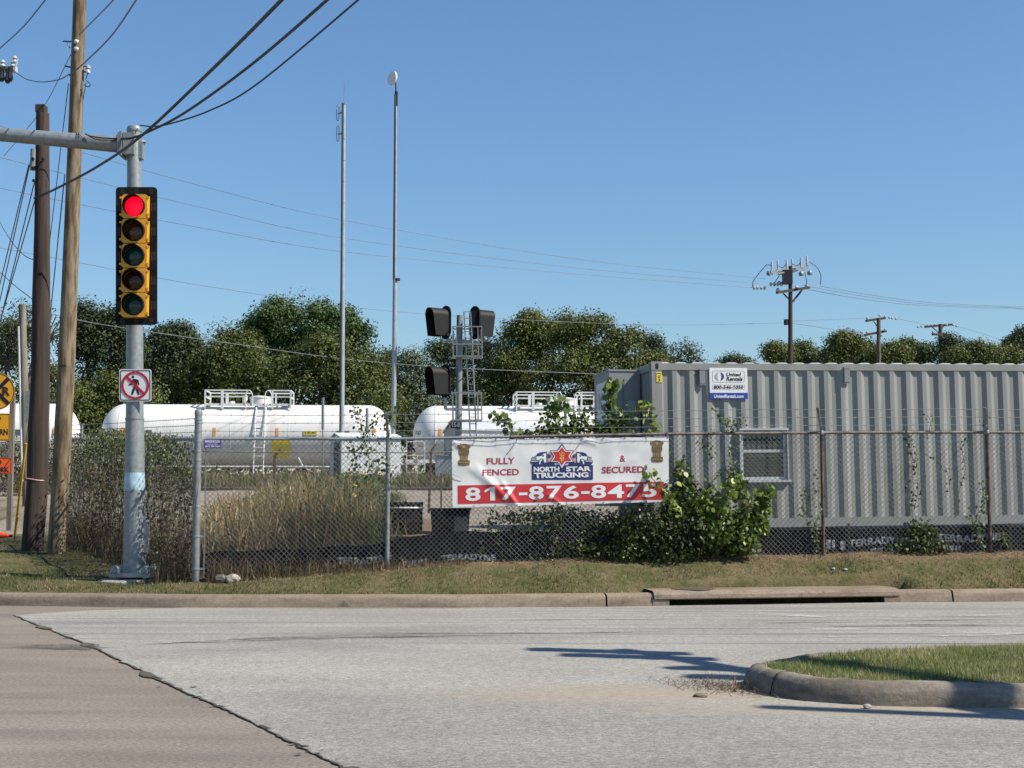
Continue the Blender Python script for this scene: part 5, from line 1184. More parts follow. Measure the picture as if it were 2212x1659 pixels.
# ---- five-section signal head
YS = 20.78; s = mpp(YS)
def SP(off=0.0): return lambda u, v: PP(u, v, Vector((0, YS - off, 0)), Vector((0, 1, 0)))
sig = thing('traffic_signal', 'five-light yellow traffic signal with black backplate, top light lit red', 'traffic light', P(294, 553, YS))
mb = MB(); f_ = SP(0); pts = [f_(u, v) for u, v in rrect(250, 404, 339.5, 702, 8)]; mb.prism(pts, (0, .012, 0)); bp = mb.build('backplate', MT['dull_black'], sig)
mb = MB(); f_ = SP(.0035)
for i in range(5):
    yc = 447 + i * 53.2
    for x0 in (254, 326):
        for k in range(3): put_poly(mb, [(x0 + k * 4, yc - 9), (x0 + k * 4 + 1.6, yc - 9), (x0 + k * 4 + 1.6, yc + 9), (x0 + k * 4, yc + 9)], f_)
for x0 in (260, 290, 322):
    for v0 in (408, 688):
        for k in range(4): put_poly(mb, [(x0, v0 + k * 3), (x0 + 9, v0 + k * 3), (x0 + 9, v0 + k * 3 + 1.2), (x0, v0 + k * 3 + 1.2)], f_)
mb.build('louver_slots', MT['slot'], bp)
cols = ['red_lit', 'lens_amber', 'lens_green', 'lens_red', 'lens_green']
labs = ['lit red top section', 'unlit amber second section', 'unlit green middle section', 'unlit dark red fourth section', 'unlit green bottom section']
for i in range(5):
    yc = 449 + i * 53.0; uc = 295 - i * .35; f_ = SP(.02)
    a = f_(uc - 27, yc - 26.2); c_ = f_(uc + 27, yc + 26.2); cx_, cz_ = (a.x + c_.x) / 2, (a.z + c_.z) / 2; w, h = c_.x - a.x, a.z - c_.z
    yF = YS - .14
    mb = MB()
    # door with a round opening
    N_ = 32; R_ = 23.2 * s
    sq = []
    for k in range(N_):
        t = 2 * math.pi * (k + .5) / N_; m_ = max(abs(math.cos(t)), abs(math.sin(t))); sq.append((w / 2 * math.cos(t) / m_, (h / 2 - .003) * math.sin(t) / m_))
    for k in range(N_):
        k2 = (k + 1) % N_; t, t2 = 2 * math.pi * (k + .5) / N_, 2 * math.pi * (k2 + .5) / N_
        mb.quad((cx_ + sq[k][0], yF, cz_ + sq[k][1]), (cx_ + sq[k2][0], yF, cz_ + sq[k2][1]), (cx_ + R_ * math.cos(t2), yF, cz_ + R_ * math.sin(t2)), (cx_ + R_ * math.cos(t), yF, cz_ + R_ * math.sin(t)))
        mb.quad((cx_ + sq[k][0], yF, cz_ + sq[k][1]), (cx_ + sq[k2][0], yF, cz_ + sq[k2][1]), (cx_ + sq[k2][0], YS - .002, cz_ + sq[k2][1]), (cx_ + sq[k][0], YS - .002, cz_ + sq[k][1]))
        mb.quad((cx_ + R_ * math.cos(t), yF, cz_ + R_ * math.sin(t)), (cx_ + R_ * math.cos(t2), yF, cz_ + R_ * math.sin(t2)), (cx_ + R_ * math.cos(t2), YS - .05, cz_ + R_ * math.sin(t2)), (cx_ + R_ * math.cos(t), YS - .05, cz_ + R_ * math.sin(t)))
    for sx in (-1, 1):
        for sz in (-.34, .36): mb.box((cx_ + sx * (w / 2 + .012), yF + .01, cz_ + sz * h), (.034, .03, .028))
    sec = mb.build('signal_section', MT['yellow'], sig); sec['label'] = labs[i]
    mb = MB(); V_ = []; n = 28
    for k in range(n + 1):
        t = math.radians(-55 + (290) * k / n); dep = .045 + .10 * (math.sin(t) * .5 + .5)
        for r_, dd in ((R_ * .99, dep), (R_ * .965, dep)): V_.append((cx_ + r_ * math.cos(t), r_, t, dep))
    for k in range(n):
        t, t2 = math.radians(-55 + 290 * k / n), math.radians(-55 + 290 * (k + 1) / n)
        d1 = .05 + .10 * (math.sin(t) * .5 + .5); d2 = .05 + .10 * (math.sin(t2) * .5 + .5)
        for r_ in (R_ * .99, R_ * .955):
            mb.quad((cx_ + r_ * math.cos(t), yF + .02, cz_ + r_ * math.sin(t)), (cx_ + r_ * math.cos(t2), yF + .02, cz_ + r_ * math.sin(t2)), (cx_ + r_ * math.cos(t2), yF - d2, cz_ + r_ * math.sin(t2)), (cx_ + r_ * math.cos(t), yF - d1, cz_ + r_ * math.sin(t)))
        mb.quad((cx_ + R_ * .99 * math.cos(t), yF - d1, cz_ + R_ * .99 * math.sin(t)), (cx_ + R_ * .99 * math.cos(t2), yF - d2, cz_ + R_ * .99 * math.sin(t2)), (cx_ + R_ * .955 * math.cos(t2), yF - d2, cz_ + R_ * .955 * math.sin(t2)), (cx_ + R_ * .955 * math.cos(t), yF - d1, cz_ + R_ * .955 * math.sin(t)))
    mb.build('visor', MT['dull_black'], sec, smooth=True)
    mb = MB(); mb.lathe([(R_ * .95, 0), (R_ * .7, .018), (R_ * .4, .028), (0, .032)], (cx_, YS - .095, cz_), (0, -1, 0), 28); mb.build('lens', MT[cols[i]], sec, smooth=True)
mb = MB(); 
for v in (424, 680): q = P(292, v, YS + .17); mb.box((q.x, YS + .17, q.z), (.10, .30, .06))
mb.build('mounting_bracket', MT['galv_dull'], sig)

# ---- no pedestrians sign
YN = YP - .145
def NP(off): return lambda u, v: PP(u, v, Vector((0, YN - off, 0)), Vector((0, 1, 0)))
ns = thing('no_pedestrian_sign', 'square white no-pedestrians sign with red ring on the signal pole', 'sign', P(291.5, 832, YN))
mb = MB(); mb.prism([NP(0)(u, v) for u, v in rrect(257.5, 797.5, 327, 867, 4.5)], (0, .004, 0)); mb.build('panel', MT['sign_white'], ns)
mb = MB(); fn = NP(.003)
def ringpoly(mb, a, b, fn):
    n = len(a)
    for i in range(n): put_poly(mb, [a[i], a[(i + 1) % n], b[(i + 1) % n], b[i]], fn)
ringpoly(mb, rrect(259.6, 799.6, 324.9, 864.9, 3.6), rrect(261.4, 801.4, 323.1, 863.1, 2.6), fn); mb.build('border', MT['sign_black'], ns)
def walker(mb, fn, cx, cy, k):
    T = lambda pts: [(cx + x * k, cy + y * k) for x, y in pts]
    put_poly(mb, T([(math.cos(a) * 2.9 - 2.2, math.sin(a) * 2.9 - 20.5) for a in np.linspace(0, 2 * math.pi, 16)[:-1]]), fn)
    put_poly(mb, T([(-2.5, -16.5), (4.0, -16.0), (7.2, -13.5), (6.5, 0.5), (-0.5, 0.5), (-1.2, -8)]), fn)
    put_poly(mb, T([(-2.5, -16.5), (-1, -9), (-5.5, -3.5), (-11, -2), (-11.5, -4.5), (-7, -6.5), (-4.2, -11)]), fn)
    put_poly(mb, T([(4.5, -16), (9.8, -13.5), (11.4, -3), (9, -3), (7.2, -11)]), fn)
    put_poly(mb, T([(-0.5, 0), (4.0, 0), (1.5, 8), (-2.2, 17.5), (-6, 17.5), (-4.2, 8)]), fn)
    put_poly(mb, T([(2.2, 0.2), (6.5, 0.2), (9, 8), (12, 17), (8.6, 18), (5, 9.5)]), fn)
mb = MB(); walker(mb, fn, 289.5, 835, 1.02); mb.build('pedestrian_symbol', MT['sign_black'], ns)
mb = MB(); fn = NP(.006); put_ring(mb, (292, 832.3), 25.2, 30.2, fn, 44); a = 30; c45 = .7071
put_poly(mb, [(292 - 19.8, 832.3 - 15.4), (292 - 15.4, 832.3 - 19.8), (292 + 19.8, 832.3 + 15.4), (292 + 15.4, 832.3 + 19.8)], fn); mb.build('prohibition_ring', MT['sign_red'], ns)
mb = MB()
for v in (805, 860): mb.lathe([(.009, 0), (.006, .005), (0, .006)], NP(.006)(292, v), (0, -1, 0), 8)
mb.build('bolt', MT['galv'], ns)
mb = MB()
for v in (812, 852): q = P(291, v, YP); mb.lathe([(18.9 * mpp(YP), -.01), (19.6 * mpp(YP), -.01), (19.6 * mpp(YP), .01), (18.9 * mpp(YP), .01)], q, n=20)
mb.build('clamp_band', MT['galv_dull'], ns)

# ================================================================== LEFT SIDE: UTILITY POLES, SIGNS
def wood_pole(name, label, Y, pts, mat, knob=.0, group=None):
    """pts: (u, v, width px) from foot to top"""
    f = P(pts[0][0], pts[0][1], Y); t = thing(name, label, 'utility pole', (f.x, Y, gzf(f.x, Y)), group=group); s = mpp(Y); mb = MB(); n = 20; R = []
    rows = []
    for (u0_, v0, w0), (u1_, v1, w1) in zip(pts[:-1], pts[1:]):
        for k in range(14): q = k / 14; rows.append((u0_ + (u1_ - u0_) * q, v0 + (v1 - v0) * q, w0 + (w1 - w0) * q))
    rows.append(pts[-1]); 
    P3 = [P(u, v, Y) for u, v, w in rows]; P3[0].z = gzf(P3[0].x, Y) - .15
    mb.tube(P3, [w * s / 2 for *_, w in rows], n)
    for i, v in enumerate(mb.v):
        vv_ = Vector(v); c = P3[i // n]; k = 1 + knob * mnoise.noise(Vector((vv_.x * 4, vv_.y * 4, vv_.z * .8))) + knob * .6 * mnoise.noise(Vector((vv_.x * 18, vv_.y * 18, vv_.z * 2)))
        mb.v[i] = tuple(c + (vv_ - c) * k)
    mb.build('shaft', mat, t, smooth=True, sharp=60); return t
dp = wood_pole('utility_pole', 'dark brown old utility pole with a cut top, behind the mast arm', 26.0, [(69, 1206, 46), (80, 1050, 45), (87, 800, 41), (91, 500, 34), (92.5, 245, 28)], MT['dark_wood'], .07)
mb = MB(); q = P(93, 236, 26); mb.box((q.x - .03, 26, q.z), (.17, .2, .14)); mb.build('split_top', MT['dark_wood'], dp)
mb = MB(); q = P(78, 1036, 26); mb.tube([(q.x + .2 * math.cos(a), 26 + .2 * math.sin(a), q.z + .02 * math.sin(a * 2)) for a in np.linspace(0, 2 * math.pi, 21)[:-1]], .012, 5, closed=True); mb.build('marker_ribbon', MT['print_pink'], dp)
mb = MB()
for v in (300, 305): q = P(92, v, 26); mb.lathe([(.125, -.008), (.13, 0), (.125, .008)], q, n=20)
q = P(72, 322, 25.9); mb.cyl(q, q + Vector((0, 0, -.4)), .05, n=10); mb.build('steel_band', MT['galv_dull'], dp)
mb = MB()
for u, v in ((72, 345), (94, 345), (72, 365), (74, 392)): q = P(u, v, 25.86); mb.lathe([(.02, 0), (.035, .03), (.02, .06)], q, (0, -1, .3), 8)
mb.tube(spline([P(74, 360, 25.85), P(86, 356, 25.8), P(95, 346, 25.8)], 5), .012, 5); mb.build('line_clamp', MT['sign_black'], dp)
lp_ = wood_pole('utility_pole', 'tall pale treated-wood utility pole, its top cut off by the frame', 25.4, [(121, 1204, 37), (130, 1060, 38), (143, 800, 36.5), (155, 500, 33), (165, 220, 29.5), (173, -20, 28), (179, -240, 26)], MT['pale_wood'], .03)
mb = MB()
for v in (95, 111): q = P(168, v, 25.4); mb.lathe([(.04, 0), (.045, .02), (.03, .03), (.015, .045), (0, .045)], (q.x + .01, 25.28, q.z), (.1, -1, 0), 12)
mb.build('bolt_washer', MT['porcelain'], lp_)
mb = MB()
q = P(190, 150, 25.35); mb.lathe([(.02, -.08), (.045, -.07), (.045, -.03), (.02, 0), (.045, .02), (.045, .06), (.02, .08)], q, n=12); mb.build('insulator', MT['porcelain'], lp_, smooth=True)
mb = MB(); mb.bar(P(178, 143, 25.38), P(195, 143, 25.38), .02, .02); mb.bar(P(178, 155, 25.38), P(195, 156, 25.38), .02, .02); mb.bar(P(140, 143, 25.38), P(152, 145, 25.38), .025, .025); mb.bar(P(136, 89, 25.38), P(155, 90, 25.38), .02, .02); mb.tube(spline([P(146, 90, 25.3), P(147, 98, 25.3), P(152, 104, 25.3)], 4), .008, 4)
mb.tube(spline([P(190, 158, 25.3), P(186, 172, 25.3), P(195, 182, 25.3), P(190, 188, 25.3), P(182, 182, 25.3)], 5), .009, 5); mb.tube(spline([P(186, 178, 25.3), P(183, 195, 25.3), P(180, 215, 25.3)], 4), .007, 4); mb.build('bracket', MT['sign_black'], lp_)
mb = MB(); q = P(129, 790, 25.2); mb.box(q + Vector((.05, 0, 0)), (.12, .03, .03)); mb.build('step_iron', MT['sign_black'], lp_)
sp2 = wood_pole('wooden_post', 'short weathered grey post with a pale conduit, left of the dark pole', 40.0, [(58, 1080, 18), (54, 900, 18), (48, 658, 15.5)], MT['grey_wood'], .04)
mb = MB(); mb.tube(spline([P(48, 1040, 39.6), P(44, 880, 39.6), P(40, 705, 39.6)], 6), .03, 8); mb.build('conduit', MT['porcelain'], sp2, smooth=True)
mb = MB(); q = P(60, 880, 39.6); mb.box(q, (.14, .1, .9)); mb.build('riser_box', MT['galv'], sp2)
cp = thing('distant_pole_arm', 'white crossarm with insulators at the left frame edge, high up', 'crossarm', P(0, 152, 30))
mb = MB(); mb.bar(P(-60, 150, 30), P(36, 150, 30), .12, .12); mb.build('crossarm', MT['porcelain'], cp)
mb = MB()
for u, v in ((28, 138), (6, 138), (32, 129)): q = P(u, v, 29.9); mb.lathe([(.02, -.08), (.06, -.05), (.035, 0), (.06, .03), (.03, .08)], q, n=10)
mb.bar(P(30, 152, 29.9), P(37, 127, 29.9), .05, .05); mb.build('insulator', MT['porcelain'], cp, smooth=True)
mb = MB()
for u, v in ((4, 156), (17, 160), (22, 156)): q = P(u, v, 29.8); mb.lathe([(.04, -.2), (.07, -.14), (.05, 0), (.06, .1)], q, n=8)
mb.bar(P(-30, 150, 30.1), P(-34, 700, 30.1), .26, .26); mb.build('fuse_cutout', MT['sign_black'], cp)

# ---- railroad advance sign, horn plaque, work sign
YR = 34.0
def RP(off): return lambda u, v: PP(u, v, Vector((0, YR - off, 0)), Vector((0, 1, 0)))
rs_ = thing('railroad_sign', 'round yellow railroad crossing sign above a yellow horn plaque on a wooden post', 'sign', (P(28, 1090, YR).x, YR + .05, gzf(P(28, 1090, YR).x, YR)))
mb = MB(); f_ = P(27, 1100, YR + .06); t_ = P(27.5, 858, YR + .06); g0 = gzf(f_.x, YR + .06) - .2; mb.bb(t_.x - .055, t_.x + .055, YR + .02, YR + .12, g0, t_.z); mb.build('post', MT['grey_wood'], rs_)
mb = MB(); mb.prism([RP(0)(-9 + 41 * math.cos(a), 845 + 41 * math.sin(a)) for a in np.linspace(0, 2 * math.pi, 41)[:-1]], (0, .004, 0)); disc = mb.build('disc', MT['sign_amber'], rs_)
mb = MB(); fn = RP(.003); put_ring(mb, (-9, 845), 38.2, 39.8, fn, 40)
for sgn in (1, -1):
    a = math.radians(45) * sgn; ux, uy = math.cos(a), math.sin(a); px_, py_ = -uy * 4.3, ux * 4.3
    put_poly(mb, [(-9 - ux * 38 + px_, 845 - uy * 38 + py_), (-9 + ux * 38 + px_, 845 + uy * 38 + py_), (-9 + ux * 38 - px_, 845 + uy * 38 - py_), (-9 - ux * 38 - px_, 845 - uy * 38 - py_)], lambda u, v: RP(.003 + .002 * (sgn + 1))(u, v))
put_text(mb, 'R', ((5, 835.5), (21.5, 855)), RP(.008), .035); put_text(mb, 'R', ((-39, 835.5), (-22.5, 855)), RP(.008), .035); mb.build('lettering', MT['sign_black'], disc)
mb = MB(); mb.prism([RP(0)(u, v) for u, v in rrect(-40, 893, 21.8, 952, 3)], (0, .004, 0)); plq = mb.build('plaque', MT['sign_amber'], rs_)
mb = MB(); ringpoly(mb, rrect(-38.8, 894.2, 20.6, 950.8, 2.4), rrect(-37.6, 895.4, 19.4, 949.6, 1.6), fn)
put_text(mb, 'NO', ((-20, 898), (2, 909)), fn, .03); put_text(mb, 'TRAIN', ((-34, 912), (-1, 924)), fn, .03); put_text(mb, 'HORN', ((-21, 926.5), (17, 940)), fn, .03); mb.build('lettering', MT['sign_black'], plq)
YW = 30.0; WPt = lambda off: (lambda u, v: PP(u, v, Vector((0, YW - off, 0)), Vector((0, 1, 0))))
ws = thing('road_work_sign', 'orange road work sign cut by the left frame edge, below the yellow horn plaque', 'sign', (P(-5, 1100, YW).x, YW, gzf(P(-5, 1100, YW).x, YW)))
mb = MB(); mb.prism([WPt(0)(u, v) for u, v in rrect(-52, 989, 25, 1023.5, 1.5)], (0, .004, 0)); pn = mb.build('panel', MT['sign_orange'], ws)
mb = MB(); fn = WPt(.003); ringpoly(mb, rrect(-51, 990, 24, 1022.5, 1.2), rrect(-50.2, 990.8, 23.2, 1021.7, .8), fn); put_text(mb, 'ROAD', ((-34, 993), (3, 1004)), fn, .03); put_text(mb, 'WORK', ((-28, 1009), (20, 1020)), fn, .03)
put_poly(mb, [(20, 993), (22.5, 992), (3, 1020), (1, 1020)], WPt(.005)); mb.build('lettering', MT['sign_black'], pn)
mb = MB(); q = P(-5, 1006, YW); mb.bar((q.x, YW + .03, gzf(q.x, YW)), (q.x, YW + .03, q.z + .2), .05, .05); mb.build('stand', MT['galv_dull'], ws)
# fallen cone
c0 = P(-10, 1155, 30.5); c1 = P(38, 1157, 30.5); gzc = gzf(c0.x, 30.5)
cn = thing('traffic_cone', 'orange traffic cone lying on its side at the left frame edge', 'cone', (c0.x, 30.5, gzc))
ax_ = (c1 - c0); ax_.z = 0; o_ = Vector((c0.x - .08, 30.5, gzc + .10)); ax_ = Vector((1, -.1, -.06)).normalized()
mb = MB(); mb.lathe([(.10, -.1), (.08, .08), (.06, .26), (.03, .40)], o_, ax_, 16); mb.build('cone_body', MT['cone'], cn, smooth=True)
mb = MB(); mb.lathe([(.098, -.06), (.084, .06)], o_, ax_, 16); mb.build('reflective_collar', MT['sign_white'], cn, smooth=True)
mb = MB(); mb.lathe([(.031, .39), (.028, .46), (0, .47)], o_, ax_, 12); mb.lathe([(.16, -.13), (.16, -.10), (.1, -.09)], o_, ax_, 4); mb.build('cone_tip', MT['sign_black'], cn, smooth=True)

# ---- guy wires
def cable(name, label, cat, pts, r, mat, n=14, group=None):
    pts3 = [P(*p) if len(p) == 3 else Vector(p[:3]) for p in pts]; mb = MB(); mb.tube(spline(pts3, n), r, 6, False)
    o = mb.build(name, mat, origin=pts3[0], smooth=True); tag(o, label, cat, group); return o
gt = P(148, 180, 25.3); gb_ = P(31, 1152, 29.0); gb_.z = gzf(gb_.x, gb_.y)
gw = thing('guy_wire', 'guy wire with a yellow guard tube from the pale pole down to the grass', 'guy wire', gb_)
mb = MB(); mb.tube([gb_, gt], .009, 5); mb.build('wire', MT['guy'], gw)
q0 = gb_.lerp(gt, .02); q1 = gb_.lerp(gt, .235); mb = MB(); mb.tube([q0, q1], .028, 8); mb.build('guard_tube', MT['yellow_guard'], gw, smooth=True)
mb = MB(); mb.tube([gb_ - Vector((0, 0, .1)), gb_ + Vector((.01, 0, .2))], .014, 5); mb.build('anchor_rod', MT['rust'], gw)
for i, (a, b, lab) in enumerate((((140, 377, 25.3), (58, 1170, 27.5), 'thin slack guy wire between the two wooden utility poles'), ((62, 357, 25.9), (-60, 860, 34), 'leftmost of the dark guy wires fanning down from the dark pole'),
        ((70, 330, 25.9), (-40, 830, 33), 'second dark guy wire fanning down from the dark pole'), ((74, 395, 25.9), (-50, 900, 31), 'third dark guy wire fanning down from the dark pole'), ((76, 430, 25.9), (-30, 800, 30), 'short dark guy wire starting where the thick cable meets the dark pole'))):
    p1 = P(*b); cable('guy_wire', lab, 'guy wire', [a, b], .011, MT['guy'], 4, 'guy wires at the left poles')
CB = 'overhead cables'
cable('overhead_cable', 'thick black cable from the dark pole sweeping up past the signal pole', 'cable', [(74, 428, 25.85), (110, 413, 25.2), (200, 366, 22.5), (300, 298, 19.2), (450, 158, 16), (612, -4, 13), (760, -160, 11.2)], .020, MT['cable'], 10, CB)
cable('overhead_cable', 'black cable leaving the mast arm bracket, middle of the three rising right', 'cable', [(262, 300, 20.9), (285, 298, 20.75), (320, 285, 20.2), (400, 243, 18.6), (540, 142, 16), (712, -5, 13.2), (860, -145, 11.5)], .017, MT['cable'], 10, CB)
cable('overhead_cable', 'thin black cable from the pole cap, lowest of the three rising right', 'cable', [(303, 271, 21), (332, 273, 20.6), (368, 267, 20), (450, 240, 18.6), (552, 184, 17), (778, -4, 13.6), (930, -140, 12)], .011, MT['cable'], 10, CB)
cable('overhead_wire', 'wire rising right from the pale pole near the two washers', 'cable', [(171, 75, 25.2), (206, 40, 22.5), (248, -3, 19.5), (330, -90, 17)], .011, MT['wire'], 8, CB)
cable('overhead_wire', 'lower grey wire rising right from the pale pole beside its insulator', 'cable', [(150, 163, 25.1), (184, 134, 24), (240, 78, 21), (296, -3, 18.5), (350, -90, 17)], .013, MT['wire'], 8, CB)
cable('overhead_wire', 'wire crossing the top left corner of the sky', 'cable', [(-40, 138, 26), (0, 104, 24), (50, 58, 21), (101, -4, 19)], .011, MT['wire'], 8, CB)
cable('overhead_wire', 'slack jumper drooping from the white crossarm to the pale pole', 'cable', [(33, 156, 29.8), (60, 172, 29), (95, 177, 28), (130, 171, 26.5), (150, 160, 25.3)], .011, MT['wire'], 8, CB)
cable('overhead_wire', 'thin wire slanting down left from the pale pole behind the dark pole', 'cable', [(153, 118, 25.6), (96, 228, 30), (40, 300, 34), (8, 337, 36)], .008, MT['wire'], 6, CB)
cable('overhead_wire', 'drooping wire loop left of the dark pole above the trees', 'cable', [(-10, 455, 30), (8, 495, 29.5), (40, 540, 28.5), (70, 560, 27.5), (100, 552, 26.6), (84, 520, 26.1)][:5], .010, MT['wire'], 8, CB)
cable('overhead_wire', 'dark wire slanting from the left frame edge down to the dark pole over the trees', 'cable', [(-20, 570, 34), (30, 615, 30.5), (75, 650, 26.3)], .011, MT['wire'], 8, CB)
LW = 'long wires to the far pole'
for lab, pts, r in (('highest of the long wires crossing the sky to the far right pole', [(-30, 262, 44), (174, 328, 48), (471, 411, 55), (740, 475, 62), (1250, 560, 70), (1652, 602, 75)], .011),
                 ('middle of the long wires crossing the sky to the far right pole', [(-30, 332, 44), (174, 384, 48), (439, 449, 54), (740, 514, 62), (1250, 579, 70), (1640, 612, 75)], .011),
                 ('lowest of the three close long wires crossing the sky to the far right pole', [(-30, 400, 44), (174, 442, 48), (439, 493, 54), (740, 543.5, 62), (1250, 592, 70), (1628, 621.5, 75)], .011),
                 ('faint long wire just above the treetops ending low on the far right pole', [(-30, 530, 44), (174, 568, 48), (439, 617, 54), (800, 668, 62), (1150, 692, 69), (1450, 702, 73), (1701, 697, 75)], .010),
                 ('pale wire hanging in front of the trees behind the tank cars', [(60, 665, 46), (162, 690, 48), (271, 709, 50), (500, 742, 54), (740, 775, 58), (970, 794, 60), (1290, 808, 64)], .013)):
    cable('overhead_wire', lab, 'cable', pts, r, MT['wire'], 10, LW)

# ================================================================== SIGNAL MAST BESIDE THE ISLAND (just out of frame; it throws the shadow on the island)
HM = 5.8; k_ = HM / math.tan(SUN_EL); shx, shy = -math.sin(SUN_AZ) * k_, -math.cos(SUN_AZ) * k_
S0 = Vector((3.55, 9.55)); S1 = Vector((1.25, 13.9)); B0 = Vector((S0.x - shx, S0.y - shy)); B1 = Vector((S1.x - shx, S1.y - shy))
ms = thing('signal_mast', 'signal mast and arm beside the median island, throwing the long shadow over its grass', 'signal pole', (B0.x, B0.y, 0))
mb = MB(); mb.tube([(B0.x, B0.y, .1), (B0.x, B0.y, HM + 1.9)], [.15, .10], 16); mb.build('shaft', MT['galv'], ms, smooth=True)
a0 = Vector((B0.x, B0.y, HM)); a1 = Vector((B1.x, B1.y, HM + .2)); mb = MB(); mb.tube([a0, a0.lerp(a1, .5) + Vector((0, 0, .12)), a1], [.18, .14, .08], 14); mb.build('mast_arm', MT['galv'], ms, smooth=True)
for t, h, up in ((.93, 1.45, .25), (.82, 1.3, .3), (.62, .7, .25), (.46, 1.1, .35)):
    q = a0.lerp(a1, t); mb = MB(); mb.box(q + Vector((0, 0, h * up)), (.22, .28, h)); hd = mb.build('signal_head', MT['yellow'], ms)
    mb = MB(); 
    for k in range(3): mb.lathe([(.13, 0), (.125, .15)], q + Vector((-.11, 0, h * up + h * (k - 1) * .3)), (-1, 0, 0), 14)
    mb.build('visor', MT['dull_black'], hd)

# ================================================================== RAILWAY
TS = 0.08; TA = math.atan(TS)
def track_y(x): return 68.5 + TS * (x + 6)
RZ = 2.2
def rails(label, y0, z, gauge=1.435):
    t = thing('railway_track', label, 'railway track', (0, y0, z - .17))
    for g in (0, gauge):
        mb = MB(); a = Vector((-70, y0 + g - 70 * TS, 0)); b = Vector((70, y0 + g + 70 * TS, 0))
        for w, h0, h1 in ((.14, -.17, -.15), (.02, -.15, -.04), (.07, -.04, 0)): mb.bar(a + Vector((0, 0, z + (h0 + h1) / 2)), b + Vector((0, 0, z + (h0 + h1) / 2)), w, h1 - h0)
        mb.build('rail', MT['rustrail'], t)
    mb = MB()
    for k in range(-60, 61):
        x = k * .62; mb.box((x, y0 + gauge / 2 + TS * x, z - .24), (.23, 2.6, .14), (Vector((math.cos(TA), math.sin(TA), 0)), Vector((-math.sin(TA), math.cos(TA), 0)), Vector((0, 0, 1))))
    o = mb.build('sleepers', MT['dark_wood'], t); o['kind'] = 'stuff'; return t
rails('nearer railway track with rusty rails in front of the equipment cabinets', 50.5, 1.90)
rails('farther railway track carrying the white tank cars', 68.5 + 6 * TS - .72, RZ)
for nm, y0, z in (('ballast', 51.2, 1.72), ('ballast', 68.98, RZ - .19)):
    mb = MB(); pts = [(-3.0, -.5), (-1.7, 0), (1.7, 0), (3.0, -.5)]
    for (a, za), (b, zb2) in zip(pts[:-1], pts[1:]): mb.quad((-80, y0 + a - 80 * TS, z + za), (80, y0 + a + 80 * TS, z + za), (80, y0 + b + 80 * TS, z + zb2), (-80, y0 + b - 80 * TS, z + zb2))
    struct(mb.build(nm, M('ballast_stone', (.25, .225, .195), 1, 0, .4, 7, bmp=.6)))

n = 15000; X = rng.uniform(-28, 10, n); Y = rng.uniform(79, 84, n); Hh = rng.random(n) ** 1.2 * (1.6 + .5 * np.sin(X * .7) + .3 * np.sin(X * 2.1)); C = np.stack([X, Y, gz(X, Y) + Hh], 1)
V = leaf_faces(C, rng.normal(size=(n, 3)) + np.array([0, -.5, .3]), rng.uniform(.12, .3, n), SH4)
tag(np_mesh('lineside_scrub', V, 4, MT['leaf_dry'], tint=rng.uniform(0, .7, n)), 'brown lineside scrub beyond the tank cars', 'scrub', kind='stuff')
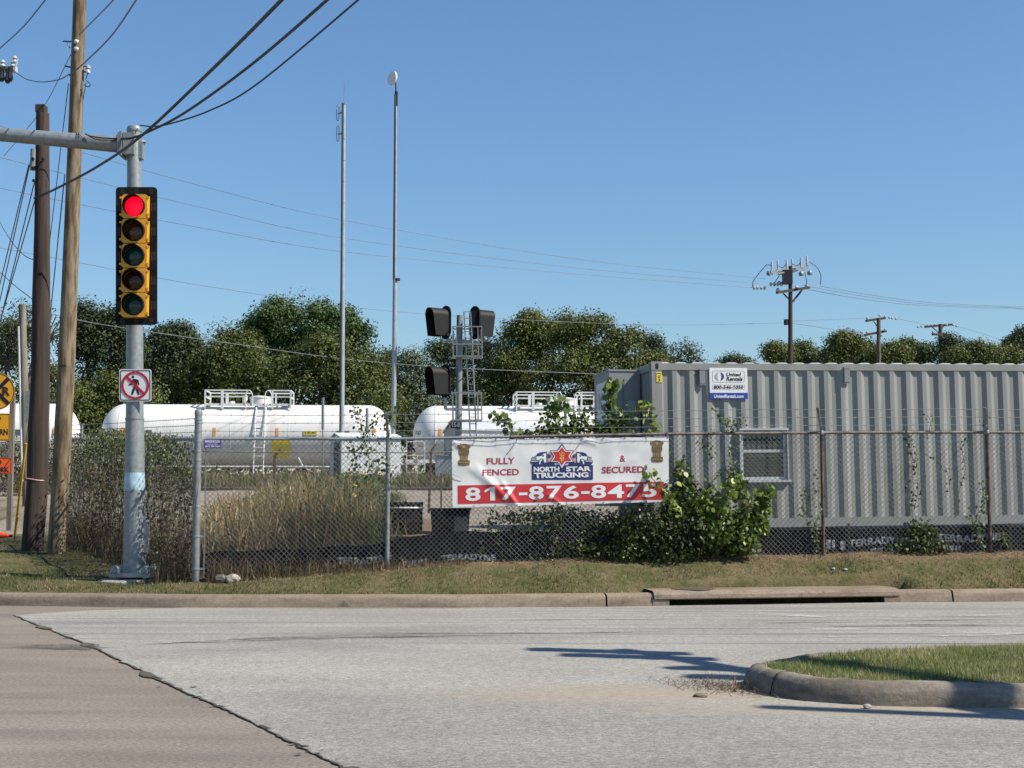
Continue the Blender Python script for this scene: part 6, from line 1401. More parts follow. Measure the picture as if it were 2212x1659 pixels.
# ---- tank cars: one built with all its parts, the others copied
TL, TR = 13.75, 1.5; ZC = 2.30
def build_tank(loc):
    t = thing('tank_car', 'white railway tank car, the middle one, with a railed platform and yellow placard', 'tank car', loc, TA, 'white tank cars')
    mb = MB(); prof = []
    for k in range(9): a = math.pi / 2 * k / 8; prof.append((TR * math.sin(a), .0 + 1.1 * (1 - math.cos(a))))
    prof += [(TR, TL * .25), (TR, TL * .5), (TR, TL * .75)] + [(TR * math.sin(math.pi / 2 * k / 8), TL - 1.1 * (1 - math.cos(math.pi / 2 * k / 8))) for k in range(8, -1, -1)]
    prof[0] = (0.0, 0); prof[-1] = (0.0, TL)
    mb.lathe(prof, (0, 0, ZC), (1, 0, 0), 48); mb.build('tank', MT['tank_white'], t, smooth=True, local=True, sharp=50)
    mb = MB()
    for x in (1.05, 3.6, 6.2, 8.9, 11.4, TL - 1.05): mb.lathe([(TR - .01, -.03), (TR + .008, -.02), (TR + .008, .02), (TR - .01, .03)], (x, 0, ZC), (1, 0, 0), 40)
    mb.build('weld_seam', MT['tank_white'], t, smooth=True, local=True)
    PX0, PX1 = 4.95, 8.95; zt = ZC + TR; mb = MB()
    mb.bb(PX0, PX1, -.95, -.70, zt - .10, zt + .0); mb.bb(PX0, PX1, .70, .95, zt - .10, zt)
    mb.bb(PX0, PX0 + .25, -.7, .7, zt - .06, zt); mb.bb(PX1 - .25, PX1, -.7, .7, zt - .06, zt)
    mb.build('platform', MT['tank_white'], t, local=True)
    mb = MB(); zr = zt + .62
    for y in (-.95, .95):
        for z in ((zr, zr - .30) if y < 0 else (zr,)):
            for xa, xb in ((PX0, 6.95), (7.95, PX1)): mb.bar((xa, y, z), (xb, y, z), .06, .06)
        for x in (PX0, 5.75, 8.1, PX1): mb.bar((x, y, zt - .25), (x, y, zr), .07 if x != 5.75 else .13, .07)
        for xa, xb in (((6.85, 7.15), (7.75, 8.05)) if y < 0 else ()): mb.tube(spline([(xa, y - .02, zt - .25), (xa, y - .02, zr - .2), ((xa + xb) / 2, y - .02, zr), (xb, y - .02, zr - .2), (xb, y - .02, zt - .1)], 6), .025, 6)
    for x in (PX0, PX1):
        for z in (zr, zr - .30): mb.bar((x, -.95, z), (x, .95, z), .06, .06)
    mb.build('railing', MT['tank_white'], t, local=True)
    mb = MB(); mb.lathe([(.50, 0), (.50, .36), (.53, .37), (.53, .42), (.3, .48), (0, .50)], (7.45, 0, zt - .06), n=24); mb.lathe([(.12, 0), (.12, .55), (0, .56)], (6.7, .1, zt - .1), n=10); mb.lathe([(.16, 0), (.16, .2), (0, .22)], (6.1, -.2, zt - .06), n=10); mb.build('manway', MT['tank_white'], t, smooth=True, local=True)
    mb = MB()
    for x in (7.35, 7.8):
        mb.tube([(x, -(TR + .09) * math.sin(a), ZC + (TR + .09) * math.cos(a)) for a in np.linspace(.35, 1.75, 14)], .035, 6)
        mb.tube([(x, -(TR + .07), ZC - .25), (x - .05, -(TR + .12), ZC - 2.0)], .03, 6)
    for a in np.linspace(.55, 1.65, 7): mb.bar((7.35, -(TR + .09) * math.sin(a), ZC + (TR + .09) * math.cos(a)), (7.8, -(TR + .09) * math.sin(a), ZC + (TR + .09) * math.cos(a)), .03, .03)
    mb.build('ladder', MT['tank_white'], t, local=True)
    mb = MB()
    for z in (-.6, -1.0, -1.45, -1.9): mb.bar((7.33, -(TR + .1), ZC + z), (7.78, -(TR + .1), ZC + z), .035, .035)
    for x in (7.33, 7.78): mb.bar((x, -(TR + .1), ZC - .45), (x, -(TR + .1), ZC - 1.95), .04, .04)
    mb.build('step_ladder', MT['tank_white'], t, local=True)
    mb = MB(); mb.bb(2.0, TL - 2.0, -1.55, -1.47, ZC - TR - .02, ZC - TR + .05); mb.bb(2.0, TL - 2.0, 1.47, 1.55, ZC - TR - .02, ZC - TR + .05)
    for x in (3.2, 8.6 + 1.0): mb.bar((x, -1.5, ZC - TR + .0), (x - .25, -1.4, ZC - TR + .45), .06, .06)
    mb.build('side_handrail', MT['tank_white'], t, local=True)
    mb = MB(); mb.bb(-.35, 2.6, -1.25, 1.25, 1.0, 1.16); mb.bb(TL - 2.6, TL + .35, -1.25, 1.25, 1.0, 1.16); mb.bb(-.7, -.3, -.18, .18, .72, .95); mb.bb(TL + .3, TL + .7, -.18, .18, .72, .95)
    mb.build('stub_sill', MT['tank_white'], t, local=True)
    mb = MB()
    for x in (-.30, .55, TL - .55, TL + .30):
        mb.bar((x, -1.42, .55), (x, -1.42, 2.0), .05, .05)
    for xa, xb in ((-.30, .55), (TL - .55, TL + .30)):
        for z in (.55, .95, 1.35): mb.bar((xa, -1.42, z), (xb, -1.42, z), .04, .04)
        mb.bar((xa, -1.42, 2.0), (xb, -1.42, 2.0), .05, .05)
    mb.build('end_handrail', MT['tank_white'], t, local=True)
    for xc in (1.75, TL - 1.75):
        mb = MB()
        for y in (-.98, .98): mb.prism([(xc - 1.15, y - .06, .38), (xc - .45, y - .06, .62), (xc + .45, y - .06, .62), (xc + 1.15, y - .06, .38), (xc + .4, y - .06, .22), (xc - .4, y - .06, .22)], (0, .12, 0))
        mb.bb(xc - .2, xc + .2, -1.0, 1.0, .4, .72); mb.bb(xc - .35, xc + .35, -.4, .4, .7, 1.0); bg = mb.build('bogie', MT['truckdark'], t, local=True)
        for dx in (-.85, .85):
            mb = MB()
            for y in (-.76, .70): mb.lathe([(.40, 0), (.46, .0), (.46, .05), (.42, .06), (.42, .12), (0, .12)] if y > 0 else [(0, 0), (.42, 0), (.42, .06), (.46, .07), (.46, .12), (0, .12)], (xc + dx, y, .46), (0, 1, 0), 20)
            mb.cyl((xc + dx, -.76, .46), (xc + dx, .76, .46), .08, n=8); mb.build('wheelset', MT['truckdark'], bg, local=True, smooth=True)
    mb = MB()
    for x in (1.2, 5.4, 8.3, TL - .9):
        a0 = 1.36; 
        for k in range(5): a = a0 + .25 * k / 5; b_ = a0 + .25 * (k + 1) / 5; R = TR + .012; mb.quad((x, -R * math.sin(a), ZC + R * math.cos(a)), (x + .14, -R * math.sin(a), ZC + R * math.cos(a)), (x + .14, -R * math.sin(b_), ZC + R * math.cos(b_)), (x, -R * math.sin(b_), ZC + R * math.cos(b_)))
    mb.build('reflector_stripe', MT['orange_mark'], t, local=True)
    mb = MB()
    def headf(x, y):
        yy = -(.55 - x * .75); zz = ZC + .55 - y; rr = min(.98, math.hypot(yy, zz - ZC) / TR); return (1.1 * (1 - math.sqrt(1 - rr * rr)) - .012, yy, zz)
    def headg(u, v):
        yy = -1.22 + u * .62; zz = ZC + .25 - v * .8; rr = min(.985, math.hypot(yy, zz - ZC) / TR); return (1.1 * (1 - math.sqrt(1 - rr * rr)) - .02, yy, zz)
    put_text(mb, 'GATX', ((.15, 0), (.95, .28)), headg, .02)
    for k in range(3): put_text(mb, ('LD LMT', 'LT WT', 'CAPY')[k], ((.15, .48 + k * .2), (.7, .58 + k * .2)), headg, .02)
    mb.build('end_stencil', MT['tank_grey'], t, local=True)
    mb = MB(); 
    for x in (2.0, TL - 2.6): mb.bb(x, x + .28, -TR - .012, -TR + .05, ZC - .05, ZC + .2); mb.bb(x + .32, x + .6, -TR - .012, -TR + .05, ZC - .05, ZC + .2)
    mb.build('consolidated_stencil', MT['tank_grey'], t, local=True)
    return t
bX = P(220, 900, 67.4).x; loc = Vector((bX, track_y(bX), RZ))
tank = build_tank(loc)
u_ = Vector((math.cos(TA), math.sin(TA), 0))
def copy_tree(o, parent=None):
    c = o.copy(); COL.objects.link(c)
    if parent is not None: c.parent = parent
    for ch in list(o.children): copy_tree(ch, c)
    return c
TSTEP = TL + 1.0
for k, lab in ((-1, 'white railway tank car at the left, half hidden by the wooden poles'), (1, 'white railway tank car at the right, behind the railway signal and the banner')):
    c = copy_tree(tank); c.location = loc + u_ * (TSTEP * k); c['label'] = lab
mb = MB()
def onshell(x, z): return (x, -math.sqrt(TR * TR - (z - ZC) ** 2) - .012, z)
for k in range(10):
    za = ZC - .62 - .48 + .096 * k; zb2 = za + .096
    wa = .44 * min(1, 1.75 * (1 - abs(za - ZC + .62) / .48) + .45); wb = .44 * min(1, 1.75 * (1 - abs(zb2 - ZC + .62) / .48) + .45)
    mb.quad(onshell(8.55 - wa, za), onshell(8.55 + wa, za), onshell(8.55 + wb, zb2), onshell(8.55 - wb, zb2))
mb.build('yellow_placard', MT['label_yellow'], tank, local=True)
mb = MB(); mb.bb(9.62, 10.25, -TR - .03, -TR - .0, ZC + .0, ZC + .18); pk = mb.build('yellow_notice', MT['label_yellow'], tank, local=True)
m2 = MB(); put_text(m2, 'IS 1075 ONLY', ((9.68, ZC + .15), (10.2, ZC + .04)), lambda x, z: (x, -TR - .034, z), .02); m2.build('lettering', MT['sign_black'], pk, local=True)

# ================================================================== TRACKSIDE EQUIPMENT
def shed(name, label, u_corner, v_base, v_eave, Y, w, dpt, rot, cat, roof_h, wall, end, roofm, door=True):
    p = P(u_corner, v_base, Y); h = P(u_corner, v_eave, Y).z - p.z
    t = thing(name, label, cat, p, rot); 
    mb = MB(); mb.quad((0, 0, -.25), (w, 0, -.25), (w, 0, h), (0, 0, h)); mb.build('side_wall', wall, t, local=True); mb = MB(); mb.quad((0, dpt, -.25), (w, dpt, -.25), (w, dpt, h), (0, dpt, h)); mb.build('side_wall', wall, t, local=True)
    mb = MB()
    for x in (0, w): mb = MB(); mb.quad((x, 0, -.25), (x, dpt, -.25), (x, dpt, h), (x, dpt / 2, h + roof_h), (x, 0, h)); mb.build('end_wall', end, t, local=True)
    mb = MB(); e = .07
    for s_ in (0, 1):
        y0 = -e if s_ == 0 else dpt + e; z0 = h - roof_h * e / (dpt / 2); mb.prism([(-e, y0, z0), (w + e, y0, z0), (w + e, dpt / 2, h + roof_h), (-e, dpt / 2, h + roof_h)], (0, 0, .05))
    mb.build('roof', roofm, t, local=True)
    mb = MB()
    for k in range(1, 5): mb.bb(w * k / 5 - .006, w * k / 5 + .006, -.012, 0, -.1, h - .02)
    mb.build('panel_joint', wall, t, local=True); return t, w, h, dpt
cb, w, h, dpt = shed('equipment_cabinet', 'white windowless trackside equipment cabinet with low pitched roof, its left end in shade', 737, 1049, 946, 56.0, 2.38, 2.6, math.radians(17), 'cabinet', .22, MT['shed_white'], MT['shed_white'], MT['shed_white'])
mb = MB(); mb.bb(1.5, 1.95, -.22, -.01, -.2, .75); mb.build('meter_box', MT['shed_grey'], cb, local=True)
mb = MB(); mb.bb(.0, .005, .3, 1.8, .1, h - .1); mb.bb(-.02, -.002, .35, .45, h * .45, h * .55); mb.bb(-.02, -.002, 1.3, 1.4, h * .75, h * .8); mb.build('door_hardware', MT['sign_black'], cb, local=True)
sh2, w, h, dpt = shed('signal_house', 'beige and pale blue railway signal house behind the signal mast, cut by the banner', 992, 1045, 929, 60.0, 3.3, 2.6, math.radians(17), 'shed', .42, MT['shed_white'], MT['shed_beige'], MT['shed_grey'])
mb = MB(); mb.bb(-.03, -.002, .35, 1.05, -.1, h * .8); mb.bb(-.04, -.002, 1.3, 2.0, h * .55, h * .9); mb.build('door', MT['shed_beige'], sh2, local=True)
mb = MB()
for k in range(7): mb.bb(-.05, -.03, 1.32 + k * .1, 1.36 + k * .1, h * .55, h * .9)
mb.build('vent_grille', MT['sign_white'], sh2, local=True)
mb = MB(); mb.bb(-.6, -.05, .4, 1.9, -.3, 1.0); tag(mb.build('relay_box', MT['shed_grey'], origin=None), 'x', 'box') if False else None
bq_ = P(965, 1045, 58.5); mb = MB(); mb.bb(bq_.x - .48, bq_.x + .40, 58.5, 59.4, bq_.z - .3, P(965, 985, 58.5).z); mb.bb(bq_.x - .52, bq_.x + .44, 58.46, 59.44, P(965, 985, 58.5).z, P(965, 983, 58.5).z)
tag(mb.build('relay_box', MT['mast_pale'], origin=(bq_.x, 58.9, bq_.z)), 'squat grey steel relay box in front of the beige signal house', 'box')

def radio_mast(name, label, Y, foot, top, w0, w1, extra):
    f = P(foot[0], foot[1], Y); t = thing(name, label, 'mast', f); s = mpp(Y); tp = P(top[0], top[1], Y); mb = MB(); mb.tube([f - Vector((0, 0, .6)), tp], [w0 * s / 2, w1 * s / 2], 12); mb.build('pole', MT['mast_pale'], t, smooth=True); extra(t, f, tp, s, Y); return t
def ex1(t, f, tp, s, Y):
    mb = MB(); mb.tube([f + Vector((-3.4 * s, -.12, 0)), tp + Vector((-2.6 * s, -.10, 0))], .035, 6); mb.build('coax_cable', MT['sign_black'], t)
    mb = MB(); mb.tube([tp, tp + Vector((.01, 0, 48 * s))], .012, 5); mb.lathe([(.10, 0), (.10, .03)], tp, n=10); mb.build('whip_antenna', MT['galv_dull'], t)
    for v in (243, 288):
        q = P(top[0] if False else 741, v, Y); mb = MB(); mb.bar(q, P(730, v + 2, Y), .05, .05); a = P(729.5, v - 13, Y); b = P(729.5, v + 14, Y)
        mb.tube(spline([a + Vector((-.04, 0, 0)), a + Vector((0, 0, .06)), a + Vector((.05, 0, 0)), b + Vector((.05, 0, 0)), b - Vector((0, 0, .06)), b + Vector((-.04, 0, 0)), a + Vector((-.04, 0, 0))], 3), .016, 5); mb.build('dipole_antenna', MT['galv_dull'], t)
    mb = MB()
    for v in np.linspace(300, 900, 14): q = f.lerp(tp, (930 - v) / 706); mb.lathe([(4.6 * s, -.02), (4.9 * s, 0), (4.6 * s, .02)], q, n=10)
    mb.build('cable_band', MT['galv'], t)
def ex2(t, f, tp, s, Y):
    q = P(853.5, 604, Y); top = P(856, 205, Y); mb = MB(); mb.tube([q - Vector((0, 0, 1)), top], [3.0 * s, 2.2 * s], 10); mb.build('upper_tube', MT['mast_pale'], t, smooth=True)
    mb = MB(); mb.tube([q + Vector((-3 * s, -.08, 0)), top + Vector((-2.2 * s, -.06, 0))], .04, 6); mb.lathe([(3.6 * s, -.3), (3.8 * s, .3)], P(856, 213, Y), n=10); mb.tube([P(855.7, 205, Y), P(855, 178, Y)], .035, 6)
    mb.lathe([(.12, -.05), (.12, .05)], P(858, 604, Y), n=8); mb.build('cable_run', MT['sign_black'], t)
    mb = MB(); mb.lathe([(0, 0), (.20, .03), (.30, .10), (.30, .16), (0, .17)], P(853, 171, Y), (-.75, -.65, .05), 20); mb.build('dish_antenna', MT['sign_white'], t, smooth=True)
radio_mast('radio_mast', 'left of two slim grey masts, with two small side antennas near its top', 57.5, (738.5, 935), (743, 225), 11.5, 8, ex1)
radio_mast('radio_mast', 'right of two slim grey masts, topped by a small white dish', 57.8, (850, 935), (853.5, 600), 11, 10, ex2)
for i, (u, v0, v1) in enumerate(((779, 1000, 878), (796, 1000, 883))):
    pass
for u, v1, lab in ((779, 858, 'left thin grey pipe rising behind the white equipment cabinet'), (795, 876, 'right thin grey pipe rising behind the white equipment cabinet')):
    u2 = 700 + 0; 
    up = (700 + (998 if u == 779 else 1302) / 1.746) / 1.8228; vt = (1400 + (290 if u == 779 else 362) / 1.746) / 1.8228
    a = P(up, 1000, 60.5); b = P(up, vt, 60.5); a.z = gzf(a.x, 60.5); mb = MB(); mb.tube([a, b.lerp(a, .35)], .03, 6); mb.tube([b.lerp(a, .35), b], .06, 8); tag(mb.build('vent_pipe', MT['galv_dull'], origin=a), lab, 'pipe')

# ---- railway signal
YR2 = 58.0; ft = P(989, 1040, YR2)
rg = thing('railway_signal', 'railway signal mast with three hooded black heads and caged ladder', 'railway signal', ft); s = mpp(YR2)
mb = MB(); mb.tube([ft - Vector((0, 0, .3)), P(993, 681, YR2)], [8 * s, 6.5 * s], 12); mb.build('mast', MT['galv_dull'], rg, smooth=True)
def RGP(u, v, y=0.0): return P(u, v, YR2) + Vector((0, y, 0))
def rhead(u, v, left, label=None):
    c = RGP(u, v, -.1); sx = -1 if left else 1
    fy = .62 if left else -.62
    axis = Vector((-.8 if left else .8, -.6 if left else .60, 0)).normalized()
    side_ = Vector((axis.y, -axis.x, 0)); W_, H_ = .36, .68
    plate = MB(); pts = [c + side_ * (W_ * math.cos(a)) + Vector((0, 0, .62 * (1 if abs(math.sin(a)) > 0 else 0) * math.sin(a))) for a in np.linspace(0, 2 * math.pi, 33)[:-1]]
    pts = [c + side_ * (W_ * math.cos(a)) + Vector((0, 0, W_ * math.sin(a) + (.33 if math.sin(a) > 0 else -.33))) for a in np.linspace(0, 2 * math.pi, 33)[:-1]]
    plate.prism(pts, axis * -.06); hd = plate.build('signal_head', MT['dull_black'], rg)
    mb = MB(); n = 22; w2 = W_ * .86
    prof = []
    for k in range(n + 1):
        a = math.pi * k / n; prof.append((w2 * math.cos(a), w2 * math.sin(a) + .25))
    prof = [(w2, -.58)] + prof + [(-w2, -.58)]
    for (xa, za), (xb, zb2) in zip(prof[:-1], prof[1:]):
        def o(x, z, d): return c + side_ * x + Vector((0, 0, z)) + axis * d
        ext = lambda z: .66 + .20 * (z + .58) / 1.4
        mb.quad(o(xa, za, 0), o(xb, zb2, 0), o(xb, zb2, ext(zb2)), o(xa, za, ext(za)))
    mb.build('hood', MT['signal_head'], hd, smooth=True, sharp=50)
    mb = MB(); mb.bar(c - axis * .03 + Vector((0, 0, -.55)), c - axis * .03 + Vector((0, 0, .45)), .22, .5); mb.build('lamp_case', MT['dull_black'], hd)
rhead(962, 697, True); rhead(1027, 698, False); rhead(961, 823, True)
mb = MB()
for v in (738, 884):
    a = RGP(966 if v < 800 else 962, v); mb.bar(a, RGP(1000 if v > 800 else 1018, v), .12, .12); mb.bar(a, RGP(966 if v < 800 else 962, v - 28), .13, .13)
mb.bar(RGP(1018, 738), RGP(1020, 712), .13, .13); mb.build('bracket_arm', MT['mast_pale'], rg)
mb = MB()
for (u0_, v0, u1_, v1, wd_) in ((979, 709, 1041, 772, 1), (978, 850, 1040, 909, 1)):
    mb = MB(); z0, z1 = v0, v1
    for yy in (-.55, .25):
        for u in (u0_, u0_ + 8, u1_ - 8, u1_): mb.bar(RGP(u, v0 + (4 if yy > 0 else 0), yy), RGP(u + 1, v1, yy), .035, .035)
        for v in (v0, (v0 + v1) / 2 + 6, v1): mb.bar(RGP(u0_, v, yy), RGP(u1_ + 1, v, yy), .045, .045)
    for u in (u0_, u1_):
        for v in (v0, v1): mb.bar(RGP(u, v, -.55), RGP(u, v, .25), .04, .04)
    mb.bb(*sorted((RGP(u0_ - 6, v1).x, RGP(u1_ - 18, v1).x)), YR2 - .3, YR2 + .25, RGP(0, v1 + 2).z, RGP(0, v1).z); mb.build('safety_cage', MT['galv'], rg)
mb = MB()
for a, b in (((1003, 676), (1017, 945)), ((1017, 676), (1030, 945))): mb.bar(RGP(*a, -.35), RGP(*b, -.5), .05, .04)
for k in range(20): t = k / 19; mb.bar(RGP(1003 + 14 * t, 676 + 269 * t, -.35 - .15 * t), RGP(1017 + 13 * t, 676 + 269 * t, -.35 - .15 * t), .03, .03)
mb.build('ladder', MT['galv'], rg)
mb = MB(); fn = lambda off: (lambda u, v: RGP(u, v, -.25 - off)); mb.prism([fn(0)(974, 910.5), fn(0)(994.5, 910.5), fn(0)(994.5, 926), fn(0)(974, 926)], (0, .02, 0)); np_ = mb.build('number_plate', MT['sign_black'], rg)
mb = MB(); put_text(mb, '15-8', ((975.5, 913), (993.5, 923.5)), fn(.006), .03); mb.build('lettering', MT['sign_white'], np_)

# ---- older inner fence line: one wire and two rusty leaning posts
of = thing('old_wire_fence', 'old rusty wire fence with leaning posts standing inside the yard', 'fence', (P(930, 1062, 33).x, 33, 1.1))
mb = MB(); mb.tube([P(430, 975, 32.5), P(600, 977, 32.7), P(930, 978, 33), P(1060, 974, 33.2), P(1300, 974, 33.5)], .016, 5); mb.build('rail_wire', MT['grey_wood'], of)
for a, b, c in (((926, 1062), (931, 975), (941, 960)), ((590, 1050), (594, 985), (606, 970))):
    mb = MB(); p0 = P(*a, 33); p0.z = gzf(p0.x, 33) - .1; mb.bar(p0, P(*b, 33), .06, .06); mb.bar(P(*b, 33), P(*c, 33), .05, .05); mb.build('fence_post', MT['rust'], of)
mb = MB(); q = P(953, 1050, 34); mb.bar((q.x, 34, gzf(q.x, 34)), P(953, 1022, 34), .04, .04); mb.build('fence_post', MT['rust'], of)

# ---- overgrown fence beyond the side road at far left
ff_ = thing('overgrown_fence', 'far chain-link fence overgrown with vines beyond the gravel drive at left', 'fence', (P(60, 1085, 45).x, 45, 1.4))
pA = P(-140, 1085, 44.5); pB = P(172, 1080, 47); 
mb = MB(); 
def ffp(t, h): x = pA.x + (pB.x - pA.x) * t; y = pA.y + (pB.y - pA.y) * t; return Vector((x, y, gzf(x, y) + h))
for k in range(9): mb.cyl(ffp(k / 8, -.1), ffp(k / 8, 1.95), .035, n=8)
mb.build('fence_post', MT['galv_dull'], ff_, smooth=True)
mb = MB(); mb.tube([ffp(t, 1.75) for t in np.linspace(0, 1, 9)], .03, 6)
for i in range(70):
    for sg_ in (1, -1): a = i / 70; mb.tube([ffp(min(1, max(0, a)), 0), ffp(min(1, max(0, a + sg_ * .36)), 1.75)], .006, 3, False)
mb.build('chain_link', MT['galv_wire'], ff_)
n = 5200; T = rng.random(n); Hh = rng.random(n) ** .8 * (1.75 + .25 * np.sin(T * 40)); base = np.array([ffp(t, 0)[:] for t in T]); C = base + np.stack([rng.normal(0, .1, n), rng.normal(-.05, .12, n), Hh], 1)
V = leaf_faces(C, rng.normal(size=(n, 3)) * .7 + np.array([.2, -.6, .3]), rng.uniform(.05, .12, n), SH4, .4); np_mesh('vines', V, 4, MT['leaf_dry'], ff_, tint=rng.uniform(.05, .8, n))

# ================================================================== TREES
def tree(name, label, crown, Y, leafm, n, size, seed, tint=(.1, .9), base_u=None, fringe=.12, group='trees beyond the railway', gap=0.0, bare=False):
    n = int(n * 2.6); size = size * .60
    """crown: ellipsoids in photo pixels (u, v, ru, rv); built as real volumes at distance Y"""
    r2 = np.random.default_rng(seed); rb = random.Random(seed); s = mpp(Y); B = []
    for u, v, ru, rv in crown: p = P(u, v, Y); B.append((p.x, Y + rb.uniform(-.2, .3) * ru * s, p.z, ru * s, max(ru, rv) * s * .75, rv * s))
    for b in list(B):
        for _ in range(5):
            a_ = rb.uniform(-.5, math.pi + .5); k_ = rb.uniform(.22, .42); B.append((b[0] + b[3] * math.cos(a_) * .9, b[1] + rb.uniform(-.6, .3) * b[4], b[2] + b[5] * math.sin(a_) * .9, b[3] * k_, b[4] * k_, b[5] * k_))
    B = np.array(B); bu = base_u if base_u is not None else crown[0][0]; fx = P(bu, 1000, Y).x; g = gzf(fx, Y)
    t = thing(name, label, 'tree', (fx, Y, g), group=group)
    # sub-clumps on every lobe
    K = []
    area = B[:, 3] * B[:, 5]
    for b, a in zip(B, area):
        m = int(10 + 5.5 * a)
        for _ in range(m):
            d = r2.normal(size=3); d /= np.linalg.norm(d); rr_ = r2.random() ** .33
            K.append((b[0] + d[0] * b[3] * rr_, b[1] + d[1] * b[4] * rr_, b[2] + d[2] * b[5] * rr_, r2.uniform(.55, 1.25), rr_, *d))
    K = np.array(K); idx = r2.integers(0, len(K), n); k = K[idx]
    d = r2.normal(size=(n, 3)); d /= np.linalg.norm(d, axis=1, keepdims=True); q = r2.random(n) ** .4
    C = k[:, :3] + d * (k[:, 3] * q)[:, None] * np.array([1, 1, .8])
    C[:, 2] = np.maximum(C[:, 2], g + .1)
    Nn = d * .75 + k[:, 5:8] * .45 + r2.normal(size=(n, 3)) * .38 + np.array([0, 0, .2])
    ctint = r2.uniform(-.12, .12, len(K))[idx]
    if gap: kk = (np.sin(C[:, 0] * 2.1) + np.sin(C[:, 2] * 2.7 + C[:, 0]) + r2.normal(size=n) * .5) > -gap * -1 - 1.2; C, Nn, ctint = C[kk], Nn[kk], ctint[kk]
    V = leaf_faces(C, Nn, r2.uniform(size * .6, size * 1.3, len(C)), SH4, .25)
    np_mesh('crown', V, 4, MT[leafm], t, tint=tint[0] + (tint[1] - tint[0]) * (.3 + .36 * r2.random(len(C))) + ctint * 1.1)
    mb = MB(); f = Vector((fx, Y, g - .2)); topc = Vector(B[np.argmax(B[:, 2])][:3]); fork = f.lerp(topc, .42); mb.tube(spline([f, f.lerp(fork, .5) + Vector((rb.gauss(0, .15), 0, 0)), fork], 5), [.28, .26, .25, .24, .23, .22, .21, .20, .19, .18, .17], 8)
    for b in B[:len(crown)]:
        c = Vector(b[:3]); mb.tube(spline([fork.lerp(f, rb.uniform(0, .25)), fork.lerp(c, .55) + Vector((rb.gauss(0, .3), rb.gauss(0, .3), .2)), c], 4), [.13, .12, .11, .10, .09, .07, .06, .05, .03], 6)
        for _ in range(7 if not bare else 26):
            d_ = Vector((rb.gauss(0, 1), rb.gauss(0, .7), rb.gauss(.3, .8))).normalized(); e = c + Vector((d_.x * b[3], d_.y * b[4], d_.z * b[5])) * rb.uniform(.7, 1.1)
            mb.tube(spline([c.lerp(fork, rb.uniform(0, .3)), c.lerp(e, .5) + Vector((rb.gauss(0, .2), 0, rb.gauss(0, .2))), e], 3), [.05, .045, .04, .035, .028, .02, .012], 4, False)
    mb.build('trunk', MT['bark'], t, smooth=True); return t
TG = 'trees beyond the railway'
tree('oak_tree', 'big round dark-green oak standing highest behind the middle tank car', [(650, 705, 85, 58), (590, 700, 52, 42), (715, 712, 55, 48), (770, 745, 34, 40), (600, 760, 60, 40), (680, 770, 80, 50), (560, 730, 28, 30)], 96, 'leaf_oak', 15000, .32, 1, (.15, .9))
tree('olive_tree', 'wide olive-green tree crown in front of the big round oak', [(640, 850, 100, 75), (720, 815, 85, 70), (800, 830, 62, 66), (700, 775, 42, 34), (560, 850, 70, 62), (770, 900, 90, 60), (640, 920, 110, 40)], 86, 'leaf_olive', 15500, .28, 2, (.05, .78))
tree('olive_tree', 'ragged olive-green tree between the oak and the signal pole', [(480, 790, 52, 62), (450, 850, 62, 70), (520, 770, 34, 46), (500, 870, 70, 60), (535, 815, 36, 50), (470, 920, 70, 40)], 88, 'leaf_olive', 11500, .28, 3, (.0, .7))
tree('leafy_tree', 'dark green tree just right of the traffic signal pole, with two pointed tufts on top', [(375, 800, 50, 58), (395, 735, 20, 24), (357, 745, 22, 26), (405, 775, 26, 40), (340, 840, 46, 60), (400, 870, 55, 60), (360, 920, 60, 40)], 90, 'leaf_dark', 10500, .28, 4, (.1, .85))
tree('leafy_tree', 'dark grey-green tree behind the pale pole, reaching the signal backplate', [(205, 760, 58, 70), (195, 690, 26, 30), (235, 705, 30, 34), (255, 760, 38, 60), (180, 740, 34, 50), (215, 850, 60, 60)], 88, 'leaf_dark', 10500, .27, 5, (.05, .6))
tree('leafy_tree', 'mid-green tree filling the gap behind the signal pole and the tufted dark tree', [(320, 800, 50, 45), (290, 770, 34, 34), (420, 790, 45, 44), (330, 870, 80, 60), (430, 870, 60, 60)], 100, 'leaf_olive', 7500, .3, 20, (.0, .6))
tree('leafy_tree', 'mid-green tree filling the dip left of the big round oak', [(545, 790, 50, 52), (500, 775, 40, 40), (450, 800, 45, 40), (560, 860, 80, 60), (470, 860, 60, 60)], 101, 'leaf_dark', 7500, .3, 21, (.1, .8))
tree('leafy_tree', 'mid-green tree between the oak and the pale thin-leaved tree', [(815, 800, 42, 40), (850, 830, 44, 44), (800, 860, 70, 60), (860, 890, 60, 50)], 100, 'leaf_olive', 5600, .3, 22, (.0, .6))
tree('leafy_tree', 'low dark tree behind the railway signal ladder', [(1030, 800, 44, 36), (1060, 770, 40, 34), (1000, 850, 60, 50), (1070, 850, 60, 60)], 100, 'leaf_dark', 5200, .3, 23, (.05, .7))
tree('olive_tree', 'low yellowish-green tree under the dark one, behind the no-pedestrians sign', [(250, 870, 62, 48), (200, 890, 60, 55), (300, 900, 50, 60), (240, 930, 70, 40), (160, 900, 60, 40)], 82, 'leaf_olive', 7200, .28, 6, (.15, .9))
tree('bare_tree', 'half-bare straggly tree at the left frame edge behind the railroad sign', [(40, 720, 60, 60), (100, 720, 46, 62), (5, 760, 45, 60)], 84, 'leaf_dark', 900, .26, 7, (.2, .8), bare=True)
tree('leafy_tree', 'dense green tree at the left frame edge under the half-bare one', [(20, 740, 36, 34), (-30, 760, 60, 70), (30, 850, 80, 55), (110, 860, 60, 60), (60, 920, 90, 45), (-60, 880, 70, 60)], 86, 'leaf_olive', 10000, .28, 8, (.0, .62))
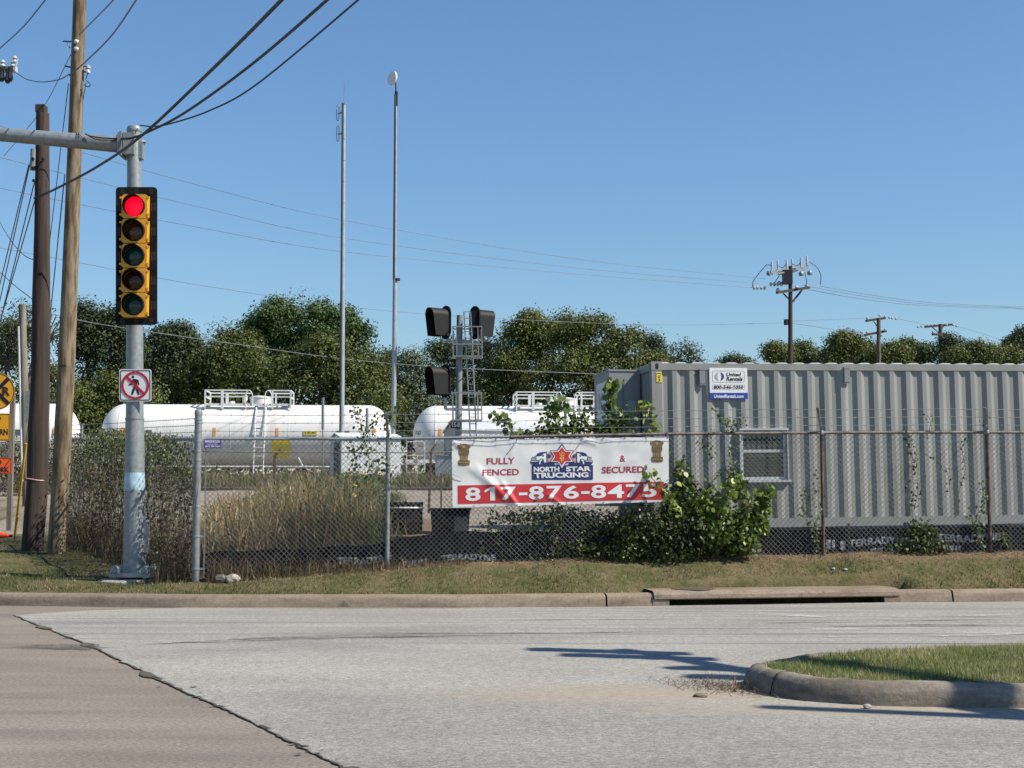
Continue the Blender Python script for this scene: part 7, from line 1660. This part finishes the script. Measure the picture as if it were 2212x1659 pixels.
tree('pale_tree', 'pale thin-leaved tree with sky showing through, between the right mast and the railway signal', [(880, 815, 34, 44), (905, 800, 26, 30), (870, 860, 36, 40), (910, 870, 36, 50), (895, 910, 40, 40)], 92, 'leaf_pale', 3300, .26, 9, (.05, .8))
tree('pale_tree', 'sparse tree whose branches stick out left behind the railway signal heads', [(985, 770, 36, 30), (955, 760, 20, 12), (1010, 800, 36, 44), (1000, 860, 44, 40), (975, 895, 40, 36)], 93, 'leaf_dark', 3800, .26, 10, (.1, .8))
tree('olive_tree', 'tall olive tree with a ragged yellowish top right of the railway signal', [(1160, 720, 52, 40), (1125, 745, 38, 38), (1200, 712, 34, 34), (1130, 800, 58, 56), (1195, 790, 62, 62), (1080, 820, 44, 56), (1090, 880, 66, 50)], 93, 'leaf_olive', 11500, .28, 11, (.1, 1.0))
tree('olive_tree', 'broad olive tree reaching from the banner to the container, its right side sloping down', [(1290, 740, 52, 48), (1350, 762, 46, 44), (1240, 750, 50, 48), (1300, 820, 95, 60), (1390, 800, 34, 36), (1230, 850, 80, 60), (1340, 880, 90, 60)], 90, 'leaf_olive', 14000, .28, 12, (.05, .85))
tree('leafy_tree', 'dark little tree crown poking out at the right end of the broad olive tree', [(1392, 745, 26, 20), (1415, 770, 18, 18), (1425, 800, 24, 22)], 97, 'leaf_dark', 1900, .28, 13, (.0, .6))
tree('leafy_tree', 'small airy tree top just above the left end of the container roof', [(1470, 768, 26, 22), (1490, 785, 18, 18), (1450, 790, 16, 14), (1470, 830, 24, 40)], 105, 'leaf_pale', 1300, .26, 14, (.0, .6))
tree('leafy_tree', 'dark dense shrubby tree in the shade below the pale tree by the right mast', [(900, 940, 70, 34), (830, 940, 60, 40), (980, 930, 60, 36), (1060, 930, 60, 44), (1150, 935, 90, 36)], 88, 'leaf_dark', 6000, .28, 19, (.0, .55))
RT = 'trees above the container roof'
row = [(1675, 768, 20, 24, 'leaf_olive', 'small tree left of the big utility pole above the container'), (1730, 772, 34, 24, 'leaf_olive', 'rounded tree right of the big utility pole above the container'), (1785, 775, 30, 22, 'leaf_dark', 'dark low tree between the big and the middle utility poles'),
       (1815, 748, 30, 34, 'leaf_olive', 'tallest bushy tree left of the middle utility pole'), (1868, 768, 26, 28, 'leaf_dark', 'narrow tree touching the left side of the middle utility pole'), (1925, 770, 30, 26, 'leaf_olive', 'tree just right of the middle utility pole'), (1965, 762, 26, 32, 'leaf_olive', 'twin-topped tree between the middle and right utility poles'),
       (2040, 764, 46, 36, 'leaf_dark', 'dark tree standing around the rightmost utility pole'), (2105, 768, 40, 32, 'leaf_olive', 'yellowish tree right of the rightmost utility pole'), (2160, 772, 32, 30, 'leaf_olive', 'tree second from the right frame edge above the container'), (2212, 752, 28, 42, 'leaf_dark', 'tall tree cut by the right frame edge above the container'),
       (1590, 790, 30, 14, 'leaf_dark', 'low far treetops peeping over the container roof behind the company board')]
for i, (u, v, ru, rv, lm, lab) in enumerate(row):
    r3 = random.Random(50 + i); cr_ = [(u, v + rv * .9, ru * .95, rv * .8), (u, v + 60, ru * 1.1, 50)]
    for _ in range(9):
        q_ = r3.uniform(-1.15, 1.15); w_ = r3.uniform(.18, .36) * ru; top_ = v - rv * (1 - abs(q_) * .75) * r3.uniform(.35, 1.0); cr_.append((u + q_ * ru, top_ + w_ * .8, w_, w_ * r3.uniform(.7, 1.3)))
    tree('tree_beyond_container', lab, cr_, 118 + r3.uniform(-6, 6), lm, int(2200 + ru * rv * 2.6), .30, 60 + i, (.1, .85), group=RT)

# ================================================================== DISTANT UTILITY POLES
Y1 = 75.0; f = P(1707, 900, Y1)
up1 = thing('utility_pole', 'dark utility pole with switchgear on top, nearest of the three beyond the container', 'utility pole', (f.x, Y1, gzf(f.x, Y1))); s = mpp(Y1)
mb = MB(); b0 = P(1706, 1000, Y1); b0.z = gzf(b0.x, Y1); mb.tube([b0, P(1707.5, 575, Y1)], [6.2 * s, 4.2 * s], 10); mb.build('shaft', MT['dark_wood'], up1, smooth=True)
mb = MB(); mb.bar(P(1678, 632, Y1 - 1.2), P(1748, 621, Y1 + 1.2), .12, .14); mb.bar(P(1692, 634, Y1 - .3), P(1704, 646, Y1), .06, .06); mb.bar(P(1732, 627, Y1 + .3), P(1712, 652, Y1), .08, .08); mb.build('crossarm', MT['dark_wood'], up1)
mb = MB(); mb.bar(P(1664, 587, Y1 - .8), P(1744, 577, Y1 + .8), .10, .10); mb.bar(P(1668, 592, Y1 - .9), P(1742, 582, Y1 + .7), .08, .08); mb.bar(P(1680, 590, Y1), P(1716, 584, Y1), .16, .2); mb.build('switch_frame', MT['galv_dull'], up1)
mb = MB(); 
for u, v in ((1667, 573), (1680, 571), (1699, 569), (1711, 567), (1730, 564), (1743, 561)): q = P(u, v, Y1); mb.lathe([(.05, -.34), (.065, -.3), (.045, -.25), (.065, -.2), (.045, -.1), (.065, 0), (.045, .08), (.06, .14), (.04, .2)], q, n=8)
for u, v in ((1680, 626), (1721, 620), (1742, 617)): q = P(u, v, Y1); mb.lathe([(.07, -.07), (.11, -.02), (.07, .05), (.04, .1)], q, n=8)
for u0_, v0 in ((1636, 621), (1672, 614), (1690, 611)):
    for k in range(4): q = P(u0_ + k * 7.5 - 6, v0 + (.5 if u0_ < 1640 else 0), Y1); mb.lathe([(.03, -.1), (.12, -.06), (.12, 0), (.04, .06)], q, (1, 0, 0), 8)
mb.build('insulator', MT['porcelain'], up1, smooth=True)
mb = MB(); q = P(1703, 600, Y1); mb.box(q + Vector((-.1, -.2, 0)), (.5, .4, .75)); q = P(1696, 614, Y1); mb.lathe([(.12, -.1), (.12, .2)], P(1698, 698, Y1), n=8); mb.build('control_box', MT['sign_black'], up1)
mb = MB()
for u, v in ((1661, 590), (1731, 591), (1749, 589)): mb.lathe([(.12, -.12), (.14, 0), (.10, .1)], P(u, v, Y1), n=8)
mb.build('surge_arrester', MT['galv_dull'], up1)
mb = MB()
for pts in ([(1655, 573), (1640, 590), (1627, 608), (1626, 620)], [(1668, 573), (1655, 572)], [(1748, 565), (1765, 578), (1773, 595), (1772, 615)], [(1684, 595), (1674, 610), (1675, 618)], [(1738, 588), (1742, 605), (1743, 617)], [(1680, 573), (1690, 578), (1699, 570)], [(1711, 570), (1722, 574), (1730, 566)]):
    mb.tube(spline([P(u, v, Y1 - .1) for u, v in pts], 5), .022, 5, False)
mb.build('jumper_wire', MT['cable'], up1)
def hpole(label, Y, u0, top, arms, ins):
    b0 = P(u0, 1000, Y); b0.z = gzf(b0.x, Y); t = thing('utility_pole', label, 'utility pole', b0, group=None); s = mpp(Y); mb = MB(); mb.tube([b0, P(u0 + .5, top, Y)], [6 * s, 4.2 * s], 10); mb.build('shaft', MT['bark'], t, smooth=True)
    for (ua, va, ub, vb) in arms: mb = MB(); mb.bar(P(ua, va, Y - .6), P(ub, vb, Y + .6), .16, .18); mb.build('crossarm', MT['dark_wood'], t)
    mb = MB()
    for u, v in ins: mb.lathe([(.04, -.1), (.10, -.04), (.10, .03), (.05, .08)], P(u, v, Y), n=8)
    mb.build('insulator', MT['porcelain'], t, smooth=True)
    mb = MB(); 
    for (ua, va, ub, vb) in arms[:1]: mb.bar(P(ua + 16, va + 1, Y), P(u0, va + 16, Y), .06, .06); mb.bar(P(ub - 16, vb + 1, Y), P(u0, vb + 14, Y), .06, .06)
    mb.build('brace', MT['dark_wood'], t); return t
hpole('middle of three utility poles beyond the container, with two stacked slanting crossarms', 108.0, 1897.5, 689, [(1871, 693, 1912, 687), (1868, 724, 1914, 715)], [(1873, 687), (1900, 681), (1912, 684), (1921, 686), (1927, 687), (1935, 688), (1873, 718), (1912, 712), (1872, 730), (1882, 728), (1904, 724)])
hpole('rightmost of three utility poles beyond the container, its crossarms nearly level', 120.0, 2031, 700, [(1998, 706, 2057, 701), (2014, 722, 2055, 724)], [(1983, 706), (1990, 705), (2004, 703), (2012, 702), (2020, 701), (2045, 702), (2059, 702), (2066, 704), (2015, 717), (2040, 719), (2052, 720)])
FW = 'wires between the far poles'
for lab, pts in (('upper wire sagging right from the nearest far pole to the right frame edge', [(1772, 618, 75), (1900, 640, 80), (2030, 655, 86), (2240, 664, 95)]), ('middle wire sagging right from the nearest far pole to the right frame edge', [(1742, 618, 75), (1880, 642, 80), (2020, 658, 86), (2240, 666, 95)]),
                 ('lower wire sagging right from the nearest far pole to the right frame edge', [(1736, 624, 75), (1870, 647, 80), (2000, 660, 86), (2240, 668.5, 95)]), ('faint wire from the nearest far pole up to the middle one', [(1704, 694, 75), (1800, 690, 90), (1873, 687, 108)]),
                 ('thin wire sloping down right from the nearest far pole past the treetops', [(1705, 697, 75), (1800, 712, 88), (1872, 724, 108)]), ('wire between the middle and rightmost far poles', [(1936, 688, 108), (1985, 698, 114), (2000, 703, 120)]),
                 ('upper wire running down right from the rightmost far pole', [(2060, 703, 120), (2120, 720, 130), (2240, 760, 150)]), ('lower wire running down right from the rightmost far pole', [(2054, 720, 120), (2110, 740, 130), (2200, 770, 150)])):
    cable('overhead_wire', lab, 'cable', pts, .013, MT['wire'], 8, FW)

# ================================================================== pieces that are separate in the place become parts of their own
def islands(me):
    n = len(me.vertices); par = list(range(n))
    def find(a):
        while par[a] != a: par[a] = par[par[a]]; a = par[a]
        return a
    for e in me.edges:
        a, b = find(e.vertices[0]), find(e.vertices[1])
        if a != b: par[a] = b
    out = {}
    for p in me.polygons: out.setdefault(find(p.vertices[0]), []).append(p)
    return list(out.values())
SPLIT = {'insulator', 'line_clamp', 'steel_band', 'grommet', 'bolt', 'mounting_bracket', 'clamp_band', 'control_box', 'surge_arrester', 'jumper_wire', 'bolt_washer', 'brace', 'cable_band', 'tension_band',
         'reflector_stripe', 'consolidated_stencil', 'stub_sill', 'side_handrail', 'tie_wire', 'security_bar', 'access_panel', 'panel_joint', 'fence_post', 'fuse_cutout', 'door_hardware', 'weld_seam', 'pane', 'arm_cable',
         'logo_trucks', 'trailer_flags', 'flag_cantons', 'door', 'bracket', 'manway', 'visor', 'number_lettering', 'end_plate'}
cache = {}
for o in [o for o in SC.objects if o.type == 'MESH' and o.name.split('.')[0] in SPLIT and o.parent is not None and not o.children]:
    me = o.data
    if me.name not in cache:
        isl = islands(me); parts = []
        if 1 < len(isl) <= 45:
            for ps in isl:
                ids = sorted({v for p in ps for v in p.vertices}); mp = {v: i for i, v in enumerate(ids)}
                m2 = bpy.data.meshes.new(me.name); m2.from_pydata([me.vertices[v].co[:] for v in ids], [], [tuple(mp[v] for v in p.vertices) for p in ps])
                m2.polygons.foreach_set('use_smooth', [p.use_smooth for p in ps]); m2.update()
                if ps[0].use_smooth:
                    try: m2.set_sharp_from_angle(angle=math.radians(40))
                    except Exception: pass
                for m in me.materials: m2.materials.append(m)
                parts.append(m2)
        cache[me.name] = parts
    parts = cache[me.name]
    if not parts: continue
    o.data = parts[0]
    for m2 in parts[1:]:
        c = o.copy(); c.data = m2; COL.objects.link(c); c.parent = o.parent
